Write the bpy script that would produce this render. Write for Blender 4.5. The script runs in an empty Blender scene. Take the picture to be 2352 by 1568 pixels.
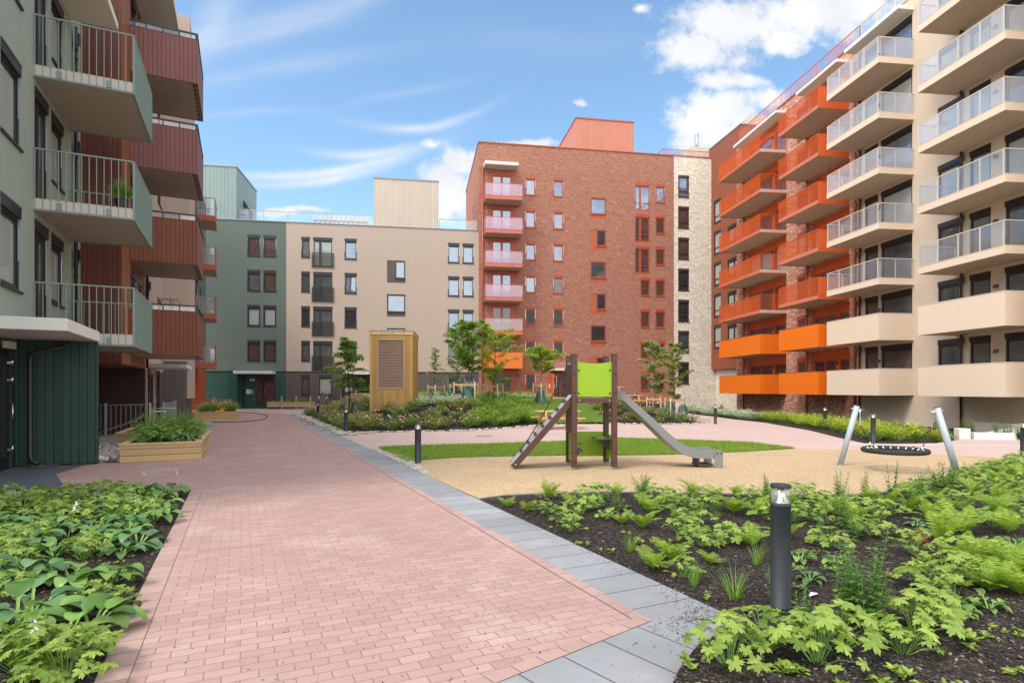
import bpy, bmesh, math, random
from mathutils import Vector, Matrix
from mathutils.geometry import delaunay_2d_cdt
R_ = math.radians
rnd = random.Random(7)
scene = bpy.context.scene
col = scene.collection

# ------------------------------------------------------------------ camera
F = 1330.0; CX = 1176.0; HY = 895.0; CAMH = 1.6       # focal, centre and horizon in a 2352 px wide frame
cam_d = bpy.data.cameras.new("camera"); cam = bpy.data.objects.new("camera", cam_d); col.objects.link(cam)
cam.location = (0, 0, CAMH); cam.rotation_euler = (R_(90), 0, 0)
cam_d.sensor_width = 36; cam_d.lens = 36 * F / 2352
cam_d.shift_y = (HY - 784) / 2352
cam_d.clip_start = 0.05; cam_d.clip_end = 3000
scene.camera = cam

# ------------------------------------------------------------------ light
SUN_DIR = Vector((-0.72, -0.69, 0)).normalized()
SUN_EL = R_(53)
sv = Vector((SUN_DIR.x * math.cos(SUN_EL), SUN_DIR.y * math.cos(SUN_EL), math.sin(SUN_EL)))
sun_d = bpy.data.lights.new("sun", 'SUN'); sun = bpy.data.objects.new("sun", sun_d); col.objects.link(sun)
sun_d.energy = 1.25; sun_d.angle = R_(17); sun_d.color = (1.0, 0.95, 0.87)
sun.rotation_euler = sv.to_track_quat('Z', 'Y').to_euler()
sun.location = (-20, -10, 40)
scene.view_settings.view_transform = 'Standard'
scene.view_settings.look = 'None'
scene.view_settings.exposure = 1.22
scene.view_settings.gamma = 1.0

# ------------------------------------------------------------------ node helper
class NT:
    def __init__(s, tree):
        s.t = tree; s.n = tree.nodes; s.l = tree.links
    def new(s, typ, **kw):
        n = s.n.new(typ)
        for k, v in kw.items(): setattr(n, k, v)
        return n
    def put(s, sock, v):
        if isinstance(v, bpy.types.NodeSocket): s.l.new(v, sock)
        elif isinstance(v, (tuple, list)) and len(v) == 3 and sock.type == 'RGBA': sock.default_value = (*v, 1)
        else: sock.default_value = v
    def m(s, op, a, b=None, c=None, clamp=False):
        n = s.n.new('ShaderNodeMath'); n.operation = op; n.use_clamp = clamp
        s.put(n.inputs[0], a)
        if b is not None: s.put(n.inputs[1], b)
        if c is not None: s.put(n.inputs[2], c)
        return n.outputs[0]
    def sep(s, v):
        n = s.n.new('ShaderNodeSeparateXYZ'); s.l.new(v, n.inputs[0]); return n.outputs
    def comb(s, x, y, z=0.0):
        n = s.n.new('ShaderNodeCombineXYZ')
        s.put(n.inputs[0], x); s.put(n.inputs[1], y); s.put(n.inputs[2], z); return n.outputs[0]
    def mix(s, fac, a, b, mode='MIX'):
        n = s.n.new('ShaderNodeMix'); n.data_type = 'RGBA'; n.blend_type = mode; n.clamp_factor = True
        s.put(n.inputs[0], fac); s.put(n.inputs[6], a); s.put(n.inputs[7], b); return n.outputs[2]
    def noise(s, vec, scale, detail=3, rough=0.5, dist=0.0):
        n = s.n.new('ShaderNodeTexNoise'); n.inputs['Scale'].default_value = scale
        n.inputs['Detail'].default_value = detail; n.inputs['Roughness'].default_value = rough
        n.inputs['Distortion'].default_value = dist
        if vec is not None: s.l.new(vec, n.inputs['Vector'])
        return n.outputs[0]
    def white(s, vec):
        n = s.n.new('ShaderNodeTexWhiteNoise'); n.noise_dimensions = '3D'; s.l.new(vec, n.inputs[0]); return n.outputs[0]
    def ramp(s, fac, stops):
        n = s.n.new('ShaderNodeValToRGB'); cr = n.color_ramp
        while len(cr.elements) < len(stops): cr.elements.new(0.5)
        for e, (p, c) in zip(cr.elements, stops):
            e.position = p; e.color = (*c, 1) if len(c) == 3 else c
        s.put(n.inputs[0], fac); return n.outputs[0]
    def smooth(s, v, a, b):
        n = s.n.new('ShaderNodeMapRange'); n.interpolation_type = 'SMOOTHSTEP'
        s.put(n.inputs[0], v); n.inputs[1].default_value = a; n.inputs[2].default_value = b
        return n.outputs[0]
    def obj(s):
        n = s.n.new('ShaderNodeTexCoord'); return n.outputs['Object']
    def bump(s, h, strength, dist=0.01):
        n = s.n.new('ShaderNodeBump'); n.inputs['Strength'].default_value = strength
        n.inputs['Distance'].default_value = dist; s.l.new(h, n.inputs['Height']); return n.outputs[0]

MATS = {}
def new_mat(name):
    m = bpy.data.materials.new(name); m.use_nodes = True
    t = NT(m.node_tree); bs = m.node_tree.nodes['Principled BSDF']
    MATS[name] = m
    return m, t, bs

# ------------------------------------------------------------------ world: clear sky with drifting cloud
w = bpy.data.worlds.new("World"); scene.world = w; w.use_nodes = True
T = NT(w.node_tree); bg = w.node_tree.nodes['Background']
sky = T.new('ShaderNodeTexSky'); sky.sky_type = 'NISHITA'; sky.sun_disc = False
sky.sun_elevation = SUN_EL; sky.sun_rotation = math.atan2(SUN_DIR.x, SUN_DIR.y)
sky.air_density = 1.0; sky.dust_density = 0.6; sky.ozone_density = 2.5
d = T.new('ShaderNodeTexCoord').outputs['Generated']
dx, dy, dz = T.sep(d)
ady = T.m('MAXIMUM', T.m('ABSOLUTE', dy), 0.08)
qu = T.m('DIVIDE', dx, ady); qw = T.m('DIVIDE', dz, ady)
# domain warp for billowy outlines
q = T.comb(qu, qw, dy)
n1 = T.noise(q, 7.0, 6, 0.6); n2 = T.noise(T.comb(qw, qu, dy), 3.0, 5, 0.55)
uu = T.m('ADD', qu, T.m('MULTIPLY', T.m('SUBTRACT', n2, 0.5), 0.09))
ww = T.m('ADD', qw, T.m('MULTIPLY', T.m('SUBTRACT', n1, 0.5), 0.06))
def px(x, y): return ((x - CX) / F, (HY - y) / F)
blobs = [(1600, 110, 110, 62), (1690, 50, 150, 60), (1860, 30, 150, 70), (1960, 10, 120, 60), (1790, 90, 60, 35), (1640, 180, 60, 26),
         (1640, 255, 95, 62), (1580, 290, 50, 55), (1660, 310, 85, 50), (1740, 225, 60, 28), (1700, 190, 45, 20), (1750, 335, 80, 40),
         (1010, 400, 62, 45), (1060, 370, 60, 40), (1050, 440, 70, 60), (1000, 480, 60, 35), (985, 334, 40, 15),
         (1474, 20, 32, 20), (1345, 238, 24, 14), (1240, 330, 60, 12), (640, 490, 60, 12), (700, 478, 50, 9)]
mask = None
for (x, y, rx, ry) in blobs:
    cu, cw = px(x, y)
    a = T.m('DIVIDE', T.m('SUBTRACT', uu, cu), rx / F); b = T.m('DIVIDE', T.m('SUBTRACT', ww, cw), ry / F)
    r = T.m('SQRT', T.m('ADD', T.m('MULTIPLY', a, a), T.m('MULTIPLY', b, b)))
    v = T.m('SUBTRACT', 1.4 if rx > 42 else 0.95, r)
    mask = v if mask is None else T.m('SMOOTH_MAX', mask, v, 0.25)
nz = T.noise(q, 22.0, 6, 0.62)
nz2 = T.noise(q, 70.0, 5, 0.65)
mask = T.m('ADD', mask, T.m('ADD', T.m('MULTIPLY', T.m('SUBTRACT', nz, 0.5), 1.7), T.m('MULTIPLY', T.m('SUBTRACT', nz2, 0.5), 0.7)))
cum = T.smooth(mask, 0.12, 1.0)
# high thin streaks
wis = None
for (x, y, rx, ry, sl, k, am) in [(620, 70, 330, 26, -0.22, -0.00045, .42), (500, 30, 60, 60, -0.9, 0, .35), (640, 160, 260, 18, -0.16, 0, .25),
                              (740, 402, 190, 8, -0.10, -0.0006, .8), (740, 420, 150, 7, -0.12, -0.0006, .7), (850, 360, 120, 9, -0.10, -0.001, .6),
                              (970, 295, 130, 9, -0.16, -0.0012, .65), (930, 215, 140, 8, -0.25, 0, .18), (560, 260, 160, 7, 0, 0, .2), (1290, 90, 260, 30, 0.05, 0, .10)]:
    cu, cw = px(x, y)
    a0 = T.m('SUBTRACT', qu, cu)
    line = T.m('SUBTRACT', T.m('SUBTRACT', qw, cw), T.m('ADD', T.m('MULTIPLY', a0, -sl), T.m('MULTIPLY', T.m('MULTIPLY', a0, a0), -k * F)))
    line = T.m('ADD', line, T.m('MULTIPLY', T.m('SUBTRACT', n2, 0.5), 0.05))
    a = T.m('DIVIDE', a0, rx / F); b = T.m('DIVIDE', line, ry * 1.3 / F)
    g = T.m('EXPONENT', T.m('MULTIPLY', T.m('ADD', T.m('MULTIPLY', a, a), T.m('MULTIPLY', b, b)), -1.0))
    g = T.m('MULTIPLY', g, am * (0.75 if y < 350 else 0.9))
    wis = g if wis is None else T.m('ADD', wis, g)
st = T.noise(T.comb(T.m('MULTIPLY', qu, 1.6), T.m('MULTIPLY', T.m('ADD', qw, T.m('MULTIPLY', qu, -0.18)), 9.0), 0.3), 4.0, 5, 0.6)
wis = T.m('MULTIPLY', wis, T.m('MULTIPLY_ADD', st, 1.6, 0.2), clamp=True)
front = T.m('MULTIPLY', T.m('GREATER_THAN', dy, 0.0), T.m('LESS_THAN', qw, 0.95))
# the sky out of view gets added cloud as neutral fill light
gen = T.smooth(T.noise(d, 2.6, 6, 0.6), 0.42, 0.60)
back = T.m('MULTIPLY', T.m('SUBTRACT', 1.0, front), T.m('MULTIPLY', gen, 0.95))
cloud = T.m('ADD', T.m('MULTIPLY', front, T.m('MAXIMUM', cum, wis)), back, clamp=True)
shade = T.noise(T.comb(T.m('ADD', qu, 0.02), T.m('ADD', qw, 0.03), 1.0), 9.0, 4, 0.5)
ccol = T.ramp(shade, [(0.30, (2.9, 3.05, 3.3)), (0.62, (3.75, 3.8, 3.85))])
skyc = T.mix(1.0, sky.outputs[0], (0.95, 1.03, 0.98), 'MULTIPLY')
ccol = T.mix(front, (11.5, 10.9, 10.2), ccol)      # unseen cloud overhead and behind, brightened to fill the court
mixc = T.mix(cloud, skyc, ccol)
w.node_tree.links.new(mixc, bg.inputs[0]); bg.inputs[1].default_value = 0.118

# ------------------------------------------------------------------ materials
def plain(name, c, rough=0.6, metal=0.0, var=0.08, vs=3.0, bump=0.0, bs_=60.0, spec=0.5, coat=0.0):
    m, t, b = new_mat(name)
    o = t.obj(); n = t.noise(o, vs, 4)
    k = t.m('MULTIPLY_ADD', n, 2 * var, 1 - var)
    t.put(b.inputs['Base Color'], t.mix(1.0, c, t.comb(k, k, k), 'MULTIPLY'))
    t.put(b.inputs['Roughness'], t.m('MULTIPLY_ADD', t.noise(o, vs * 5, 3), 0.2, rough - 0.1)); b.inputs['Metallic'].default_value = metal
    b.inputs['Specular IOR Level'].default_value = spec; b.inputs['Coat Weight'].default_value = coat
    if bump: t.put(b.inputs['Normal'], t.bump(t.noise(o, bs_, 4), bump, 0.01))
    return m

def render_mat(name, c, var=0.05):          # painted render / stucco
    m, t, b = new_mat(name)
    o = t.obj(); x, y, z = t.sep(o)
    big = t.noise(o, 0.35, 5); med = t.noise(o, 2.2, 4); drip = t.noise(t.comb(t.m('MULTIPLY', x, 2.0), t.m('MULTIPLY', y, 2.0), t.m('MULTIPLY', z, 0.12)), 1.5, 4)
    fine = t.noise(o, 22.0, 3, 0.7)
    k = t.m('ADD', t.m('MULTIPLY', big, var), t.m('ADD', t.m('MULTIPLY', med, var), t.m('MULTIPLY', drip, var)))
    k = t.m('ADD', t.m('ADD', k, t.m('MULTIPLY', fine, 0.10)), 1 - 1.5 * var - 0.05)
    t.put(b.inputs['Base Color'], t.mix(1.0, c, t.comb(k, k, k), 'MULTIPLY')); b.inputs['Roughness'].default_value = 0.9
    b.inputs['Specular IOR Level'].default_value = 0.2
    t.put(b.inputs['Normal'], t.bump(t.noise(o, 140.0, 3), 0.35, 0.004))
    return m

def boards(name, c, w_=0.12, rough=0.75, var=0.16, knots=False, groove=0.35, horizontal=False, spec=0.3):
    m, t, b = new_mat(name)
    o = t.obj(); x, y, z = t.sep(o)
    u = z if horizontal else t.m('ADD', x, y)
    along = t.m('ADD', x, y) if horizontal else z
    us = t.m('DIVIDE', u, w_); cell = t.m('FLOOR', us); f = t.m('SUBTRACT', us, cell)
    rn = t.white(t.comb(cell, 3.0, 1.0))
    edge = t.m('MINIMUM', f, t.m('SUBTRACT', 1.0, f))
    g = t.smooth(edge, 0.0, 0.012 / w_ + 0.02)
    grain = t.noise(t.comb(t.m('MULTIPLY', u, 90.0), t.m('MULTIPLY', along, 3.0), t.m('MULTIPLY', cell, 7.3)), 1.0, 4, 0.6)
    k = t.m('ADD', t.m('MULTIPLY', rn, var), t.m('ADD', t.m('MULTIPLY', grain, var * 1.3), 1 - var * 1.1))
    big = t.noise(o, 0.8, 4); k = t.m('MULTIPLY', k, t.m('MULTIPLY_ADD', big, 0.2, 0.9))
    c1 = t.mix(1.0, c, t.comb(k, k, k), 'MULTIPLY')
    if knots:
        vn = t.new('ShaderNodeTexVoronoi'); vn.inputs['Scale'].default_value = 1.0
        t.l.new(t.comb(t.m('MULTIPLY', u, 7.5), t.m('MULTIPLY', along, 2.6), t.m('MULTIPLY', cell, 3.1)), vn.inputs['Vector'])
        kk = t.smooth(vn.outputs['Distance'], 0.04, 0.12)
        c1 = t.mix(kk, tuple(q * 0.42 for q in c), c1)
    c1 = t.mix(t.m('MULTIPLY', t.m('SUBTRACT', 1.0, g), 1 - groove), c1, tuple(q * 0.12 for q in c))
    t.put(b.inputs['Base Color'], c1); b.inputs['Roughness'].default_value = rough; b.inputs['Specular IOR Level'].default_value = spec
    h = t.m('ADD', g, t.m('MULTIPLY', grain, 0.12))
    t.put(b.inputs['Normal'], t.bump(h, 0.8, 0.008))
    return m

def bricks(name, stops, mortar, bw=0.24, bh=0.075, mj=0.012):
    m, t, b = new_mat(name)
    o = t.obj(); x, y, z = t.sep(o); u = t.m('ADD', x, y)
    row = t.m('FLOOR', t.m('DIVIDE', z, bh)); fz = t.m('SUBTRACT', t.m('DIVIDE', z, bh), row)
    off = t.m('MULTIPLY', t.white(t.comb(row, 1.0, 5.0)), 1.0)
    us = t.m('ADD', t.m('DIVIDE', u, bw), off); cx = t.m('FLOOR', us); fx = t.m('SUBTRACT', us, cx)
    ex = t.m('MULTIPLY', t.m('MINIMUM', fx, t.m('SUBTRACT', 1.0, fx)), bw); ez = t.m('MULTIPLY', t.m('MINIMUM', fz, t.m('SUBTRACT', 1.0, fz)), bh)
    e = t.m('MINIMUM', ex, ez); g = t.smooth(e, mj * 0.35, mj * 0.8)
    rn = t.white(t.comb(cx, row, 2.0))
    pat = t.noise(t.comb(t.m('MULTIPLY', u, 1.0), 0.0, t.m('MULTIPLY', z, 3.0)), 0.8, 4)
    c1 = t.ramp(t.m('MULTIPLY_ADD', pat, 0.3, t.m('MULTIPLY_ADD', rn, 0.9, -0.10)), stops)
    sm = t.noise(o, 30.0, 3); k = t.m('MULTIPLY_ADD', sm, 0.3, 0.85)
    c1 = t.mix(1.0, c1, t.comb(k, k, k), 'MULTIPLY')
    c1 = t.mix(g, mortar, c1)
    t.put(b.inputs['Base Color'], c1); b.inputs['Roughness'].default_value = 0.9; b.inputs['Specular IOR Level'].default_value = 0.2
    t.put(b.inputs['Normal'], t.bump(t.m('ADD', g, t.m('MULTIPLY', sm, 0.5)), 0.3, 0.005))
    return m

def paving(name, c, bw, bh, mj, mortar, var=0.18, offset=0.5, border=None, rough=0.85, dirt=0.35, tint2=None, rot=0.0, dust=0.0):
    m, t, b = new_mat(name)
    o = t.obj()
    if rot:
        mp = t.new('ShaderNodeMapping'); mp.inputs['Rotation'].default_value = (0, 0, rot); t.l.new(o, mp.inputs[0]); o2 = mp.outputs[0]
    else: o2 = o
    x, y, z = t.sep(o2)
    yb = t.m('ADD', t.m('DIVIDE', y, bh), 0.5 if bh > 5 else 0.0); row = t.m('FLOOR', yb); fy = t.m('SUBTRACT', yb, row)
    jit = t.m('MULTIPLY', t.white(t.comb(row, 9.0, 4.0)), 0.10) if bw < 5 and offset else (0.5 if bw > 5 else 0.0)
    us = t.m('ADD', t.m('ADD', t.m('DIVIDE', x, bw), jit), t.m('MULTIPLY', t.m('MODULO', t.m('ABSOLUTE', row), 2.0), offset))
    cx = t.m('FLOOR', us); fx = t.m('SUBTRACT', us, cx)
    ex = t.m('MULTIPLY', t.m('MINIMUM', fx, t.m('SUBTRACT', 1.0, fx)), bw); ez = t.m('MULTIPLY', t.m('MINIMUM', fy, t.m('SUBTRACT', 1.0, fy)), bh)
    e = t.m('MINIMUM', ex, ez); g = t.smooth(e, mj * 0.3, mj)
    rn = t.white(t.comb(cx, row, 2.0)); rn2 = t.white(t.comb(cx, row, 8.0))
    k = t.m('MULTIPLY_ADD', rn, var, 1 - var / 2)
    big = t.noise(o, 0.45, 5, 0.6); med = t.noise(o, 3.0, 5, 0.6); fine = t.noise(o, 90.0, 3, 0.7)
    k = t.m('MULTIPLY', k, t.m('ADD', t.m('MULTIPLY', big, dirt), t.m('ADD', t.m('MULTIPLY', med, dirt * 0.6), 1 - dirt * 0.8)))
    k = t.m('MULTIPLY', k, t.m('MULTIPLY_ADD', fine, 0.24, 0.88))
    base = t.mix(t.m('MULTIPLY', rn2, 0.6), c, tint2 or tuple(q * 0.9 for q in c))
    c1 = t.mix(1.0, base, t.comb(k, k, k), 'MULTIPLY')
    if dust:
        du = t.smooth(t.noise(o, 0.9, 6, 0.65), 0.50, 0.72); du2 = t.m('MULTIPLY', du, t.m('MULTIPLY', t.noise(o, 14.0, 4, 0.7), dust * 1.6)); c1 = t.mix(du2, c1, (0.56, 0.46, 0.41))
        gr = t.smooth(t.noise(o, 1.7, 6, 0.7), 0.56, 0.75); c1 = t.mix(t.m('MULTIPLY', gr, 0.18), c1, (0.22, 0.16, 0.14))
    sp = t.smooth(t.noise(o, 55.0, 2), 0.72, 0.78)
    c1 = t.mix(t.m('MULTIPLY', sp, 0.5), c1, (0.12, 0.08, 0.06))
    c1 = t.mix(g, mortar, c1)
    t.put(b.inputs['Base Color'], c1); b.inputs['Roughness'].default_value = rough; b.inputs['Specular IOR Level'].default_value = 0.3
    h = t.m('ADD', t.m('ADD', g, t.m('MULTIPLY', rn, 0.25)), t.m('MULTIPLY', fine, 0.15))
    t.put(b.inputs['Normal'], t.bump(h, 0.6, 0.004))
    return m

def speckle(name, cols, scale=90.0, rough=0.9, bump=0.6, big=0.25, bd=0.006):
    m, t, b = new_mat(name); o = t.obj()
    v = t.new('ShaderNodeTexVoronoi'); v.inputs['Scale'].default_value = scale; t.l.new(o, v.inputs['Vector'])
    r = t.sep(v.outputs['Color'])[0]
    c = t.ramp(r, cols)
    k = t.m('MULTIPLY_ADD', t.noise(o, 0.8, 5, 0.6), big, 1 - big / 2); k = t.m('MULTIPLY', k, t.m('MULTIPLY_ADD', t.noise(o, 9.0, 4, 0.6), big, 1 - big / 2))
    t.put(b.inputs['Base Color'], t.mix(1.0, c, t.comb(k, k, k), 'MULTIPLY')); b.inputs['Roughness'].default_value = rough
    b.inputs['Specular IOR Level'].default_value = 0.25
    t.put(b.inputs['Normal'], t.bump(t.m('ADD', t.m('SUBTRACT', 1.0, v.outputs['Distance']), t.noise(o, 12.0, 5)), bump, bd))
    return m

def leafm(name, c, c2=None, trans=0.35, rough=0.45, var=0.3, patch=0.0):
    m, t, b = new_mat(name)
    g = t.new('ShaderNodeNewGeometry'); oi = t.new('ShaderNodeObjectInfo')
    r = g.outputs['Random Per Island']
    c2 = c2 or tuple(q * 1.35 for q in c)
    cc = t.mix(r, c, c2)
    k = t.m('MULTIPLY', t.m('MULTIPLY_ADD', oi.outputs['Random'], var * 0.7, 1 - var * 0.35), t.m('MULTIPLY_ADD', t.white(t.comb(r, 1.0, 2.0)), var, 1 - var / 2))
    cc = t.mix(1.0, cc, t.comb(k, k, k), 'MULTIPLY')
    if patch:
        pn = t.noise(t.obj(), 0.9, 5, 0.65); cc = t.mix(t.m('MULTIPLY', t.smooth(pn, 0.42, 0.68), patch), cc, (0.34, 0.36, 0.08)); cc = t.mix(t.m('MULTIPLY', t.smooth(t.noise(t.obj(), 2.3, 4, 0.6), 0.5, 0.75), patch), cc, (0.07, 0.15, 0.01))
    t.put(b.inputs['Base Color'], cc); b.inputs['Roughness'].default_value = rough; b.inputs['Specular IOR Level'].default_value = 0.4
    tr = t.new('ShaderNodeBsdfTranslucent'); t.put(tr.inputs[0], t.mix(1.0, cc, (1.1, 1.25, 0.5), 'MULTIPLY'))
    ms = t.new('ShaderNodeMixShader'); ms.inputs[0].default_value = trans
    out = t.n['Material Output']
    t.l.new(b.outputs[0], ms.inputs[1]); t.l.new(tr.outputs[0], ms.inputs[2]); t.l.new(ms.outputs[0], out.inputs[0])
    return m

def window_glass(name, base, refl, curtain=None, tint=(1, 1, 1)):
    m, t, b = new_mat(name); o = t.obj()
    x, y, z = t.sep(o)
    if curtain:
        wv = t.noise(t.comb(t.m('MULTIPLY', x, 26.0), 0.0, t.m('MULTIPLY', z, 0.7)), 1.0, 3)
        c = t.mix(wv, tuple(q * 0.55 for q in curtain), curtain)
    else:
        bl = t.noise(o, 1.7, 3); c = t.mix(bl, tuple(q * 0.4 for q in base), tuple(q * 1.6 for q in base))
    t.put(b.inputs['Base Color'], c); b.inputs['Roughness'].default_value = 0.5; b.inputs['Specular IOR Level'].default_value = 0.1
    gl = t.new('ShaderNodeBsdfGlossy'); gl.inputs['Roughness'].default_value = 0.015; t.put(gl.inputs[0], tint)
    t.put(gl.inputs['Normal'], t.bump(t.noise(o, 0.9, 2), 0.12, 0.03))
    fr = t.new('ShaderNodeFresnel'); fr.inputs[0].default_value = 1.5
    f = t.m('ADD', t.m('MULTIPLY', fr.outputs[0], 0.45), refl * 0.8, clamp=True)
    ms = t.new('ShaderNodeMixShader'); t.put(ms.inputs[0], f)
    t.l.new(b.outputs[0], ms.inputs[1]); t.l.new(gl.outputs[0], ms.inputs[2]); t.l.new(ms.outputs[0], t.n['Material Output'].inputs[0])
    return m

def clear_glass(name, tint, haze, hcol, refl=0.05):
    m, t, b = new_mat(name)
    tr = t.new('ShaderNodeBsdfTransparent'); t.put(tr.inputs[0], tint)
    t.put(b.inputs['Base Color'], hcol); b.inputs['Roughness'].default_value = 0.3
    ms = t.new('ShaderNodeMixShader'); ms.inputs[0].default_value = haze
    t.l.new(tr.outputs[0], ms.inputs[1]); t.l.new(b.outputs[0], ms.inputs[2])
    gl = t.new('ShaderNodeBsdfGlossy'); gl.inputs['Roughness'].default_value = 0.02
    fr = t.new('ShaderNodeLayerWeight'); fr.inputs[0].default_value = 0.12
    m2 = t.new('ShaderNodeMixShader'); t.put(m2.inputs[0], t.m('MULTIPLY_ADD', fr.outputs[0], 0.16, refl, clamp=True))
    t.l.new(ms.outputs[0], m2.inputs[1]); t.l.new(gl.outputs[0], m2.inputs[2]); t.l.new(m2.outputs[0], t.n['Material Output'].inputs[0])
    return m

M = {}
M['green_render'] = render_mat('green_render', (0.285, 0.335, 0.283), 0.08)
M['green_render2'] = render_mat('green_render_back', (0.132, 0.162, 0.140), 0.09)
M['beige_render'] = render_mat('beige_render', (0.465, 0.37, 0.305), 0.08)
M['beige_render2'] = render_mat('beige_render_right', (0.60, 0.48, 0.375), 0.08)
M['green_boards'] = boards('green_boards', (0.028, 0.062, 0.052), 0.145, 0.6)
M['green_boards2'] = boards('green_boards_back', (0.03, 0.085, 0.07), 0.16, 0.6)
M['green_metal'] = boards('green_sheet', (0.25, 0.315, 0.305), 0.3, 0.5, 0.06)
M['beige_metal'] = boards('beige_sheet', (0.54, 0.455, 0.375), 0.26, 0.5, 0.06)
M['red_metal'] = boards('red_sheet', (0.55, 0.21, 0.145), 0.22, 0.5, 0.05)
M['grey_boards'] = boards('greybrown_boards', (0.12, 0.095, 0.09), 0.17, 0.65)
M['black_boards'] = boards('dark_brown_boards', (0.045, 0.024, 0.017), 0.15, 0.6)
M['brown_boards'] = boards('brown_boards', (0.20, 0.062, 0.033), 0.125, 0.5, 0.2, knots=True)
M['side_boards'] = boards('shaded_brown_boards', (0.125, 0.036, 0.022), 0.125, 0.45, 0.22, knots=True)  # darker copy of the brown boards; the side wall's shade is in the colour
M['rust_boards'] = boards('rust_boards', (0.27, 0.10, 0.05), 0.13, 0.5, 0.15)
M['purple_boards'] = boards('redbrown_boards', (0.21, 0.085, 0.078), 0.125, 0.6, 0.16, knots=True)
M['orange_boards'] = boards('orange_boards', (0.46, 0.085, 0.022), 0.16, 0.55)
M['clad_brown'] = boards('brown_cladding', (0.28, 0.085, 0.045), 0.12, 0.5, 0.08)
M['brick_red'] = bricks('red_brick', [(0.0, (0.24, 0.10, 0.075)), (0.3, (0.33, 0.135, 0.09)), (0.6, (0.39, 0.16, 0.105)), (0.94, (0.43, 0.19, 0.13)), (1.0, (0.58, 0.40, 0.31))], (0.34, 0.20, 0.155))
M['brick_red2'] = bricks('red_brick_right', [(0.0, (0.32, 0.12, 0.08)), (0.35, (0.44, 0.19, 0.12)), (0.7, (0.52, 0.25, 0.165)), (0.95, (0.70, 0.52, 0.42))], (0.44, 0.27, 0.20))
M['brick_pale'] = bricks('pale_brick', [(0.0, (0.50, 0.40, 0.31)), (0.3, (0.64, 0.54, 0.43)), (0.65, (0.73, 0.66, 0.55)), (0.95, (0.82, 0.79, 0.72))], (0.64, 0.56, 0.46), 0.22, 0.07)
M['concrete'] = plain('concrete', (0.50, 0.47, 0.43), 0.8, 0, 0.12, 2.5, 0.3, 40)
M['concrete_white'] = plain('pale_concrete', (0.66, 0.64, 0.60), 0.8, 0, 0.08, 2.0, 0.3, 50)
M['soffit'] = plain('soffit_board', (0.52, 0.42, 0.32), 0.8, 0, 0.10, 1.6, 0.15, 30)
M['soffit_grey'] = plain('soffit_concrete', (0.40, 0.35, 0.30), 0.85, 0, 0.13, 1.4, 0.2, 30)
M['black'] = plain('black_frame', (0.018, 0.018, 0.022), 0.4, 0, 0.2)
M['dark_frame'] = plain('anthracite_frame', (0.030, 0.030, 0.036), 0.45, 0, 0.15)
M['brown_frame'] = plain('dark_brown_frame', (0.055, 0.030, 0.028), 0.45, 0, 0.15)
M['orange_frame'] = plain('orange_red_frame', (0.42, 0.075, 0.035), 0.45, 0, 0.08)
M['orange_panel'] = plain('orange_panel', (0.78, 0.165, 0.008), 0.42, 0, 0.05)
M['orange_rail'] = plain('orange_rail', (0.64, 0.115, 0.028), 0.35, 0, 0.06)
M['red_rail'] = plain('red_rail', (0.50, 0.13, 0.09), 0.4, 0, 0.06)
M['pipe_red'] = plain('red_pipe', (0.40, 0.09, 0.05), 0.4, 0, 0.1)
M['green_rail'] = plain('green_rail', (0.20, 0.27, 0.235), 0.4, 0, 0.06)
M['beige_panel'] = plain('beige_panel', (0.72, 0.565, 0.43), 0.55, 0, 0.03, 1.5)
M['beige_rail'] = plain('beige_rail', (0.62, 0.54, 0.43), 0.45, 0, 0.05)
M['steel'] = plain('galvanised_steel', (0.42, 0.44, 0.46), 0.42, 0.7, 0.12, 8)
M['chrome'] = plain('bright_steel', (0.75, 0.75, 0.75), 0.2, 1.0, 0.05)
M['swing_post'] = plain('grey_powder_coat', (0.40, 0.44, 0.49), 0.5, 0.1, 0.05)
M['bollard'] = plain('charcoal_powder_coat', (0.028, 0.033, 0.041), 0.55, 0.1, 0.25, 5, 0.15, 200)
M['timber'] = boards('new_timber', (0.50, 0.345, 0.17), 0.145, 0.65, 0.14, knots=True, horizontal=True)
M['timber_v'] = boards('treated_boards', (0.46, 0.27, 0.085), 0.12, 0.6, 0.34, knots=True, groove=0.3)
M['timber_trim'] = boards('timber_trim', (0.60, 0.42, 0.21), 0.5, 0.65, 0.1)
M['timber_pale'] = plain('pale_timber', (0.55, 0.40, 0.22), 0.7, 0, 0.2, 9, 0.2)
M['table_wood'] = plain('orange_pine', (0.62, 0.36, 0.13), 0.55, 0, 0.15, 7, 0.2)
M['louvre'] = plain('louvre_metal', (0.36, 0.24, 0.17), 0.5, 0.2, 0.1)
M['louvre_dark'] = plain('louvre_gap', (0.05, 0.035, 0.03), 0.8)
M['play_brown'] = plain('brown_post_paint', (0.085, 0.032, 0.022), 0.4, 0.1, 0.12, 6)
M['play_green'] = plain('lime_panel', (0.245, 0.40, 0.004), 0.42, 0, 0.04, 3)
M['play_grey'] = plain('grey_slide', (0.20, 0.20, 0.20), 0.38, 0.1, 0.07, 3)
M['play_deck'] = plain('grey_ramp_board', (0.36, 0.38, 0.40), 0.6, 0, 0.1, 5, 0.2, 120)
M['play_dark'] = plain('dark_counter', (0.06, 0.06, 0.065), 0.5)
M['rope_black'] = plain('black_rope', (0.022, 0.021, 0.022), 0.7, 0, 0.3, 30, 0.6, 150)
M['bag_green'] = plain('green_tarpaulin', (0.018, 0.085, 0.062), 0.35, 0, 0.3, 8, 0.5, 12, spec=0.6)
M['bark'] = plain('bark', (0.16, 0.11, 0.075), 0.9, 0, 0.3, 14, 0.7, 40)
M['bark_dark'] = plain('bark_dark', (0.07, 0.05, 0.04), 0.9, 0, 0.3, 14, 0.7, 40)
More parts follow.
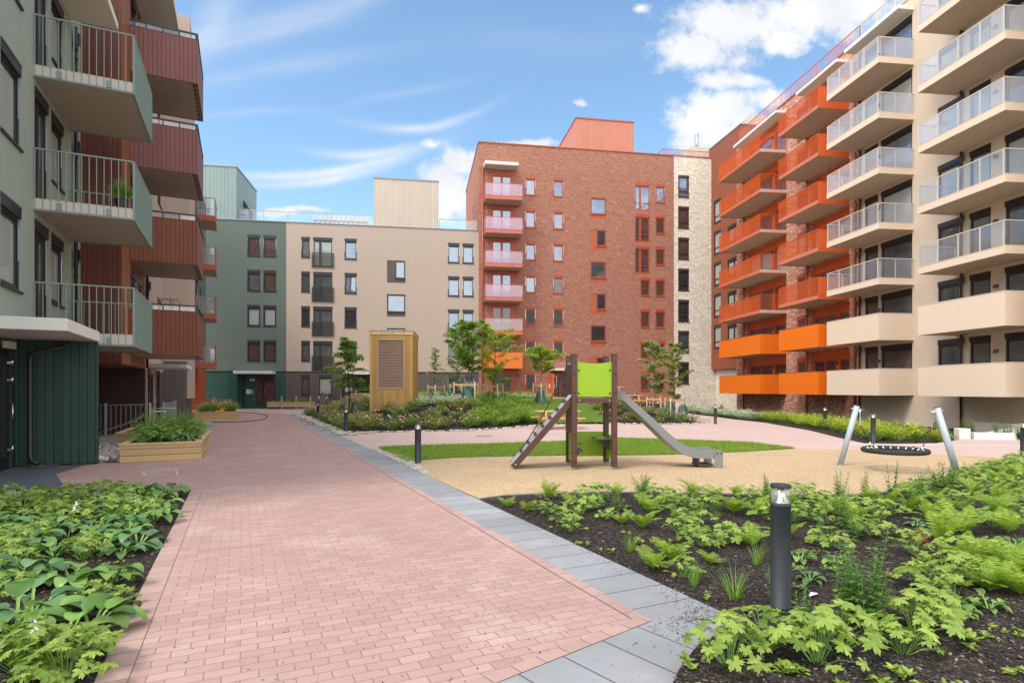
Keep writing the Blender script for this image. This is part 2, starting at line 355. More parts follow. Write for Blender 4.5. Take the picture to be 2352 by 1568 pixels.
M['orange_infill'] = boards('orange_infill', (0.50, 0.125, 0.06), 0.1, 0.5, 0.08)
M['glass_sky'] = window_glass('glass_reflecting', (0.13, 0.15, 0.20), 0.24, None, (0.72, 0.84, 1.0))
M['glass_mid'] = window_glass('glass_half', (0.06, 0.065, 0.07), 0.07)
M['glass_dark'] = window_glass('glass_dark', (0.03, 0.03, 0.033), 0.0)
M['glass_curtain'] = window_glass('glass_curtained', (0.1, 0.1, 0.1), 0.06, (0.42, 0.44, 0.42))
M['glass_warm'] = window_glass('glass_warm', (0.09, 0.05, 0.04), 0.0)  # brown base colour stands in for brickwork reflected in the pane
M['glass_grey'] = window_glass('glass_greyish', (0.085, 0.085, 0.082), 0.02)
M['bal_glass'] = clear_glass('balcony_glass', (0.95, 0.96, 0.98), 0.07, (0.8, 0.82, 0.9))
M['bal_glass_white'] = clear_glass('balcony_glass_frosty', (0.94, 0.95, 0.97), 0.20, (0.86, 0.86, 0.90))
M['bal_glass_pink'] = clear_glass('balcony_glass_lilac', (0.88, 0.82, 0.90), 0.28, (0.70, 0.52, 0.64))
M['bal_glass_dark'] = clear_glass('balcony_glass_smoked', (0.80, 0.81, 0.80), 0.06, (0.3, 0.31, 0.3))
M['roof_glass'] = clear_glass('roof_glass', (0.93, 0.96, 0.97), 0.06, (0.8, 0.85, 0.9))
M['lamp_clear'] = clear_glass('lamp_sleeve', (0.90, 0.93, 0.86), 0.16, (0.75, 0.8, 0.7), 0.10)
M['brick_path'] = paving('clay_paving', (0.39, 0.258, 0.226), 0.19, 0.095, 0.0045, (0.23, 0.15, 0.13), 0.16, tint2=(0.36, 0.22, 0.19), dirt=0.22, dust=0.4)
M['border_path'] = paving('clay_paving_border', (0.39, 0.258, 0.226), 50.0, 0.19, 0.006, (0.20, 0.12, 0.10), 0.16, 0.0, dirt=0.22)
M['border_end'] = paving('clay_paving_end', (0.39, 0.258, 0.226), 0.19, 50.0, 0.006, (0.20, 0.12, 0.10), 0.16, 0.0, dirt=0.22)
M['plaza'] = paving('pale_paving', (0.50, 0.365, 0.325), 0.19, 0.095, 0.005, (0.38, 0.27, 0.24), 0.10, tint2=(0.47, 0.34, 0.30), dirt=0.22, rot=R_(-12))
M['slab'] = paving('grey_slab', (0.26, 0.267, 0.28), 50.0, 0.345, 0.008, (0.07, 0.07, 0.08), 0.2, 0.0, dirt=0.55, dust=0.25, tint2=(0.235, 0.242, 0.255))
M['slab2'] = paving('grey_slab_turned', (0.26, 0.267, 0.28), 0.345, 50.0, 0.008, (0.07, 0.07, 0.08), 0.2, 0.0, dirt=0.55, dust=0.25, tint2=(0.235, 0.242, 0.255))
M['sand'] = speckle('rubber_play_surface', [(0.0, (0.27, 0.18, 0.10)), (0.35, (0.41, 0.285, 0.165)), (0.75, (0.49, 0.355, 0.21)), (1.0, (0.60, 0.47, 0.31))], 80.0, 0.9, 0.4, 0.30)
M['mulch'] = speckle('bark_mulch', [(0.0, (0.012, 0.009, 0.008)), (0.5, (0.03, 0.022, 0.018)), (0.9, (0.055, 0.040, 0.033)), (0.99, (0.13, 0.11, 0.10))], 55.0, 0.95, 1.0, 0.4, 0.02)
M['soil_far'] = plain('ground_soil', (0.16, 0.13, 0.10), 0.95, 0, 0.2, 0.5)
M['lawn_base'] = speckle('lawn_soil', [(0.0, (0.05, 0.09, 0.015)), (0.5, (0.085, 0.15, 0.025)), (1.0, (0.13, 0.20, 0.04))], 60.0, 0.95, 0.6, 0.3)
M['grate'] = paving('steel_grate', (0.17, 0.19, 0.22), 0.9, 0.022, 0.008, (0.02, 0.02, 0.025), 0.1, 0.0)
M['roof_felt'] = plain('roof_felt', (0.14, 0.14, 0.14), 0.9)
M['trim_grey'] = plain('grey_flashing', (0.30, 0.30, 0.31), 0.5, 0.3)
M['white'] = plain('white_plastic', (0.75, 0.75, 0.75), 0.4)
M['sign'] = plain('sign_plate', (0.62, 0.58, 0.52), 0.4)
M['sign_ink'] = plain('sign_ink', (0.05, 0.05, 0.05), 0.6)
M['teal_sign'] = plain('teal_sign', (0.02, 0.22, 0.20), 0.4)
M['paper'] = plain('paper', (0.72, 0.72, 0.76), 0.8)
M['yellow'] = plain('yellow_plastic', (0.85, 0.36, 0.005), 0.35)
M['hose'] = plain('blue_hose', (0.25, 0.50, 0.60), 0.4)
M['hoop'] = plain('pale_plastic_pipe', (0.58, 0.57, 0.62), 0.4)
M['skin'] = plain('skin', (0.42, 0.20, 0.14), 0.5)
M['cloth_navy'] = plain('navy_cloth', (0.02, 0.022, 0.035), 0.9)
M['hair'] = plain('short_hair', (0.06, 0.03, 0.02), 0.8)
M['lamp_warm'] = plain('lamp_housing', (0.10, 0.09, 0.085), 0.5)
mm, tt, bb = new_mat('lamp_glow'); bb.inputs['Emission Color'].default_value = (1.0, 0.62, 0.25, 1); bb.inputs['Emission Strength'].default_value = 3.0
tt.put(bb.inputs['Base Color'], (0.9, 0.7, 0.4)); M['lamp_glow'] = mm
M['stone'] = None
mm, tt, bb = new_mat('river_stone'); g_ = tt.new('ShaderNodeNewGeometry')
tt.put(bb.inputs['Base Color'], tt.mix(tt.m('MULTIPLY', tt.noise(tt.obj(), 25.0, 4), 0.6), tt.ramp(g_.outputs['Random Per Island'], [(0.0, (0.20, 0.18, 0.16)), (0.35, (0.38, 0.33, 0.28)), (0.7, (0.52, 0.47, 0.40)), (1.0, (0.66, 0.62, 0.56))]), (0.25, 0.21, 0.18)))
bb.inputs['Roughness'].default_value = 0.75; M['stone'] = mm
mm, tt, bb = new_mat('bark_chip'); g_ = tt.new('ShaderNodeNewGeometry')
tt.put(bb.inputs['Base Color'], tt.ramp(g_.outputs['Random Per Island'], [(0.0, (0.012, 0.009, 0.007)), (0.5, (0.035, 0.024, 0.018)), (0.9, (0.07, 0.05, 0.038)), (0.99, (0.26, 0.22, 0.19))]))
bb.inputs['Roughness'].default_value = 0.85; M['chip'] = mm
M['lf_ger'] = leafm('geranium_leaf', (0.14, 0.23, 0.03), (0.36, 0.46, 0.09), 0.35)
M['lf_ger2'] = leafm('geranium_leaf_dark', (0.12, 0.23, 0.045), (0.26, 0.38, 0.10), 0.32)  # a deeper green than the first geranium leaf
M['lf_hosta'] = leafm('hosta_leaf', (0.07, 0.17, 0.035), (0.22, 0.35, 0.08), 0.22, 0.33, 0.4)
M['lf_hosta2'] = leafm('blue_hosta_leaf', (0.08, 0.18, 0.075), (0.16, 0.29, 0.11), 0.2, 0.38)
M['lf_fern'] = leafm('fern_leaf', (0.17, 0.28, 0.02), (0.38, 0.49, 0.06), 0.4)
M['lf_grass'] = leafm('tuft_blade', (0.10, 0.24, 0.03), (0.25, 0.42, 0.07), 0.3)
M['lf_lawn'] = leafm('lawn_blade', (0.15, 0.26, 0.015), (0.30, 0.42, 0.05), 0.35, 0.5, 0.35, 0.5)
M['lf_loose'] = leafm('loosestrife_leaf', (0.08, 0.19, 0.035), (0.16, 0.30, 0.06), 0.3)
M['lf_rose'] = leafm('rose_leaf', (0.12, 0.19, 0.03), (0.36, 0.42, 0.08), 0.3, 0.45, 0.5)
M['lf_rose2'] = leafm('rose_leaf_bronze', (0.20, 0.17, 0.03), (0.34, 0.28, 0.05), 0.3)
M['lf_spirea'] = leafm('spirea_leaf', (0.27, 0.36, 0.02), (0.56, 0.60, 0.08), 0.35, 0.45, 0.55)
M['lf_spirea2'] = leafm('spirea_leaf_rusty', (0.42, 0.26, 0.05), (0.42, 0.48, 0.06), 0.35)
M['lf_silver'] = leafm('silver_leaf', (0.30, 0.38, 0.26), (0.62, 0.66, 0.52), 0.2)
M['lf_bush'] = leafm('bush_leaf', (0.14, 0.24, 0.03), (0.36, 0.46, 0.07), 0.3, 0.45, 0.45)
M['lf_tree_a'] = leafm('tree_leaf_mid', (0.12, 0.24, 0.03), (0.32, 0.46, 0.08), 0.45)
M['lf_tree_b'] = leafm('tree_leaf_yellow', (0.22, 0.33, 0.03), (0.46, 0.54, 0.08), 0.4)
M['lf_tree_c'] = leafm('tree_leaf_grey', (0.18, 0.25, 0.07), (0.36, 0.43, 0.18), 0.35)
M['lf_tree_d'] = leafm('tree_leaf_olive', (0.18, 0.23, 0.05), (0.38, 0.40, 0.12), 0.35)
M['lf_red'] = leafm('red_leaf', (0.45, 0.05, 0.02), (0.55, 0.12, 0.03), 0.3)
M['fl_pink'] = leafm('pink_petal', (0.72, 0.38, 0.52), (0.85, 0.60, 0.70), 0.3)
M['fl_white'] = leafm('white_petal', (0.72, 0.68, 0.74), (0.85, 0.85, 0.85), 0.3)
M['fl_purple'] = leafm('purple_petal', (0.42, 0.12, 0.50), (0.60, 0.25, 0.66), 0.3)
M['fl_brown'] = leafm('seed_spike', (0.12, 0.07, 0.05), (0.20, 0.12, 0.08), 0.2)
M['stem'] = plain('green_stem', (0.16, 0.30, 0.05), 0.5)

# ------------------------------------------------------------------ mesh builder
MESHES = {}
class MB:
    def __init__(s): s.v = []; s.f = []; s.mi = []; s.M = None; s.cur = 0; s.sm = []; s.smooth = False
    def add(s, vs, fs):
        b = len(s.v)
        if s.M is not None: vs = [s.M @ Vector(p) for p in vs]
        s.v.extend([tuple(p) for p in vs])
        for f in fs: s.f.append(tuple(i + b for i in f)); s.mi.append(s.cur); s.sm.append(s.smooth)
    def box(s, x0, x1, y0, y1, z0, z1):
        s.add([(x0, y0, z0), (x1, y0, z0), (x1, y1, z0), (x0, y1, z0), (x0, y0, z1), (x1, y0, z1), (x1, y1, z1), (x0, y1, z1)],
              [(0, 3, 2, 1), (4, 5, 6, 7), (0, 1, 5, 4), (1, 2, 6, 5), (2, 3, 7, 6), (3, 0, 4, 7)])
        return s
    def quad(s, a, b, c, d_): s.add([a, b, c, d_], [(0, 1, 2, 3)]); return s
    def prism(s, poly, axis, a, b):      # extrude a 2D outline along an axis
        n = len(poly)
        def P(p, t):
            if axis == 'y': return (p[0], t, p[1])
            if axis == 'x': return (t, p[0], p[1])
            return (p[0], p[1], t)
        s.add([P(p, a) for p in poly] + [P(p, b) for p in poly],
              [tuple(range(n)), tuple(range(2 * n - 1, n - 1, -1))] + [(i, (i + 1) % n, n + (i + 1) % n, n + i) for i in range(n)])
        return s
    def tube(s, pts, rad, seg=8, cap=True):
        pts = [Vector(p) for p in pts]; n = len(pts)
        if not isinstance(rad, (list, tuple)): rad = [rad] * n
        vs = []; prev = None
        for i, p in enumerate(pts):
            tdir = (pts[min(i + 1, n - 1)] - pts[max(i - 1, 0)])
            if tdir.length < 1e-9: tdir = Vector((0, 0, 1))
            tdir.normalize()
            ref = prev if prev is not None else (Vector((1, 0, 0)) if abs(tdir.x) < 0.8 else Vector((0, 1, 0)))
            a = (ref - tdir * ref.dot(tdir)); a.normalize(); bb_ = tdir.cross(a); prev = a
            for k in range(seg):
                an = 2 * math.pi * k / seg
                vs.append(p + (a * math.cos(an) + bb_ * math.sin(an)) * rad[i])
        fs = []
        for i in range(n - 1):
            for k in range(seg):
                k2 = (k + 1) % seg; fs.append((i * seg + k, i * seg + k2, (i + 1) * seg + k2, (i + 1) * seg + k))
        if cap: fs.append(tuple(range(seg - 1, -1, -1))); fs.append(tuple((n - 1) * seg + k for k in range(seg)))
        sm = s.smooth; s.smooth = seg > 5; s.add(vs, fs); s.smooth = sm
        return s
    def lathe(s, prof, seg=24, c=(0, 0)):
        vs = []
        for r, z in prof:
            for k in range(seg):
                an = 2 * math.pi * k / seg; vs.append((c[0] + r * math.cos(an), c[1] + r * math.sin(an), z))
        fs = [(i * seg + k, i * seg + (k + 1) % seg, (i + 1) * seg + (k + 1) % seg, (i + 1) * seg + k) for i in range(len(prof) - 1) for k in range(seg)]
        fs.append(tuple(range(seg - 1, -1, -1))); fs.append(tuple((len(prof) - 1) * seg + k for k in range(seg)))
        s.add(vs, fs); return s
    def ball(s, c, r, seg=8, rings=5, sq=(1, 1, 1)):
        vs = [(c[0], c[1], c[2] - r * sq[2])]
        for i in range(1, rings):
            ph = -math.pi / 2 + math.pi * i / rings
            for k in range(seg):
                an = 2 * math.pi * k / seg
                vs.append((c[0] + r * sq[0] * math.cos(ph) * math.cos(an), c[1] + r * sq[1] * math.cos(ph) * math.sin(an), c[2] + r * sq[2] * math.sin(ph)))
        vs.append((c[0], c[1], c[2] + r * sq[2])); fs = []
        for k in range(seg): fs.append((0, 1 + (k + 1) % seg, 1 + k))
        for i in range(rings - 2):
            for k in range(seg):
                a = 1 + i * seg; fs.append((a + k, a + (k + 1) % seg, a + seg + (k + 1) % seg, a + seg + k))
        t_ = len(vs) - 1; a = 1 + (rings - 2) * seg
        for k in range(seg): fs.append((a + k, a + (k + 1) % seg, t_))
        sm = s.smooth; s.smooth = True; s.add(vs, fs); s.smooth = sm
        return s
    def wall(s, x0, x1, z0, z1, holes=(), rev=0.14, back=None):
        """skin facing -y at y=0 with rectangular openings (x0,x1,z0,z1) and reveals"""
        hs = [h for h in holes if h[1] > x0 and h[0] < x1 and h[3] > z0 and h[2] < z1]
        xs = sorted({x0, x1, *[min(max(v, x0), x1) for h in hs for v in h[:2]]}); zs = sorted({z0, z1, *[min(max(v, z0), z1) for h in hs for v in h[2:]]})
        for i in range(len(xs) - 1):
            for j in range(len(zs) - 1):
                cx, cz = (xs[i] + xs[i + 1]) / 2, (zs[j] + zs[j + 1]) / 2
                if any(h[0] < cx < h[1] and h[2] < cz < h[3] for h in hs): continue
                s.quad((xs[i], 0, zs[j]), (xs[i + 1], 0, zs[j]), (xs[i + 1], 0, zs[j + 1]), (xs[i], 0, zs[j + 1]))
        for a, b, c, e in hs:
            c = max(c, z0); e = min(e, z1)
            s.quad((a, 0, c), (a, rev, c), (b, rev, c), (b, 0, c)); s.quad((a, 0, e), (b, 0, e), (b, rev, e), (a, rev, e))
            s.quad((a, 0, c), (a, 0, e), (a, rev, e), (a, rev, c)); s.quad((b, 0, c), (b, rev, c), (b, rev, e), (b, 0, e))
        if back is not None:
            bk = back
            s.quad((x0, 0, z0), (x0, 0, z1), (x0, rev, z1), (x0, rev, z0)); s.quad((x1, 0, z0), (x1, rev, z0), (x1, rev, z1), (x1, 0, z1))
            s.quad((x0, 0, z1), (x1, 0, z1), (x1, rev, z1), (x0, rev, z1)); s.quad((x0, 0, z0), (x0, rev, z0), (x1, rev, z0), (x1, 0, z0))
            s.box(x0, x1, rev, bk, z0, z1)
        return s
    def mesh(s, name, mats):
        me = bpy.data.meshes.new(name); me.from_pydata(s.v, [], s.f)
        if not isinstance(mats, (list, tuple)): mats = [mats]
        for m in mats: me.materials.append(M[m])
        if len(mats) > 1: me.polygons.foreach_set('material_index', s.mi)
        me.polygons.foreach_set('use_smooth', s.sm)
        me.update(); return me
    def build(s, name, mats, parent=None, loc=None, rotz=0.0, bevel=0.0):
        me = s.mesh(name, mats)
        if bevel:
            bm = bmesh.new(); bm.from_mesh(me)
            bmesh.ops.remove_doubles(bm, verts=bm.verts, dist=1e-5)
            bmesh.ops.bevel(bm, geom=[e for e in bm.edges if len(e.link_faces) == 2 and e.calc_face_angle(0) > 0.6], offset=bevel, segments=1, affect='EDGES')
            bm.to_mesh(me); bm.free()
        return link(name, me, parent, loc, rotz)

def link(name, me, parent=None, loc=None, rotz=0.0):
    o = bpy.data.objects.new(name, me); col.objects.link(o)
    if parent is not None: o.parent = parent
    if loc is not None: o.location = loc
    o.rotation_euler = (0, 0, rotz)
    return o
def tag(o, label=None, cat=None, group=None, kind=None):
    if label: o['label'] = label
    if cat: o['category'] = cat
    if group: o['group'] = group
    if kind: o['kind'] = kind
    return o
def empty(name, loc=(0, 0, 0), rotz=0.0, label=None, cat=None, group=None):
    o = bpy.data.objects.new(name, None); o.empty_display_size = 0.3; col.objects.link(o)
    o.location = loc; o.rotation_euler = (0, 0, rotz); return tag(o, label, cat, group)
KIDS = {}
def copy_tree(o, parent=None):
    c = o.copy(); col.objects.link(c)
    if parent is not None: c.parent = parent
    for ch in [k for k in o.children]: copy_tree(ch, c)
    return c
def place(o, loc, rotz=0.0, scale=1.0, label=None, group=None, cat=None):
    o.location = loc; o.rotation_euler = (0, 0, rotz)
    o.scale = (scale, scale, scale) if not isinstance(scale, tuple) else scale
    return tag(o, label, cat, group)

def G(x, y, z=0.0):                     # measured point of the ground plane
    Y = (CAMH - z) * F / (y - HY); return ((x - CX) / F * Y, Y)
def ss(t): t = max(0.0, min(1.0, t)); return t * t * (3 - 2 * t)
def inside(p, poly):
    x, y = p; r = False; j = len(poly) - 1
    for i in range(len(poly)):
        xi, yi = poly[i]; xj, yj = poly[j]
        if (yi > y) != (yj > y) and x < (xj - xi) * (y - yi) / (yj - yi) + xi: r = not r
        j = i
    return r
def dist_line(p, pts):
    best = 1e9
    for (ax, ay), (bx, by) in zip(pts[:-1], pts[1:]):
        dx_, dy_ = bx - ax, by - ay; L = dx_ * dx_ + dy_ * dy_ or 1e-9
        t = max(0, min(1, ((p[0] - ax) * dx_ + (p[1] - ay) * dy_) / L))
        best = min(best, math.hypot(p[0] - ax - t * dx_, p[1] - ay - t * dy_))
    return best
def sheet(name, poly, zf, mat, step=None, rot=0.0, kind='structure', smooth=True):
    """ground sheet over a world polygon; zf = height or function; rot turns the object's own axes"""
    pts = [Vector(p) for p in poly]; n = len(pts)
    if step:
        x0, x1 = min(p.x for p in pts), max(p.x for p in pts); y0, y1 = min(p.y for p in pts), max(p.y for p in pts)
        y = y0 + step / 2; row = 0
        while y < y1:
            x = x0 + (step / 2 if row % 2 else 0)
            while x < x1:
                if inside((x, y), poly) and dist_line((x, y), list(poly) + [poly[0]]) > step * 0.4: pts.append(Vector((x, y)))
                x += step
            y += step; row += 1
    vs, es, fs, *_ = delaunay_2d_cdt(pts, [(i, (i + 1) % n) for i in range(n)], [], 1, 1e-6)
    c, s_ = math.cos(-rot), math.sin(-rot)
    V = [(p.x * c - p.y * s_, p.x * s_ + p.y * c, zf(p.x, p.y) if callable(zf) else zf) for p in vs]
    me = bpy.data.meshes.new(name); me.from_pydata(V, [], [tuple(f) for f in fs]); me.materials.append(M[mat]); me.update()
    # face up
    if len(me.polygons) and me.polygons[0].normal.z < 0: me.flip_normals()
    me.polygons.foreach_set('use_smooth', [smooth] * len(me.polygons))
    o = bpy.data.objects.new(name, me); col.objects.link(o); o.rotation_euler = (0, 0, rot)
    return tag(o, kind=kind)

# frames ------------------------------------------------------------
AL = R_(25.0); cL, sL = math.cos(AL), math.sin(AL)          # left row and path: x = across (n), y = along (a)
def L2(n, a): return (n * cL - a * sL, n * sL + a * cL)
def La(px_, n):                                             # where the sight line of a column meets plane n
    s = (px_ - CX) / F; return n * (cL - sL * s) / (cL * s + sL)
TB = 0.165; AB = math.atan(TB); cB, sB = math.cos(AB), math.sin(AB); YB = 53.2
def Bu(px_): s = (px_ - CX) / F; Y = YB / (1 - TB * s); return s * Y / cB
def Bz(px_, py): s = (px_ - CX) / F; Y = YB / (1 - TB * s); return CAMH + (HY - py) / F * Y
def B2(u, v=0.0): return (u * cB - v * sB, YB + u * sB + v * cB)
TR = 0.115; wR = Vector((-TR, 1)).normalized(); XR = 23.45
def Ra(px_, b=0.0): s = (px_ - CX) / F; nx, ny = wR.y, -wR.x; return (XR + nx * b - s * ny * b) / (s * wR.y - wR.x)
def Bu2(px_, v): s = (px_ - CX) / F; return (s * (YB + v * cB) + v * sB) / (cB - s * sB)
def R2(a, b=0.0): return (XR + a * wR.x + b * wR.y, a * wR.y - b * wR.x)
AR = math.atan2(-wR.y, -wR.x)                               # local x runs towards the camera, local y away from the court
# ================================================================== BUILDINGS
I4 = Matrix.Identity(4)
def WT(x=0, y=0, deg=0): return Matrix.Translation((x, y, 0)) @ Matrix.Rotation(R_(deg), 4, 'Z')
class Bld:
    def __init__(s, name, label, cat, frame, base, group=None):
        f = {'L': (L2, AL), 'B': (B2, AB), 'R': (lambda x, y: R2(-x, y), AR)}[frame]
        X, Y = f[0](*base); s.e = empty(name, (X, Y, 0), f[1], label, cat, group)
        s.T = Matrix.Translation((-base[0], -base[1], 0)); s.k = {}
    def mb(s, W=None): m = MB(); m.M = s.T @ (W or I4); return m
    def put(s, name, me, W, x, y, z, parent=None):
        Q = s.T @ W; p = Q @ Vector((x, y, z)); o = link(name, me, parent or s.e, p if parent is None else (x, y, z), Q.to_euler().z if parent is None else 0)
        return o
    def win(s, W, x, z, w, h, style='casement', frame='dark_frame', glass='glass_mid', name='window', y=0.0):
        fm, pm = win_mesh(w, h, style, frame, glass)
        o = s.put(name, fm, W, x, y, z); link('pane', pm, o); return o
WC = {}
def win_mesh(w, h, style, frame, glass):
    w = round(w, 2); h = round(h, 2); k = (w, h, style, frame)
    if k not in WC:
        b = MB(); o = 0.065; y0, y1 = 0.035, 0.13; bx = 0.24 if style in ('casement', 'french', 'rdoor', 'wide') else 0.0
        if bx: b.box(0, w, -0.012, y1, h - bx, h); b.box(0.0, w, -0.018, 0.0, h - 0.05, h + 0.012)
        top = h - bx
        b.box(0, o, y0, y1, 0, top); b.box(w - o, w, y0, y1, 0, top); b.box(o, w - o, y0, y1, top - o, top); b.box(o, w - o, y0, y1, 0, o)
        if style in ('casement', 'plain', 'wide', 'split'):
            b.box(-0.02, w + 0.02, -0.05, y0, -0.045, 0.0)
            i0 = o + 0.012; s0 = i0 + 0.045
            b.box(i0, s0, y0 + 0.02, y1 - .02, i0, top - i0); b.box(w - s0, w - i0, y0 + .02, y1 - .02, i0, top - i0)
            b.box(s0, w - s0, y0 + .02, y1 - .02, top - s0, top - i0); b.box(s0, w - s0, y0 + .02, y1 - .02, i0, s0)
        if style == 'split': b.box(o, w - o, y0 - .005, y1, h * 0.26, h * 0.26 + 0.07); b.box(0, w, -0.012, y1, h - .24, h)
        if style in ('french', 'rdoor', 'rd'):
            mx = w * (0.62 if style == 'french' else 0.5)
            if style == 'french': mx = w * 0.36
            b.box(mx - .05, mx + .05, y0, y1, o, top - o); b.box(o, w - o, y0 + .004, y1, h * 0.28, h * 0.28 + 0.04) if frame == 'orange_frame' else None
            for a, c in ((o, mx - .05), (mx + .05, w - o)):
                b.box(a, a + .05, y0 + .02, y1 - .02, o, top - o); b.box(c - .05, c, y0 + .02, y1 - .02, o, top - o)
                b.box(a + .05, c - .05, y0 + .02, y1 - .02, o, o + .10); b.box(a + .05, c - .05, y0 + .02, y1 - .02, top - o - .06, top - o)
        if style == 'glazed_door':
            b.box(o, o + .09, y0 + .01, y1, o, top - o); b.box(w - o - .09, w - o, y0 + .01, y1, o, top - o)
            b.box(o + .09, w - o - .09, y0 + .01, y1, o, o + .16); b.box(o + .09, w - o - .09, y0 + .01, y1, top - o - .09, top - o)
        b.cur = 1
        if style in ('casement', 'wide', 'french'):
            b.box(.018, .034, y0 - .012, y0, top * 0.42, top - .02); b.box(w - .034, w - .018, y0 - .012, y0, top * 0.42, top - .02)
        if style == 'glazed_door':
            b.tube([(w - o - .045, y0 + .01, 1.0), (w - o - .045, -.05, 1.0), (w - o - .045, -.05, 1.3), (w - o - .045, y0 + .01, 1.3)], .012, 6)
        WC[k] = b.mesh('window_frame', [frame, 'chrome'])
    k2 = (w, h, glass, 'p')
    if k2 not in WC:
        b = MB(); b.quad((.05, .09, .05), (w - .05, .09, .05), (w - .05, .09, h - .05), (.05, .09, h - .05)); WC[k2] = b.mesh('pane', glass)
    return WC[k], WC[k2]

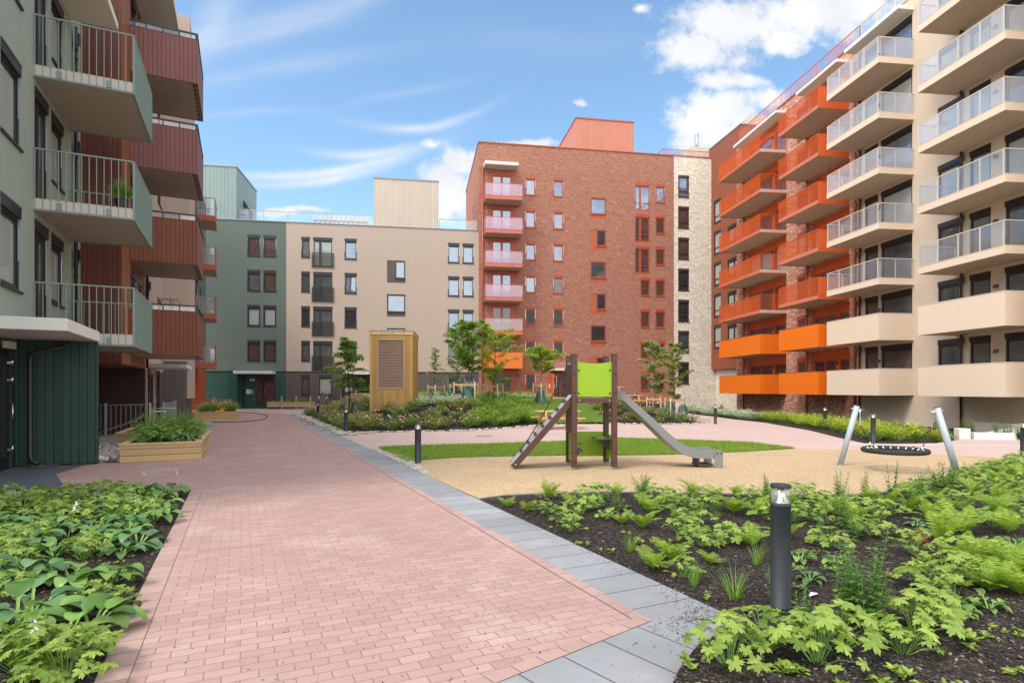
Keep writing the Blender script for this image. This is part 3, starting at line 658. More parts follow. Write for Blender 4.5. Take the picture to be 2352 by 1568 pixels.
BC = {}
def balcony(bl, W, x0, x1, d, zb, kind, near='x1', y=0.0, **kw):
    """slab with railing; wall-local: x along the wall, -y outwards"""
    w = round(x1 - x0, 2); key = (w, round(d, 2), kind, near, tuple(sorted(kw.items())))
    if key not in BC:
        out = []
        st = kw.get('st', 0.24)
        fas = {'beige': 'beige_rail', 'beige_solid': 'beige_panel', 'orange': 'concrete_white', 'orange_solid': 'orange_panel', 'green': 'concrete_white', 'brown': 'soffit_grey', 'brown_low': 'soffit_grey', 'terr': 'orange_frame', 'red': 'red_rail', 'red2': 'orange_frame', 'red_solid': 'orange_panel'}[kind]
        sof = 'soffit_grey' if kind in ('green', 'brown', 'brown_low') else 'soffit'
        b = MB(); b.box(0.02, w - 0.02, -d + 0.02, -0.003, 0.012, st - 0.01); out.append(('balcony', b, sof))
        e = MB(); p = MB(); g = MB(); r = MB()
        if kind in ('beige',):
            h = 0.34; e.box(-.003, w + .003, -d, -d + .03, 0, h); e.box(-.003, .03, -d + .03, 0, 0, h); e.box(w - .03, w + .003, -d + .03, 0, 0, h); e.box(-.01, w + .01, -d - .012, -d + .04, h, h + .02); e.box(w - .04, w + .01, -d + .04, -.0, h, h + .02)
            out.append(('fascia', e, 'beige_panel'))
            T_ = 1.42
            r.box(0, w, -d, -d + .05, T_ - .035, T_); r.box(0, .05, -d + .05, 0, T_ - .035, T_); r.box(w - .05, w, -d + .05, 0, T_ - .035, T_)
            nx_ = max(2, int(round(w / 1.15))); 
            for i in range(nx_ + 1): xx = .06 + (w - .16) * i / nx_; r.box(xx, xx + .04, -d - .006, -d + .003, h, T_ - .035); r.box(xx, xx + .04, -d + .013, -d + .05, h, T_ - .035)
            for sx in (.02, w - .055):
                for i in range(1, 3): yy = -d + (d - .1) * i / 2; r.box(sx, sx + .035, yy, yy + .045, h, T_ - .035)
            out.append(('railing', r, 'beige_rail'))
            g.box(.01, w - .01, -d + .003, -d + .013, h + .04, T_ - .045); g.box(.003, .013, -d + .05, -.05, h + .04, T_ - .045); g.box(w - .013, w - .003, -d + .05, -.05, h + .04, T_ - .045)
            out.append(('glass_panel', g, kw.get('glass', 'bal_glass_white')))
        elif kind in ('beige_solid', 'orange_solid', 'red_solid'):
            T_ = 1.42; pm = {'beige_solid': 'beige_panel', 'orange_solid': 'orange_panel', 'red_solid': 'orange_panel'}[kind]
            n_ = 2; 
            for i in range(n_): p.box(w * i / n_ + (.004 if i else 0), w * (i + 1) / n_ - (0 if i == n_ - 1 else .004), -d, -d + .035, -.02, T_)
            p.box(0, .035, -d + .036, 0, -.02, T_); p.box(w - .035, w, -d + .036, 0, -.02, T_)
            out.append(('panel', p, pm))
            e.box(-.012, w + .012, -d - .012, -d + .06, T_, T_ + .03); e.box(-.012, .06, -d + .06, 0, T_, T_ + .03); e.box(w - .06, w + .012, -d + .06, 0, T_, T_ + .03)
            out.append(('capping', e, 'beige_rail' if kind == 'beige_solid' else 'orange_frame'))
        elif kind in ('orange', 'green'):
            T_ = 1.38; rm = 'orange_rail' if kind == 'orange' else 'green_rail'; sp = 0.105; bw = .012 if kind == 'orange' else .011
            e.box(0, w, -d + .012, -d + .02, 0.03, st); e.box(0, .02, -d + .02, 0, 0.03, st); e.box(w - .02, w, -d + .02, 0, .03, st); out.append(('slab_edge', e, 'concrete'))
            r.box(0, w, -d - .03, -d + .012, T_ - .02, T_ + .012); r.box(-.015, .022, -d + .012, 0, T_ - .02, T_ + .012); r.box(w - .022, w + .015, -d + .012, 0, T_ - .02, T_ + .012)
            r.box(0, w, -d - .025, -d + .008, -.012, .014)
            n_ = int(w / sp)
            for i in range(n_ + 1): xx = (w - bw) * i / n_; r.box(xx, xx + bw, -d - .03, -d + .006, 0.014, T_ - .02)
            m_ = int(d / (sp if kind == 'orange' else .135))
            for side in ('x0', 'x1'):
                xb = 0 if side == 'x0' else w
                if kw.get('solid') and side == near:
                    p.box(xb - .015, xb + .006, -d + .012, -.02, 0, T_ - .02); continue
                for i in range(1, m_ + 1): yy = -d + (d - .03) * i / m_; r.box(xb - .008, xb + .008, yy - .008, yy + .008 if kind == 'green' else yy, .014, T_ - .02)
                r.box(xb - .014, xb + .014, -d + .012, 0, -.012, .014)
            out.append(('railing', r, rm))
            if p.v: out.append(('side_panel', p, 'orange_rail'))
            if kind == 'green':
                t_ = MB(); t_.box(.03, w - .03, -d + .03, -.01, st, st + .035); out.append(('deck', t_, 'timber_pale'))
                for yy in (-d * .75, -d * .25): br = MB(); br.box(-.018, -.0, yy - .05, yy + .05, .03, .2); out.append(('bracket', br, 'green_rail'))
        elif kind in ('brown', 'brown_low'):
            T_ = 1.44; pm = 'purple_boards' if kind == 'brown' else 'brown_boards'
            p.box(0, w, -d, -d + .05, 0, T_); p.box(0, .05, -d + .05, 0, 0, T_); p.box(w - .05, w, -d + .05, 0, 0, T_); out.append(('cladding', p, pm))
            r.box(-.01, w + .01, -d - .01, -d + .05, T_ + .17, T_ + .215); r.box(-.01, .05, -d + .05, 0, T_ + .17, T_ + .215); r.box(w - .05, w + .01, -d + .05, 0, T_ + .17, T_ + .215)
            for i in range(5): xx = (w - .04) * i / 4; r.box(xx, xx + .04, -d + .0, -d + .04, T_, T_ + .17)
            for i in range(4): yy = -d + (d - .04) * i / 4; r.box(0.0, .035, yy + .041, yy + .075, T_, T_ + .17)
            r.box(-.006, w + .006, -d - .006, -d + .055, T_, T_ + .02); r.box(-.006, .055, -d + .055, 0, T_, T_ + .02)
            for i in range(9): xx = .2 + (w - .4) * i / 8; e.box(xx - .11, xx + .11, -d + .08, -d + .15, -.001, .011)
            out.append(('edge_slots', e, 'black'))
            out.append(('railing', r, 'dark_frame'))
            g.box(.01, w - .01, -d + .015, -d + .025, T_ + .02, T_ + .17); g.box(.012, .022, -d + .05, -.02, T_ + .02, T_ + .17); out.append(('glass_panel', g, 'bal_glass'))
        elif kind in ('terr', 'red', 'red2'):
            T_ = 1.42; h = .32; rm = {'terr': 'orange_frame', 'red': 'red_rail', 'red2': 'orange_rail'}[kind]
            e.box(0, w, -d, -d + .03, 0, h); e.box(0, .03, -d + .03, 0, 0, h); e.box(w - .03, w, -d + .03, 0, 0, h); e.box(-.01, w + .01, -d - .012, -d + .04, h, h + .02); out.append(('fascia', e, rm))
            r.box(0, w, -d + .0, -d + .04, T_ - .03, T_); r.box(0, .04, -d + .04, 0, T_ - .03, T_); r.box(w - .04, w, -d + .04, 0, T_ - .03, T_)
            for i in range(4): xx = .02 + (w - .08) * i / 3; r.box(xx, xx + .035, -d + .02, -d + .05, h, T_ - .03)
            for sx in (.01, w - .04):
                for i in range(1, 3): yy = -d + (d - .1) * i / 2; r.box(sx, sx + .03, yy, yy + .035, h, T_ - .03)
            if kind == 'red2':
                for i in range(int(w / .12)): r.box(.03 + i * .12, .04 + i * .12, -d + .03, -d + .042, h, T_ - .03)
            out.append(('railing', r, rm))
            gm = {'terr': 'bal_glass', 'red': 'bal_glass_pink', 'red2': 'bal_glass'}[kind]
            g.box(.01, w - .01, -d + .003, -d + .013, h + .04, T_ - .04); g.box(.003, .013, -d + .04, -.04, h + .04, T_ - .04); g.box(w - .013, w - .003, -d + .04, -.04, h + .04, T_ - .04); out.append(('glass_panel', g, gm))
        BC[key] = [(n, b_.mesh(n, m_)) for n, b_, m_ in out]
    L_ = BC[key]; root = bl.put(L_[0][0], L_[0][1], W, x0, y, zb)
    for n, me in L_[1:]: link(n, me, root)
    return root
def canopy(bl, W, x0, x1, d, z, th=.2, mat='concrete_white', y=0.0, name='canopy'):
    b = MB(); b.box(0, x1 - x0, -d, -.004, 0, th); me = b.mesh(name, mat); return bl.put(name, me, W, x0, y, z)
def pipe(bl, W, x, z0, z1, mat='black', y=-.09, r=.045, elbows=(), name='drainpipe'):
    b = MB(); b.tube([(0, 0, 0), (0, 0, z1 - z0)], r, 8)
    for e in elbows: b.tube([(0, 0, e - z0 - .35), (0, .0, e - z0 - .22), (.14, -.05, e - z0 - .05), (.14, -.05, e - z0 + .18)], r * 1.25, 8)
    z = .6
    while z < z1 - z0: b.tube([(0, 0, z), (0, 0, z + .06)], r * 1.25, 8); z += 1.5
    return bl.put(name, b.mesh(name, mat), W, x, y, z0)
def wall_lamp(bl, W, x, z, on=False, y=0.0):
    b = MB(); b.lathe([(.05, .09), (.055, .10), (.10, -.05), (.095, -.06), (.085, -.055)], 12); b.box(-.05, .05, 0, .14, -.0, .10)
    o = bl.put('wall_lamp', b.mesh('wall_lamp', 'lamp_warm'), W, x, y - .14, z)
    if on:
        g = MB(); g.lathe([(.055, -.052), (.055, -.046)], 10); link('bulb', g.mesh('bulb', 'lamp_glow'), o)
    return o
def text_mesh(txt, size, depth=0.004):
    cu = bpy.data.curves.new('lettering', 'FONT'); cu.body = txt; cu.size = size; cu.extrude = depth; cu.align_x = 'CENTER'; cu.align_y = 'CENTER'; cu.resolution_u = 3
    ob = bpy.data.objects.new('lettering', cu); dg = bpy.context.evaluated_depsgraph_get(); me = bpy.data.meshes.new_from_object(ob.evaluated_get(dg)); bpy.data.objects.remove(ob)
    me.transform(Matrix.Rotation(math.pi / 2, 4, 'X')); return me
def lettering(bl, W, x, y, z, txt, size, mat='sign_ink', parent=None, name='lettering'):
    me = text_mesh(txt, size); me.materials.clear(); me.materials.append(M[mat]); return bl.put(name, me, W, x, y, z) if parent is None else link(name, me, parent, (x, y, z))

# ---------------------------------------------------------------- left row, green block
WA = WT(-4.24, 0, 90); WB_ = WT(-3.24, 0, 90); WC_ = WT(-2.19, 0, 90); WD = WT(-2.6, 0, 90)
g1 = Bld('green_apartment_block', 'pale green rendered block at the left edge with barred green balconies', 'apartment building', 'L', (-4.24, 8.0))
holes = []
for k in range(-1, 4): holes.append((14.35, 15.5, 6.66 + 3 * k, 8.44 + 3 * k)) if k >= -1 else None
holes = [h for h in holes if h[2] > 3.2]
for k in range(4): holes += [(16.38, 17.4, 2.9 + 3 * k, 5.45 + 3 * k), (17.65, 18.7, 3.75 + 3 * k, 5.45 + 3 * k)]
dh = (13.3, 14.95, 0.02, 2.45)
m = g1.mb(WA); m.wall(8.0, 20.5, 2.62, 13.7, holes, .16, 6.0); m.build('wall', 'green_render', g1.e)
m = g1.mb(WA); m.wall(8.0, 20.5, 0.0, 2.62, [dh], .2, 6.0); m.build('ground_floor_wall', 'green_boards', g1.e)
for h in holes:
    d_ = h[2] - 2.9 - 3 * round((h[2] - 2.9) / 3)
    st = 'glazed_door' if h[1] < 17.5 and h[0] > 16 else 'casement'
    g1.win(WA, h[0], h[2], h[1] - h[0], h[3] - h[2], st if st == 'casement' else 'french', 'black', 'glass_curtain' if st == 'casement' else 'glass_grey', name='window' if st == 'casement' else 'balcony_door')
dr = g1.win(WA, dh[0], dh[2], dh[1] - dh[0], dh[3] - dh[2], 'glazed_door', 'black', 'glass_dark', name='entrance_door')
for z in (.35, 1.75, 2.1):
    hg = MB(); hg.box(1.50, 1.60, -.03, .03, z, z + .05); hg.tube([(1.56, -.04, z - .03), (1.56, -.04, z + .12)], .02, 8); link('hinge', hg.mesh('hinge', 'chrome'), dr)
sg = MB(); sg.box(.62, 1.12, .06, .075, 1.55, 1.83); s_o = link('door_sign', sg.mesh('door_sign', 'teal_sign'), dr)
lettering(g1, WA, 1.0, .05, 1.72, 'ning', .12, 'white', parent=s_o)
lm = MB(); lm.box(0, .42, -.10, 0, 0, .14); g1.put('bulkhead_lamp', lm.mesh('bulkhead_lamp', 'sign'), WA, 14.45, 0, 2.42)
# wing wall and porch slab
m = g1.mb(); m.box(-4.2, -2.81, 15.02, 15.14, 0.05, 2.63); m.build('wing_wall', 'green_boards', g1.e)
m = g1.mb(); m.box(-4.24, -2.80, 12.6, 15.16, 2.64, 2.86); m.build('porch_slab', 'concrete_white', g1.e, bevel=.008)
m = g1.mb(); m.M = m.M; m.tube([(-3.3, 14.9, 2.62), (-3.34, 14.88, 2.5), (-3.88, 14.86, 2.36), (-3.92, 14.86, 2.2), (-3.92, 14.86, .25), (-3.88, 14.84, .13), (-3.76, 14.78, .1)], .045, 10); m.build('drainpipe', 'black', g1.e)
for k in range(3):
    balcony(g1, WA, 16.3, 19.33, 1.89, 2.64 + 3 * k, 'green', 'x0')
    if k: pass
canopy(g1, WA, 16.3, 19.33, 1.1, 11.64)
pipe(g1, WA, 19.55, 2.6, 11.6, 'black', elbows=(5.3, 8.3, 11.3))
# ---------------------------------------------------------------- left row, brown timber block
g2 = Bld('brown_timber_block', 'brown timber-clad block with boxed-in board balconies, between green and beige blocks', 'apartment building', 'L', (-4.24, 20.5))
zc = 2.38
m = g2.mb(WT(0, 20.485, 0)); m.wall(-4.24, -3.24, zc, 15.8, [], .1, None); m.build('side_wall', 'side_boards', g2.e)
h2 = []
for k in range(5): h2 += [(22.0, 23.1, 3.0 + 3 * k, 5.5 + 3 * k), (23.5, 24.5, 3.9 + 3 * k, 5.5 + 3 * k)]
m = g2.mb(WB_); m.wall(20.5, 25.1, zc, 15.8, h2, .16, 5.0); m.build('wall', 'rust_boards', g2.e)
for h in h2: g2.win(WB_, h[0], h[2], h[1] - h[0], h[3] - h[2], 'casement', 'black', rnd.choice(['glass_dark', 'glass_mid']))
m = g2.mb(); m.box(-8.5, -5.6, 20.6, 25.0, 0, zc - .01); m.box(-8.5, -3.26, 25.12, 25.3, -1.6, 3.0); m.build('ground_floor_wall', 'black_boards', g2.e)
for k in range(4): balcony(g2, WB_, 21.8, 24.8, 1.91, 2.73 + 3 * k, 'brown' if k > 1 else 'brown_low', 'x0')
canopy(g2, WB_, 21.8, 24.8, 1.15, 14.7)
pipe(g2, WB_, 24.9, 2.4, 15.0, 'black', elbows=(5.4, 8.4, 11.4))
# drying rack and towels on the lowest balcony
# ---------------------------------------------------------------- left row, beige block
g3 = Bld('beige_apartment_block', 'narrow beige rendered block with grey-brown boarded ground floor beyond the brown balconies', 'apartment building', 'L', (-3.24, 25.1))
h3 = [(28.5, 29.8, 3.6 + 3 * k, 5.5 + 3 * k) for k in range(5)]
m = g3.mb(WB_); m.wall(25.1, 30.5, 2.38, 18.8, h3, .16, 5.0); m.build('wall', 'beige_render', g3.e)
for i, h in enumerate(h3): g3.win(WB_, h[0], h[2], 1.3, 1.9, 'casement', 'dark_frame', 'glass_mid')
m = g3.mb(WT(0, 30.485, 0)); m.wall(-3.24, -2.19, 2.38, 18.8, [], .1, None); m.build('side_wall', 'beige_render', g3.e)
m = g3.mb(WC_); m.wall(30.5, 33.85, 1.2, 18.8, [], .1, 1.0); m.build('projecting_wall', 'beige_render', g3.e)
m = g3.mb(WT(0, 30.46, 0)); m.wall(-3.24, -2.30, 0.0, 2.9, [], .03, None); m.box(-2.31, -2.30, 0, .2, 0, 2.9); m.M = g3.T @ WB_; m.wall(27.9, 30.55, 0.0, 2.38, [], .1, 3.0); m.M = g3.T; m.box(-3.2, -2.35, 30.7, 33.8, 0, 1.2); m.build('ground_floor_wall', 'grey_boards', g3.e)
m = g3.mb(WB_); m.wall(25.3, 27.9, 0, 2.38, [(26.1, 27.5, .02, 2.25)], .12, 3.0); m.build('entrance_wall', 'beige_render', g3.e)
dr = g3.win(WB_, 26.1, .02, 1.4, 2.23, 'glazed_door', 'black', 'glass_dark', name='entrance_door')
canopy(g3, WB_, 25.6, 28.2, 1.3, 2.45, .14, name='porch_slab')
pipe(g3, WB_, 25.4, 0, 2.4, 'black'); pipe(g3, WB_, 28.1, 0, 2.4, 'black')
# ---------------------------------------------------------------- left row, far green block with orange balconies
g4 = Bld('far_green_block', 'far green rendered block with four orange-edged glass balconies and orange boarded base', 'apartment building', 'L', (-2.6, 33.9))
h4 = [(40.5, 42.6, 3.3 + 3.03 * k, 5.7 + 3.03 * k) for k in range(4)] + [(45.2, 46.4, 4.1 + 3.03 * k, 5.6 + 3.03 * k) for k in range(4)]
m = g4.mb(WD); m.wall(33.9, 51.8, 3.0, 16.0, h4, .16, 5.0); m.build('wall', 'green_render2', g4.e)
m = g4.mb(WD); m.wall(33.9, 51.8, 0.0, 3.0, [], .1, 5.0); m.build('ground_floor_wall', 'orange_boards', g4.e)
for i, h in enumerate(h4): g4.win(WD, h[0], h[2], h[1] - h[0], h[3] - h[2], 'french' if i < 4 else 'casement', 'black', rnd.choice(['glass_mid', 'glass_grey']))
for k in range(4): balcony(g4, WD, 40.3, 42.8, 1.1, 2.95 + 3.03 * k, 'terr', 'x0')

# ---------------------------------------------------------------- back: green part
def Bwin(xa, xb): return Bu(xa), Bu(xb)
def z3x(v): return 431.5 + .3811 * v
def z4x(v): return 1062.1 + .4317 * v
WB0 = WT(0, 0, 0)
uC = Bu(473.4); uGB = Bu(657.5); uBB = Bu(1099.5); uRW = Bu(1548); uWE = Bu(1634)
ZR = 16.05; ZG = 3.2
b1 = Bld('green_rendered_building', 'dark green rendered building facing the path with entrance 58F', 'apartment building', 'B', (uC - 1.5, 0))
h5 = []
for a, c in ((358, 436), (455, 533)):
    u0, u1 = Bwin(z3x(a), z3x(c))
    for k in range(1, 5): h5.append((u0, u1, 2.85 + 3 * k - 1.8, 2.85 + 3 * k))
m = b1.mb(WB0); m.wall(uC - 1.5, uGB, ZG, ZR, h5, .12, 12); m.build('wall', 'green_render2', b1.e)
ud0, ud1 = Bwin(z3x(412), z3x(528))
m = b1.mb(WB0); m.wall(uC - 1.5, uGB, 0, ZG, [(ud0, ud1, .3, 2.72)], .12, 12); m.build('ground_floor_wall', 'green_boards2', b1.e)
gl = ['glass_warm', 'glass_mid', 'glass_curtain', 'glass_curtain', 'glass_warm', 'glass_grey', 'glass_curtain', 'glass_curtain']
for i, h in enumerate(h5):
    row = i % 4
    b1.win(WB0, h[0], h[2], h[1] - h[0], 1.8, 'casement', 'dark_frame', ['glass_warm', 'glass_curtain', 'glass_grey', 'glass_warm'][row] if i < 4 else ['glass_warm', 'glass_curtain', 'glass_warm', 'glass_warm'][row])
m = b1.mb(WB0); m.box(uC - 1.5, uGB, -.035, .0, ZG - .08, ZG); m.build('flashing', 'black', b1.e)
m = b1.mb(WB0); m.box(uC - 1.5, uGB, -.06, .3, ZR, ZR + .06); m.build('roof_edge', 'trim_grey', b1.e)
dr = b1.win(WB0, ud0, .3, ud1 - ud0, 2.42, 'french', 'black', 'glass_warm', name='entrance_door')
hm = MB(); hm.tube([(.38 * (ud1 - ud0) + .12, -.02, .95), (.38 * (ud1 - ud0) + .12, -.08, .95), (.38 * (ud1 - ud0) + .12, -.08, 1.3), (.38 * (ud1 - ud0) + .12, -.02, 1.3)], .018, 6); link('handle', hm.mesh('handle', 'chrome'), dr)
u0, u1 = Bwin(z3x(305), z3x(530)); canopy(b1, WB0, u0, u1, 1.5, 2.95, .24, name='porch_slab')
m = b1.mb(WB0); m.box(Bu(z3x(285)), Bu(z3x(300)), -1.5, 0, 0, 3.2); m.box(Bu(z3x(300)), Bu(z3x(328)), -1.5, -1.4, 0, 2.94); m.build('wing_wall', 'green_boards2', b1.e)
pipe(b1, WB0, Bu(z3x(338)), .3, 2.9, 'black')
def entry_panel(bl, W, u, zb, txt, dz=2.35):
    s_ = MB(); s_.box(-.20, .20, -.02, -.004, -.09, .09); so = bl.put('number_sign', s_.mesh('number_sign', 'sign'), W, u, 0, zb + dz)
    lettering(bl, W, 0, -.027, 0, txt, .17, parent=so)
    wall_lamp(bl, W, u, zb + dz - .42)
    p_ = MB(); p_.box(-.12, .10, -.05, -.004, .95, 1.35); po = bl.put('intercom', p_.mesh('intercom', 'steel'), W, u, 0, zb)
    q_ = MB(); q_.box(-.06, .0, -.06, -.05, 1.22, 1.28); q_.box(-.06, .0, -.06, -.05, 1.04, 1.10); q_.box(-.09, .05, -.03, -.004, .80, .88); q_.box(-.08, .04, -.03, -.004, 1.45, 1.53); link('button_plate', q_.mesh('button_plate', 'black'), po)
    n_ = MB(); n_.box(-.48, -.14, -.02, -.004, .95, 1.35); link('notice', n_.mesh('notice', 'paper'), po)
entry_panel(b1, WB0, Bu(z3x(388)), .3, '58F', 2.15)
# bulkhead on the green roof
ug0 = Bu(440); ug1 = Bu(543)
m = b1.mb(WB0); m.box(ug0, ug1, .05, 6.3, ZR + .06, 20.55); m.build('stair_head', 'green_metal', b1.e)
m = b1.mb(WB0); m.box(ug0 - .05, ug1 + .05, 0, 6.35, 20.55, 20.66); m.build('stair_head_coping', 'trim_grey', b1.e)
m = b1.mb(WT(ug1, 0, 0)); m.box(0.002, .08, 3.9, 4.8, ZR + .06, ZR + 2.1); m.build('stair_head_door', 'dark_frame', b1.e)
m = b1.mb(WT(ug1, 0, 0)); m.prism([(.002, 17.9), (.4, 17.7), (.4, 17.75), (.002, 18.4)], 'y', 2.0, 2.6); m.build('vent_hood', 'dark_frame', b1.e)
m = b1.mb(WT(ug1, 0, 0)); m.box(.002, .3, 1.5, 1.9, 17.0, 17.35); m.build('timber_lamp_box', 'timber_pale', b1.e)
def roof_glass(bl, W, u0, u1, z, y=.5, h=1.0, side=None, rail='steel'):
    b = MB(); b.box(u0, u1, y, y + .04, z + h - .03, z + h + .02)
    n_ = max(2, int((u1 - u0) / 1.5))
    for i in range(n_ + 1): x = u0 + (u1 - u0 - .04) * i / n_; b.box(x, x + .03, y, y + .04, z, z + h - .03)
    b.M = bl.T @ W; 
    c = MB(); c.M = bl.T @ W; b2 = MB(); b2.M = bl.T @ W; b2.v = []; 
    r = MB(); r.M = bl.T @ W; r.add(b.v, b.f); ro = r.build('roof_railing', rail, bl.e)
    c.box(u0, u1, y + .045, y + .055, z + .05, z + h - .04); link('railing_glass', c.mesh('railing_glass', 'roof_glass'), ro); return ro
roof_glass(b1, WB0, ug1 + .1, uGB - .03, ZR + .06, rail='timber_pale')
# ---------------------------------------------------------------- back: beige part
b2 = Bld('beige_rendered_building', 'beige rendered building with dark windows between the green and the brick building', 'apartment building', 'B', (uGB, 0))
h6 = []; spec6 = []
def addw(L, S, xa, xb, tops, h, style, glass, mp=z3x, tp=None):
    u0, u1 = Bwin(mp(xa), mp(xb))
    for k, zt in enumerate(tops):
        g_ = glass[k % len(glass)] if isinstance(glass, (list, tuple)) else glass
        L.append((u0, u1, zt - h, zt)); S.append((u0, zt - h, u1 - u0, h, style, g_))
t4 = [14.85, 11.85, 8.85, 5.85]
addw(h6, spec6, 683, 736, t4, 1.78, 'casement', ['glass_grey', 'glass_mid', 'glass_dark', 'glass_grey'])
addw(h6, spec6, 755, 872, t4, 2.6, 'french', ['glass_curtain', 'glass_mid', 'glass_grey', 'glass_grey'])
addw(h6, spec6, 944, 1018, t4, 1.8, 'casement', ['glass_sky', 'glass_sky', 'glass_dark', 'glass_dark'])
addw(h6, spec6, 1567, 1637, t4, 1.8, 'casement', ['glass_sky', 'glass_sky', 'glass_sky', 'glass_mid'])
addw(h6, spec6, 1655, 1723, t4, 1.8, 'casement', ['glass_sky', 'glass_sky', 'glass_sky', 'glass_mid'])
addw(h6, spec6, 1200, 1311, [10.08, 7.08], 1.98, 'stair', ['glass_sky'])
u0, u1 = Bwin(z3x(1200), z3x(1311)); h6.append((u0, u1, 13.08 - 1.98, 13.08))
m = b2.mb(WB0); m.wall(uGB, uBB, ZG, ZR, h6, .12, 12); m.build('wall', 'beige_render', b2.e)
for (x, z, w_, h_, st, g_) in spec6:
    if st == 'stair':
        b2.win(WB0, x, z + .38, w_, h_ - .38, 'plain', 'dark_frame', g_); q = MB(); q.box(0, w_, .02, .06, 0, .37); b2.put('infill_panel', q.mesh('infill_panel', 'grey_boards'), WB0, x, 0, z)
    else: b2.win(WB0, x, z, w_, h_, st, 'dark_frame', g_)
    if st == 'french':
        q = MB(); q.box(-.1, w_ + .1, -.09, -.05, 1.22, 1.27); q.box(-.1, w_ + .1, -.09, -.05, .0, .05); q.box(-.1, -.06, -.09, -.0, 0, 1.25); q.box(w_ + .06, w_ + .1, -.09, 0, 0, 1.25)
        o = b2.put('juliet_railing', q.mesh('juliet_railing', 'dark_frame'), WB0, x, 0, z); g = MB(); g.box(-.06, w_ + .06, -.075, -.065, .05, 1.22); link('glass_panel', g.mesh('glass_panel', 'bal_glass_dark'), o)
q = MB(); q.box(0, u1 - u0, .02, .06, 0, .37); q.box(0, .7, .02, .06, .38, 1.98); b2.put('infill_panel', q.mesh('infill_panel', 'grey_boards'), WB0, u0, 0, 11.1)
b2.win(WB0, u0 + .7, 11.48, u1 - u0 - .7, 1.6, 'plain', 'dark_frame', 'glass_sky')
hg_ = []
for a, c in ((683, 735), (788, 870), (1567, 1637), (1670, 1723)): uu0, uu1 = Bwin(z3x(a), z3x(c)); hg_.append((uu0, uu1, 1.15, 2.9))
udg0, udg1 = Bwin(z3x(1000), z3x(1102)); hg_.append((udg0, udg1, .5, 2.72))
m = b2.mb(WB0); m.wall(uGB, uBB, 0, ZG, hg_, .12, 12); m.build('ground_floor_wall', 'grey_boards', b2.e)
for i, h in enumerate(hg_[:4]): b2.win(WB0, h[0], h[2], h[1] - h[0], h[3] - h[2], 'casement', 'dark_frame', ['glass_grey', 'glass_curtain', 'glass_dark', 'glass_mid'][i])
b2.win(WB0, udg0, .5, udg1 - udg0, 2.22, 'french', 'black', 'glass_dark', name='entrance_door')
canopy(b2, WB0, Bu(z3x(942)), Bu(z3x(1100)), 1.5, 2.93, .22, name='porch_slab'); entry_panel(b2, WB0, Bu(z3x(981)), .5, '58G', 1.98)
m = b2.mb(WB0); m.box(Bu(z3x(925)), Bu(z3x(938)), -1.4, 0, 0, 2.9); m.build('wing_wall', 'grey_boards', b2.e)
m = b2.mb(WB0); m.box(uGB, uBB, -.035, 0, ZG - .08, ZG); m.build('flashing', 'black', b2.e)
m = b2.mb(WB0); m.box(uGB, uBB - .02, -.06, .3, ZR, ZR + .06); m.build('roof_edge', 'trim_grey', b2.e)
ub0, ub1 = Bu(859), Bu(1007)
m = b2.mb(WB0); m.box(ub0, ub1, .05, 5, ZR + .06, 20.3); m.build('stair_head', 'beige_metal', b2.e)
m = b2.mb(WB0); m.box(ub0 - .04, ub1 + .04, 0, 5.05, 20.3, 20.42); m.build('stair_head_coping', 'trim_grey', b2.e)
roof_glass(b2, WB0, uGB + .03, ub0 - .1, ZR + .06, rail='timber_pale'); roof_glass(b2, WB0, ub1 + .1, uBB - .1, ZR + .06, rail='timber_pale')
# slatted bench seats on the roofs
def ribbed_bench(loc, rot, L, n, label):
    t = empty('ribbed_bench', (*loc, ZR + .06) if len(loc) == 2 else loc, rot, label, 'bench')
    b = MB()
    for z, y in ((.42, 0), (.42, .14), (.42, .28), (.48, .42), (.60, .52)): b.box(0, L, y, y + .09, z, z + .04)
    b.build('seat', 'timber_pale', t)
    for i in range(n):
        x = .05 + (L - .2) * i / (n - 1); r = MB(); r.prism([(0, 0), (.5, 0), (.55, .5), (.78, 1.15), (.70, 1.15), (.45, .60), (.35, .40), (0, .40)], 'x', x, x + .08); r.build('rib', 'timber_pale', t)
    return t
B3 = lambda u, v, z: (*B2(u, v), z)
ribbed_bench(B3(Bu(717), .62, ZR + .07), AB, Bu(843) - Bu(717), 12, 'long ribbed timber bench on the beige building roof')
# ---------------------------------------------------------------- back: red brick tower
b3 = Bld('red_brick_building', 'tall dark red brick building with a column of lilac glass balconies and entrance 58H', 'apartment building', 'B', (uBB, 0))
ZT = 24.1; h7 = []; s7 = []
tops7 = [21.3 - 3 * k for k in range(7)]
sk = ['glass_sky', 'glass_sky', 'glass_sky', 'glass_sky', 'glass_dark', 'glass_dark', 'glass_dark']
addw(h7, s7, 335, 390, tops7, 1.76, 'casement', sk, z4x)
addw(h7, s7, 483, 538, tops7[:6], 1.76, 'casement', ['glass_sky', 'glass_sky', 'glass_sky', 'glass_mid', 'glass_dark', 'glass_dark'], z4x)
addw(h7, s7, 918, 998, tops7[:3], 2.66, 'french', ['glass_sky', 'glass_warm', 'glass_warm'], z4x)
addw(h7, s7, 948, 998, tops7[3:], 1.76, 'casement', ['glass_warm'], z4x)
addw(h7, s7, 1028, 1078, tops7, 1.76, 'casement', ['glass_sky', 'glass_warm', 'glass_warm', 'glass_warm', 'glass_warm', 'glass_warm', 'glass_dark'], z4x)
uc0, uc1 = Bwin(z4x(682), z4x(765))
for k in range(6): h7.append((uc0, uc1, 19.64 - 3 * k - 2.0, 19.64 - 3 * k))
ubal0, ubal1 = Bwin(z4x(140), z4x(280))
for k in range(6): h7.append((ubal0, ubal1, 18.88 - 3 * k, 21.45 - 3 * k))
h7.append((ubal0, ubal1, .95, 3.4))
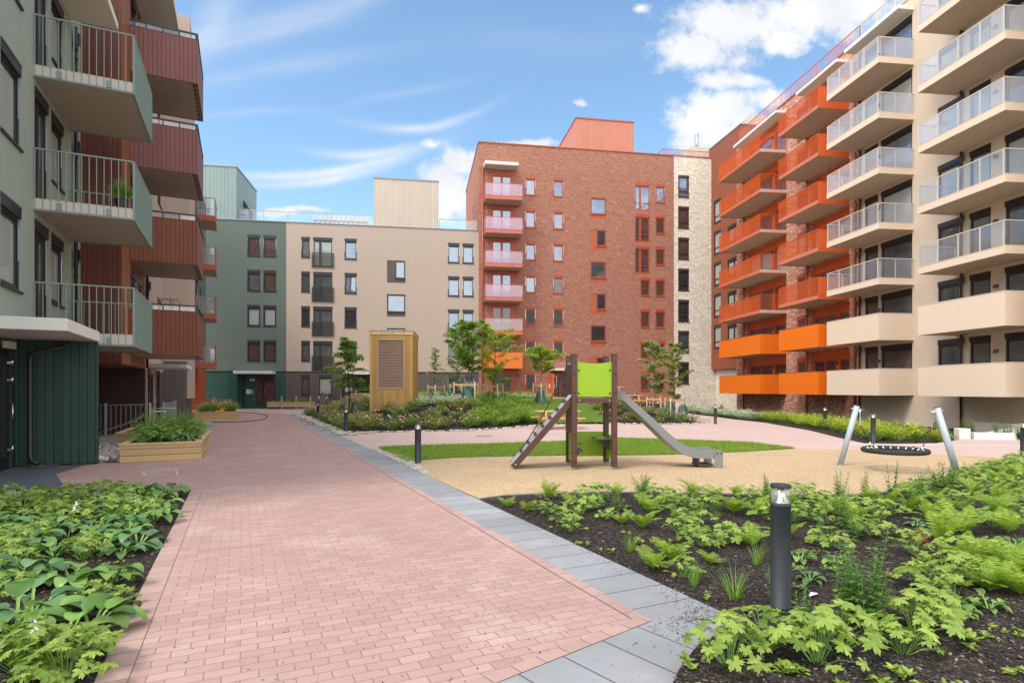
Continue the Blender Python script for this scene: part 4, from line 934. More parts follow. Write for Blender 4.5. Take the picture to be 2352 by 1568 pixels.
uh0, uh1 = Bwin(z4x(480), z4x(545)); h7.append((uh0 - .1, uh1 + .25, .82, 3.35))
m = b3.mb(WB0); m.wall(uBB, uRW, 0, ZT, h7, .14, None); m.box(uBB, uRW, .14, 13.6, 0, ZT); m.quad((uBB, 0, 0), (uBB, .14, 0), (uBB, .14, ZT), (uBB, 0, ZT)); m.build('wall', 'brick_red', b3.e)
for (x, z, w_, h_, st, g_) in s7: b3.win(WB0, x, z, w_, h_, st, 'orange_frame', g_)
for k in range(6):
    z = 19.64 - 3 * k - 2.0; w_ = uc1 - uc0
    if k % 2 == 0: q = MB(); q.box(0, w_, .02, .06, 0, .48); b3.put('infill_panel', q.mesh('infill_panel', 'orange_infill'), WB0, uc0, 0, z); b3.win(WB0, uc0, z + .49, w_, 1.51, 'plain', 'orange_frame', ['glass_sky', '', 'glass_mid', '', 'glass_dark'][k])
    else: q = MB(); q.box(0, w_, .02, .06, 0, .48); q.box(0, w_ * .38, .02, .06, .48, 2.0); b3.put('infill_panel', q.mesh('infill_panel', 'orange_infill'), WB0, uc0, 0, z); b3.win(WB0, uc0 + w_ * .38, z + .49, w_ * .62, 1.51, 'plain', 'orange_frame', 'glass_dark')
for k in range(7):
    z = 18.88 - 3 * k; z = .95 if k == 6 else z; w_ = ubal1 - ubal0; hh = 2.45 if k == 6 else 2.57
    b3.win(WB0, ubal0 + .3, z, w_ - .62, hh, 'rdoor', 'orange_frame', ['glass_sky', 'glass_sky', 'glass_sky', 'glass_sky', 'glass_mid', 'glass_dark', 'glass_dark'][k], name='balcony_door')
    for qa, qb in ((0, .3), (w_ - .32, w_)): q = MB(); q.box(qa, qb, .03, .10, 0, hh); b3.put('side_panel', q.mesh('side_panel', 'orange_frame'), WB0, ubal0, 0, z)
us0, us1 = Bu(1108), Bu(1187)
us0 += .1; us1 += .25
for k in range(5): balcony(b3, WB0, us0, us1, 1.6, 18.52 - 3 * k, 'red' if k < 4 else 'red2')
balcony(b3, WB0, us0, us1, 1.6, 18.52 - 15, 'red_solid')
canopy(b3, WB0, us0, us1 - .3, 1.2, 21.75, .28)
pipe(b3, WB0, Bu(1108.5), .5, 22.0, 'pipe_red', r=.06)
dr = b3.win(WB0, uh0 + .35, .82, uh1 - uh0 - .1, 2.4, 'french', 'orange_frame', 'glass_dark', name='entrance_door')
hm = MB(); hm.tube([(.9, -.02, 1.0), (.9, -.08, 1.0), (.9, -.08, 1.35), (.9, -.02, 1.35)], .018, 6); link('handle', hm.mesh('handle', 'chrome'), dr)
q = MB(); q.box(0, .46, .03, .12, 0, 2.5); b3.put('entrance_lining', q.mesh('entrance_lining', 'clad_brown'), WB0, uh0 - .1, 0, .84)
q = MB(); q.box(0, .12, -1.2, 0, 0, 2.5); b3.put('entrance_fin', q.mesh('entrance_fin', 'orange_rail'), WB0, uh0 - .26, 0, .6)
canopy(b3, WB0, uh0 - .35, uh1 + 1.2, 1.5, 3.35, .22, name='porch_slab'); entry_panel(b3, WB0, uh0 + .12, .8, '58H', 2.05)
wall_lamp(b3, WB0, Bu(1191.5), 2.9)
m = b3.mb(WB0); m.box(uBB - .04, uWE, -.06, .3, ZT, ZT + .10); m.box(uBB - .06, uBB + .04, .3, 13.6, ZT, ZT + .10); m.build('roof_edge', 'pipe_red', b3.e)
ur0, ur1 = Bu(1323.5), Bu(1456.3)
m = b3.mb(WB0); m.box(ur0, ur1, .05, 9, ZT + .1, 27.0); m.build('stair_head', 'red_metal', b3.e)
m = b3.mb(WB0); m.box(ur0 - .05, ur1 + .05, 0, 9.05, 27.0, 27.12); m.build('stair_head_coping', 'pipe_red', b3.e)
m = b3.mb(WB0); m.tube([(ur0 - .3, 5.5, ZT), (ur0 - .3, 5.5, 26.6)], .09, 8); m.tube([(ur0 - .3, 5.5, 25.2), (ur0 - .75, 5.8, 25.0)], .07, 8); m.build('flue_pipe', 'steel', b3.e)
rb = ribbed_bench(B3(Bu(1143), .4, ZT - .45), AB, Bu(1275) - Bu(1143) + .4, 14, 'ribbed timber bench whose rib tips show over the brick roof')
for hsl in ((5.6, 17.0), (11.6, 13.2)):
    m = b3.mb(WB0); m.box(uBB - .03, uBB + .02, hsl[0], hsl[0] + .9, hsl[1] + 1.2, hsl[1] + 3.0); m.build('window', 'orange_frame', b3.e)
# ---------------------------------------------------------------- back: pale brick
b4 = Bld('pale_brick_building', 'narrow pale cream brick building with one column of dark windows', 'apartment building', 'B', (uRW, 0))
h8 = []; s8 = []; addw(h8, s8, 1148, 1206, [22.3 - 3 * k for k in range(7)], 2.14, 'split', ['glass_sky', 'glass_warm', 'glass_warm', 'glass_dark', 'glass_dark', 'glass_mid', 'glass_dark'], z4x)
m = b4.mb(WB0); m.wall(uRW, uWE + .35, 0, 3.5, h8, .14, 12); m.build('lower_wall', 'brick_pale', b4.e)
m = b4.mb(WB0); m.wall(uRW, uWE, 3.5, ZT, h8, .14, 12); m.build('wall', 'brick_pale', b4.e)
for (x, z, w_, h_, st, g_) in s8: b4.win(WB0, x, z, w_, h_, st, 'brown_frame', g_)
m = b4.mb(WB0); m.box(Bu2(1587, 4), Bu2(1631, 4), 4, 8.4, ZT, 26.95); m.build('roof_plant_room', 'beige_metal', b4.e)
m = b4.mb(WB0); m.tube([(Bu2(1601, 5), 5, 26.9), (Bu2(1601, 5), 5, 28.7)], .2, 10); m.build('chimney_flue', 'steel', b4.e)
m = b4.mb(WB0)
x0_, x1_ = Bu2(1522, .6), Bu2(1632, .6); m.box(x0_, x1_, .6, .65, ZT + .85, ZT + .9)
for i in range(40): x = x0_ + (x1_ - x0_) * i / 39; m.box(x, x + .02, .6, .63, ZT, ZT + .85)
m.box(x0_, x0_ + .05, .65, 5, ZT + .85, ZT + .9); m.build('roof_railing', 'pipe_red', b4.e)
# ---------------------------------------------------------------- brown clad corner block
uBr = uWE + .02
b5 = Bld('brown_clad_corner_block', 'red-brown sheet-clad corner block overhanging a dark brick base, with slim black windows', 'apartment building', 'B', (uBr, 0))
WBR = WT(uBr, 0, -90)
h9 = [(.45, 1.75, 5.9 + 3.0 * k, 8.1 + 3.0 * k) for k in range(5)] + [(2.95, 5.0, 6.3 + 3.0 * k, 7.9 + 3.0 * k) for k in range(4)]
h9 = [(a, b_, z - .3, z2 - .3) for a, b_, z, z2 in h9]
m = b5.mb(WBR); m.wall(-.5, 5.2, 3.55, 25.1, h9, .14, 9.0); m.build('wall', 'clad_brown', b5.e)
for h in h9: b5.win(WBR, h[0], h[2], h[1] - h[0], h[3] - h[2], 'split' if h[1] < 2 else 'rdoor', 'black', 'glass_curtain')
m = b5.mb(WBR); m.box(-.5, 5.0, .38, 8.8, -.4, 3.54); m.build('ground_floor_wall', 'brick_pale', b5.e)
m = b5.mb(WBR); m.box(-.5, 5.25, -.05, 9.0, 25.1, 25.2); m.build('roof_edge', 'trim_grey', b5.e)
m = b5.mb(WBR); m.box(2.0, 4.2, 1.5, 5, 25.2, 26.5); m.build('roof_plant_room', 'beige_metal', b5.e)

# ---------------------------------------------------------------- right: brick part with orange balconies
WRW = WT(0, 2.1, 0)
def rx(px_, b=2.1): return -Ra(px_, b)
xL = rx(1692); xBR = rx(1969.5); xEnd = -12.0; ZRR = 23.15
r1 = Bld('right_brick_building', 'warm red brick building on the right with two stacks of orange balconies', 'apartment building', 'R', (xL, 2.1))
A0, A1 = -Ra(1652), -Ra(1746); B0_, B1_ = -Ra(1789), -Ra(1879); C0, C1 = -Ra(1899), -Ra(2018); D0, D1 = -Ra(2108), -Ra(2309)
h10 = []; ZB = 1.32
oA = (rx(1716), rx(1806)); sWn = (rx(1830.5), rx(1850)); oB = (rx(1861), rx(1951.5))
for k in range(7):
    z = ZB + .26 + 3 * k
    h10 += [(oA[0], oA[1], z, z + 2.62), (sWn[0], sWn[1], z, z + 2.3), (oB[0], oB[1], z, z + 2.62)]
m = r1.mb(WRW); m.wall(xL, xBR, -.6, ZRR, h10, .35, None); m.box(xL, xBR, .351, 12, -.6, ZRR); m.quad((xL, 0, -.6), (xL, 0, ZRR), (xL, .351, ZRR), (xL, .351, -.6)); m.build('wall', 'brick_red2', r1.e)
for k in range(7):
    z = ZB + .26 + 3 * k
    gd = ['glass_warm', 'glass_mid', 'glass_mid', 'glass_curtain', 'glass_mid', 'glass_mid', 'glass_sky'][k]
    for (a, c), nm in ((oA, 'a'), (oB, 'b')):
        W_ = c - a; q = MB(); q.box(0, W_, .22, .28, 2.05, 2.62)
        f1, f2 = (.22, .78) if nm == 'a' else (.55, .72)
        q.box(0, .12, .22, .28, 0, 2.05); q.box(W_ - .12, W_, .22, .28, 0, 2.05); q.box(W_ * .62, W_ * .62 + .35, .16, .28, 0, 2.05)
        r1.put('infill_panel', q.mesh('infill_panel', 'orange_rail'), WRW, a, 0, z)
        r1.win(WRW, a + .12, z, W_ * .62 - .12, 2.05, 'glazed_door' if False else 'french0' if False else 'rd', 'orange_frame', gd, name='balcony_door', y=.18)
        r1.win(WRW, a + W_ * .62 + .35, z, W_ * .38 - .47, 2.05, 'plain', 'orange_frame', gd, y=.18)
        wall_lamp(r1, WRW, a + W_ * .62 + .17, z + 1.75, on=(k in (3, 5, 6)), y=.16)
    r1.win(WRW, sWn[0], z, sWn[1] - sWn[0], 2.3, 'casement', 'orange_frame', gd)
for (a, c, so) in ((A0, A1, False), (B0_, B1_, True)):
    for k in range(7):
        if k < 2: balcony(r1, WT(0, 2.1, 0), a, c, 2.1, ZB + 3 * k, 'orange_solid', 'x1')
        else: balcony(r1, WT(0, 2.1, 0), a, c, 2.1, ZB + 3 * k, 'orange', 'x1', solid=so)
    canopy(r1, WRW, a, c, .85, ZB + 21.0, .2)
for xx in (rx(1710), rx(1855.5), rx(1966)): pipe(r1, WRW, xx, -.4, 22.0, 'pipe_red', r=.055, elbows=[4.0 + 3 * k for k in range(6)])
def bar_rail(bl, W, x0, x1, z, mat, glass=False, y=.12, h=.95):
    b = bl.mb(W); b.box(x0, x1, y, y + .05, z + h - .04, z + h); b.box(x0, x1, y, y + .03, z + .05, z + .08)
    n_ = int((x1 - x0) / (1.4 if glass else .19))
    for i in range(n_ + 1): x = x0 + (x1 - x0) * i / n_; w_ = .05 if (glass or i % 11 == 0) else .014; b.box(x, x + w_, y, y + .03, z, z + h - .04)
    o = b.build('roof_railing', mat, bl.e)
    if glass: g = bl.mb(W); g.box(x0, x1, y + .035, y + .045, z + .05, z + h - .05); link('railing_glass', g.mesh('railing_glass', 'bal_glass'), o)
m = r1.mb(WRW); m.box(xL, xBR, -.07, .3, ZRR, ZRR + .1); m.build('roof_edge', 'pipe_red', r1.e)
bar_rail(r1, WRW, xL + .2, xBR, ZRR + .1, 'red_rail')
# ---------------------------------------------------------------- right: beige rendered part
r2 = Bld('right_beige_building', 'cream rendered building at the right edge with glazed and solid cream balconies', 'apartment building', 'R', (xBR, 2.1))
h11 = []; s11 = []
dC = (rx(1986.5), rx(2017)); wC = (rx(2023.5), C1 - .12); wD = (rx(2154), rx(2204)); dD = (rx(2226.7), rx(2276)); eD = (rx(2308), rx(2308) + 2.6)
for k in range(8):
    z = ZB + .24 + 3 * k; gm = 'glass_curtain' if k in (3, 5) else ('glass_sky' if k > 3 else ('glass_mid' if k > 1 else 'glass_grey'))
    for (a, c), zb_, h_, st in ((dC, 0, 2.6, 'casement'), (wC, 0, 2.6, 'wide'), (wD, .75, 1.85, 'casement'), (dD, 0, 2.6, 'casement'), (eD, 0, 2.6, 'french')):
        if z + zb_ + h_ > ZRR: continue
        h11.append((a, c, z + zb_, z + zb_ + h_)); s11.append((a, z + zb_, c - a, h_, st, gm if zb_ else gm))
m = r2.mb(WRW); m.wall(xBR, xEnd, -.6, ZRR, h11, .16, 12); m.build('wall', 'beige_render2', r2.e)
for (x, z, w_, h_, st, g_) in s11:
    r2.win(WRW, x, z, w_, h_, st, 'black', g_)
for k in range(7):
    for (a, c) in ((C0, C1), (D0, D1), (D1 + 1.0, D1 + 6.0)):
        if k < 2: balcony(r2, WRW, a, c, 2.1, ZB + 3 * k, 'beige_solid', 'x1')
        else: balcony(r2, WRW, a, c, 2.1, ZB + 3 * k, 'beige', 'x1', glass='bal_glass' if k < 4 else 'bal_glass_white')
for (a, c) in ((C0, C1), (D0, D1)): canopy(r2, WRW, a, c, .95, ZB + 21.0, .22)
for xx in (rx(1977), rx(2211)): pipe(r2, WRW, xx, -.4, 22.4, 'brown_frame', r=.055, elbows=[4.0 + 3 * k for k in range(6)])
for k in range(0, 7):
    wall_lamp(r2, WRW, (dD[1] + eD[0]) / 2, ZB + 2.05 + 3 * k, on=(k in (0, 2)))
    wall_lamp(r2, WRW, (dC[1] + wC[0]) / 2 + .05, ZB + 1.95 + 3 * k, on=(k == 1))
m = r2.mb(WRW); m.box(xBR, xEnd, -.07, .3, ZRR, ZRR + .1); m.build('roof_edge', 'beige_rail', r2.e)
bar_rail(r2, WRW, xBR, xEnd, ZRR + .1, 'beige_rail', True)
# ================================================================== GROUND
def Lpoly(pts): return [L2(*p) for p in pts]
strip_l, strip_r, path_l = 2.573, 3.13, -0.73
sheet('ground', [(-150, -60), (150, -60), (150, 200), (-150, 200)], -0.75, 'soil_far')
rb_px = [(1568, 945), (1593, 951), (1640, 956), (1682, 962), (1759, 970.5), (1860, 988), (1925, 1004), (1985, 1017), (2060, 1018.5), (2150, 1017)]
plaza_poly = [L2(-12, -2.0), L2(9, -6), (14.5, -2), (24, 10), (24, 16.4), (17.6, 18.2), (14.9, 19.0)] + [G(*p) for p in rb_px][::-1] + [B2(Bu(1560), .1), (uC * cB - 3, 49), L2(-6, 38)]
plaza = sheet('plaza_paving', plaza_poly, -0.004, 'plaza')
# garden in the middle, gently mounded
front_px = [(690, 950), (712, 960), (740, 976), (775, 993.5), (850, 993), (918, 991.9), (1010, 990), (1095, 988), (1170, 983), (1230, 978), (1290, 972.5), (1405, 972), (1500, 975), (1590, 973), (1625, 969)]
front = [G(*p) for p in front_px]
right_side = [(9.4, 29.0), (8.6, 31.5), (8.4, 35.0), (8.9, 39.0), (11.0, 44.0), (13.5, 50.0)]
left_side = [(-15.2, 44.5), (-14.2, 41.5)]
garden = left_side[::1] + front + right_side + [(14.5, 55.7), B2(Bu(765), -.05)]
edge_line = [(-15.2, 47.0)] + left_side + front + right_side + [(14.0, 55.0)]
def Hg(x, y):
    d_ = dist_line((x, y), edge_line)
    return 0.02 + 0.86 * ss(d_ / 4.2) * (1 - 0.0 * x)
def H(x, y): return Hg(x, y) if inside((x, y), garden) else 0.0
sheet('garden_bed', garden, lambda x, y: Hg(x, y) + 0.02 * math.sin(x * 3) * math.cos(y * 2.3), 'mulch', 0.7)
lawn_px = [(1252, 977), (1290, 973.4), (1400, 973.2)]
lawn = [G(*p) for p in lawn_px] + [(4.4, 30.5), (4.8, 34.5), (6.5, 39.5), (7.5, 43), (3.5, 44.5), (1.0, 43.0), (-3.8, 43.0), (-4.0, 37.5), (-2.0, 34.0), (-.3, 31.0), (.7, 28.0)]
sheet('lawn', lawn, lambda x, y: Hg(x, y) + 0.045, 'lawn_base', 0.6)
walk = [(8.3, 36.2), (8.5, 39), (5.0, 46.5), (4.2, 53.2), (1.2, 52.8), (1.8, 47.0), (4.2, 45.0), (7.6, 42.0)]
sheet('garden_path', walk, lambda x, y: Hg(x, y) + 0.05, 'plaza', 0.8)
# main path in clay pavers with border courses
sheet('brick_path', Lpoly([(path_l + .12, .6), (strip_l - .11, .6), (strip_l - .11, 38.6), (-2.0, 40), (-2.2, 10.7), (-9, 10.7), (-9, 15.0), (-4.24, 15.0), (-4.24, 10.75), (path_l + .12, 10.75)][:0] or [(path_l + .165, -1), (strip_l - .115, -1), (strip_l - .115, 42.4), (-2.55, 42.4), (-2.55, 10.72), (path_l + .165, 10.72)]), 0.004, 'brick_path', None, AL)
sheet('forecourt_paving', Lpoly([(-4.24, 10.6), (-2.5501, 10.6), (-2.5501, 52), (-2.6, 52), (-2.6, 33.9), (-2.3, 30), (-2.4, 15.2), (-4.24, 15.2)]), 0.004, 'brick_path', None, AL)
sheet('path_border', Lpoly([(path_l, -1), (path_l + .160, -1), (path_l + .160, 10.72), (path_l, 10.72)]), 0.006, 'border_path', None, AL)
sheet('path_border', Lpoly([(strip_l - .109, 3.24), (strip_l - .002, 3.24), (strip_l - .002, 42.4), (strip_l - .109, 42.4)]), 0.006, 'border_path', None, AL)
sheet('slab_strip', Lpoly([(strip_l, 2.85), (strip_r, 2.85), (strip_r, 40.8), (strip_l, 40.8)]), 0.004, 'slab', None, AL)
# foot of the path: the slabs turn
p0 = G(1500, 1427); p1 = G(1150, 1568); dv = Vector((p1[0] - p0[0], p1[1] - p0[1])).normalized(); nv = Vector((-dv.y, dv.x)); nv = nv if nv.y < 0 else -nv
ang2 = math.atan2(-dv.y, -dv.x)
P0 = Vector(p0)
def off(a, b): v = P0 + dv * a + nv * b; return (v.x, v.y)
apron_r = [G(1722, 1438), G(1700, 1462), G(1650, 1480), G(1606, 1500), G(1585, 1530), G(1560, 1568), G(1530, 1640), G(1500, 1800)]
sheet('slab_apron', [off(-.02, 0), off(3.2, 0), (-2, 1.9)] + apron_r[::-1], 0.009, 'slab2', None, ang2)
sheet('path_end_border', [off(0.0, -.10), off(3.2, -.10), off(3.2, -.0), off(0.0, -.0)], 0.013, 'border_end', None, ang2)
# play surface, lawn crescent
sand_px = [(1102, 1146), (1160, 1138), (1260, 1133), (1400, 1130), (1600, 1133), (1800, 1137), (1960, 1137), (2060, 1128), (2140, 1107), (2215, 1080), (2290, 1062), (2335, 1054), (2250, 1048), (2150, 1042), (2040, 1036), (1960, 1032), (1828, 1030)]
crescent_top = [(869, 1027), (900, 1025.3), (950, 1023.6), (1040, 1021), (1128, 1019), (1281, 1013.6), (1420, 1006), (1560, 1009.8), (1726, 1016), (1828, 1029)]
crescent_bot = [(1726, 1036.5), (1560, 1044), (1420, 1046), (1306, 1046), (1128, 1048.5), (1045, 1051), (960, 1057.5), (933, 1061)]
sheet('play_surface', [G(*p) for p in sand_px] + [G(*p) for p in crescent_bot] + [L2(3.3, 11.0), L2(strip_r, 10.6)], 0.004, 'sand')
sheet('lawn', [G(*p) for p in crescent_top + crescent_bot], 0.012, 'lawn_base', 0.5)
# kerb edging of the front bed
def rail_line(name, pts, w_, z0, z1, mat, kind='structure'):
    b = MB()
    for (a, c) in zip(pts[:-1], pts[1:]):
        A = Vector(a); C_ = Vector(c); t_ = (C_ - A).normalized(); n_ = Vector((-t_.y, t_.x)) * w_ / 2
        q = [A - n_, C_ - n_, C_ + n_, A + n_]; b.prism([(p.x, p.y) for p in q], 'z', z0, z1)
    o = b.build(name, mat); return tag(o, kind=kind)
fe = [G(*p) for p in sand_px[:12]]
rail_line('bed_edging', fe, .010, -.05, .018, 'trim_grey')
bed_r = [L2(strip_r, 3.05)] + [L2(strip_r, 6.0), L2(strip_r, 9.6)] + fe + [(10.8, 13.0), (13.0, 13.5), (13, 8), (7.5, 2.2), (3.4, .6), (.9, 1.2)] + apron_r[::-1]
def Hb(x, y):
    d_ = min(dist_line((x, y), bed_r[0:16] + [bed_r[16]]), 3); return 0.0 + 0.07 * ss(d_ / .8) + .018 * math.sin(x * 5.1 + y) * math.cos(y * 4.3) * min(1, d_ * 2)
sheet('front_bed_soil', bed_r, Hb, 'mulch', 0.22)
bed_l = Lpoly([(path_l - .01, 1.0), (path_l - .01, 10.6), (-8.0, 10.6), (-8.0, 1.0)])
def Hl(x, y): d_ = dist_line((x, y), bed_l[:3]); return 0.0 + 0.05 * ss(d_ / .6) + .015 * math.sin(x * 5.1 + y) * math.cos(y * 4.3) * min(1, d_ * 2)
sheet('left_bed_soil', bed_l, Hl, 'mulch', 0.25)
# right-hand bed along the building, sinking to its wall
rb_px = [(1568, 945), (1593, 951), (1640, 956), (1682, 962), (1759, 970.5), (1860, 988), (1925, 1004), (1985, 1017), (2060, 1018.5), (2150, 1017)]
rbf = [G(*p) for p in rb_px]
bed_rr = rbf + [(14.6, 19.4), R2(22.5, 2.1), R2(30, 2.2), R2(44, 2.2), R2(51, 2.2), (19.3, 56), B2(Bu(1560), -.1)]
def Hr(x, y): return 0.015 - 0.36 * ss(dist_line((x, y), rbf) / 5.0)
sheet('wall_bed_soil', bed_rr, Hr, 'mulch', 0.6)
b = MB()
ke = [(14.75, 19.25), (15.1, 19.0), (17.6, 18.15), (22, 16.9)]
o = None
kb = MB()
for a, c in zip(ke[1:-1], ke[2:]):
    A, C_ = Vector(a), Vector(c); t_ = (C_ - A).normalized(); n_ = Vector((-t_.y, t_.x)) * .14; L_ = (C_ - A).length; k_ = int(L_ / 1.3) + 1
    for i in range(k_):
        a1, a2 = A + t_ * (L_ * i / k_ + .004), A + t_ * (L_ * (i + 1) / k_ - .004); kb.prism([tuple(a1 - n_), tuple(a2 - n_), tuple(a2 + n_), tuple(a1 + n_)], 'z', -.3, .21)
tag(kb.build('kerb_wall', 'concrete_white'), 'low white concrete kerb wall edging the ramp at the right', 'wall')
kb = MB(); kb.M = Matrix.Translation((14.85, 19.1, 0)) @ Matrix.Rotation(-.2, 4, 'Z'); kb.box(-.17, .17, -.17, .17, -.1, .33); tag(kb.build('kerb_block', 'concrete_white', bevel=.02), 'short white concrete block at the end of the kerb wall behind the swing', 'block')
sheet('ramp', [(14.9, 19.5), (17.5, 18.45), (24, 16.6), (24, 20), R2(21, 2.1), R2(26, 2.1)], -0.05, 'concrete')
lb = MB(); lb.M = Matrix.Translation((*R2(25.6, 1.0), 0)) @ Matrix.Rotation(AR, 4, 'Z'); lb.box(-1.2, 1.2, -.1, .1, -.3, .14); tag(lb.build('upstand_wall', 'soffit_grey'), 'low grey concrete upstand against the cream building wall', 'wall')
rail_line('paving_band', [G(1925, 1019.6), G(2160, 1020), G(2352, 1024), (24, 16.2)], .18, -.02, .002, 'concrete')
sheet('entrance_grate', Lpoly([(-4.2, 11.6), (-2.6, 11.6), (-3.2, 13.6), (-3.0, 14.95), (-4.2, 14.95)]), 0.010, 'grate', None, AL)
mc = MB(); mc.lathe([(.0001, .0), (.30, .0), (.30, .008), (.0001, .008)], 24); mo = mc.build('manhole_cover', 'trim_grey', None, (*G(1113, 1001), -.002)); tag(mo, 'round grey manhole cover in the pale plaza paving', 'manhole cover')

# ------------------------------------------------------------------ stones, chips, crumbs
def stone_mesh(name, spots, size, flat=.55, mat='stone', seed=3):
    rr = random.Random(seed); b = MB()
    for (x, y, z) in spots:
        s_ = size * rr.uniform(.55, 1.3); c_, sn = math.cos(rr.uniform(0, 6.3)), 0; an = rr.uniform(0, 6.3); ex = rr.uniform(.9, 1.5)
        b.M = Matrix.Translation((x, y, z + s_ * flat * .35)) @ Matrix.Rotation(an, 4, 'Z') @ Matrix.Rotation(rr.uniform(-.3, .3), 4, 'X')
        b.ball((0, 0, 0), s_, 7, 4, (ex, 1, flat))
    o = b.build(name, mat); return tag(o, kind='stuff')
rs = random.Random(5)
sp = []
def line_pts(pts, per_m, width, zf):
    out = []
    for (ax, ay), (bx, by) in zip(pts[:-1], pts[1:]):
        L_ = math.hypot(bx - ax, by - ay)
        for _ in range(int(L_ * per_m)):
            t_ = rs.random(); n_ = rs.gauss(0, width); out.append((ax + (bx - ax) * t_ - (by - ay) / L_ * n_, ay + (by - ay) * t_ + (bx - ax) / L_ * n_, 0)) 
    return [(x, y, zf(x, y)) for x, y, _ in out]
stone_mesh('edge_stones', line_pts(front[4:], 22, .11, lambda x, y: 0.0), .062, .6)
stone_mesh('edge_stones', line_pts([L2(3.3, 40.0), L2(3.32, 30), L2(3.36, 21.0), front[4]], 60, .17, lambda x, y: 0.01), .055, .6, seed=8)
stone_mesh('corner_stones', [(lambda p: (p[0], p[1], 0.0))(L2(strip_r + .03 + rs.random() ** 1.4 * .50 * (1 - abs((a - 13.2) / 2.9)), a)) for a in [rs.uniform(10.8, 15.6) for _ in range(700)]], .032, .5, seed=9)
stone_mesh('river_stones', [(*L2(rs.uniform(-4.2, -2.42), rs.uniform(15.2, 19.6)), rs.uniform(-.02, .10)) for _ in range(900)], .085, .6, seed=10)
# bark chips over the near soil
def chips(name, n, pick, seed, smin=.003, smax=.017):
    rr = random.Random(seed); b = MB()
    for _ in range(n):
        x, y, z = pick(rr); l = rr.uniform(smin, smax); w_ = l * rr.uniform(.25, .7); an = rr.uniform(0, 6.3); ti = rr.uniform(-.5, .5); h = l * .15
        b.M = Matrix.Translation((x, y, z + h)) @ Matrix.Rotation(an, 4, 'Z') @ Matrix.Rotation(ti, 4, 'Y')
        b.add([(-l, -w_, 0), (l, -w_ * .7, 0), (l * .9, w_, 0), (-l * .8, w_ * .8, 0), (0, 0, h * 1.5)], [(0, 1, 4), (1, 2, 4), (2, 3, 4), (3, 0, 4)])
    return tag(b.build(name, 'chip'), kind='stuff')
def pick_r(rr):
    while True:
        Y = 2.6 + 8.5 * rr.random() ** 1.8; x = rr.uniform(-.2, .92) * Y
        if inside((x, Y), bed_r): return x, Y, Hb(x, Y)
def pick_l(rr):
    while True:
        Y = 2.8 + 5.5 * rr.random() ** 1.6; x = rr.uniform(-.9, -.5) * Y
        if inside((x, Y), bed_l): return x, Y, Hl(x, Y)
chips('bark_chips', 26000, pick_r, 21); chips('bark_chips', 9000, pick_l, 22)
def pick_s(rr):
    while True:
        x = rr.gauss(.2, 1.4); Y = 3.0 + abs(rr.gauss(0, 1.1)); 
        if -.2 - .46 * (Y) < x and x * cL + Y * sL < strip_r: return x, Y, .008
chips('soil_crumbs', 420, pick_s, 23, .002, .007)
def pick_s2(rr):
    a = 3.0 + rr.random() ** 2 * 3.5; n_ = strip_r - abs(rr.gauss(0, .12)); return *L2(n_, a), .008
chips('soil_crumbs', 900, pick_s2, 24, .002, .007)
def pick_s3(rr):
    v = off(rr.gauss(-.25, .25), .05 + abs(rr.gauss(0, .35))); return *v, .014
chips('soil_crumbs', 900, pick_s3, 25, .002, .008)
def pick_p(rr): return *L2(rr.uniform(-.5, 2.4), rr.uniform(2.6, 13)), .006
chips('soil_crumbs', 260, pick_p, 26, .002, .009)
pp = MB(); pp.M = Matrix.Rotation(.4, 4, 'Z'); pp.add([(-.05, -.01, .0), (.03, -.02, .012), (.06, .01, .004), (0, .02, .016), (-.02, .015, .0)], [(0, 1, 3), (1, 2, 3), (0, 3, 4)])
pa = pp.build('paper_scrap', 'paper', None, (*G(1867, 1392), .085)); tag(pa, 'small white scrap of paper on the dark mulch right of the near bollard', 'litter')

# ================================================================== PLAY EQUIPMENT
def bolt(b, p, axis='y', r=.016):
    b.ball(p, r, 8, 4)
base = (1.247, 11.62); rt = R_(2.0)
tw = empty('play_tower', (*base, 0.004), rt, 'brown-posted climbing tower with lime green panels, ramp and grey slide', 'play tower')
PW = .81; PD = .85; hw = .055
for (x, y, ht) in ((0, 0, 2.32), (PW, 0, 2.32), (0, PD, 2.325), (PW, PD, 2.325)):
    b = MB(); b.box(x - hw, x + hw, y - hw, y + hw, .06, ht - .02); po = b.build('post', 'play_brown', tw, bevel=.008)
    b = MB(); b.box(x - hw - .006, x + hw + .006, y - hw - .006, y + hw + .006, ht - .02, ht); b.box(x - hw - .004, x + hw + .004, y - hw - .004, y + hw + .004, .045, .065); link('cap', b.mesh('cap', 'play_dark'), po)
    b = MB(); b.tube([(x, y, 0), (x, y, .05)], .022, 8); b.box(x - .05, x + .05, y - .05, y + .05, -.002, .008); link('foot', b.mesh('foot', 'steel'), po)
    b = MB()
    for z in ((2.16, 1.92, 1.55, .70, .36, .16) if y == 0 else (1.9, 1.5, .3)): b.ball((x + .01, y - hw - .004, z), .017, 8, 4); b.ball((x - hw - .004, y, z - .03), .014, 8, 4)
    link('bolt', b.mesh('bolt', 'black'), po)
def dip_panel(y, z0, z1, dip, x0=hw + .002, x1=PW - hw - .002):
    n_ = 14; top = [(x0 + (x1 - x0) * i / n_, z1 - dip * math.sin(math.pi * i / n_)) for i in range(n_ + 1)]
    b = MB(); b.prism([(x0, z0), (x1, z0)] + top[::-1], 'y', y - .011, y + .011); return b
for y in (-.01, PD + .01):
    p_ = dip_panel(y, 1.465, 2.155, .035).build('panel', 'play_green', tw, bevel=.003)
    b = MB()
    for x, z in ((.09, 1.53), (PW - .09, 1.53), (.09, 1.99), (PW - .09, 1.99)): b.ball((x, y - .014, z), .02, 8, 4)
    link('bolt', b.mesh('bolt', 'black'), p_)
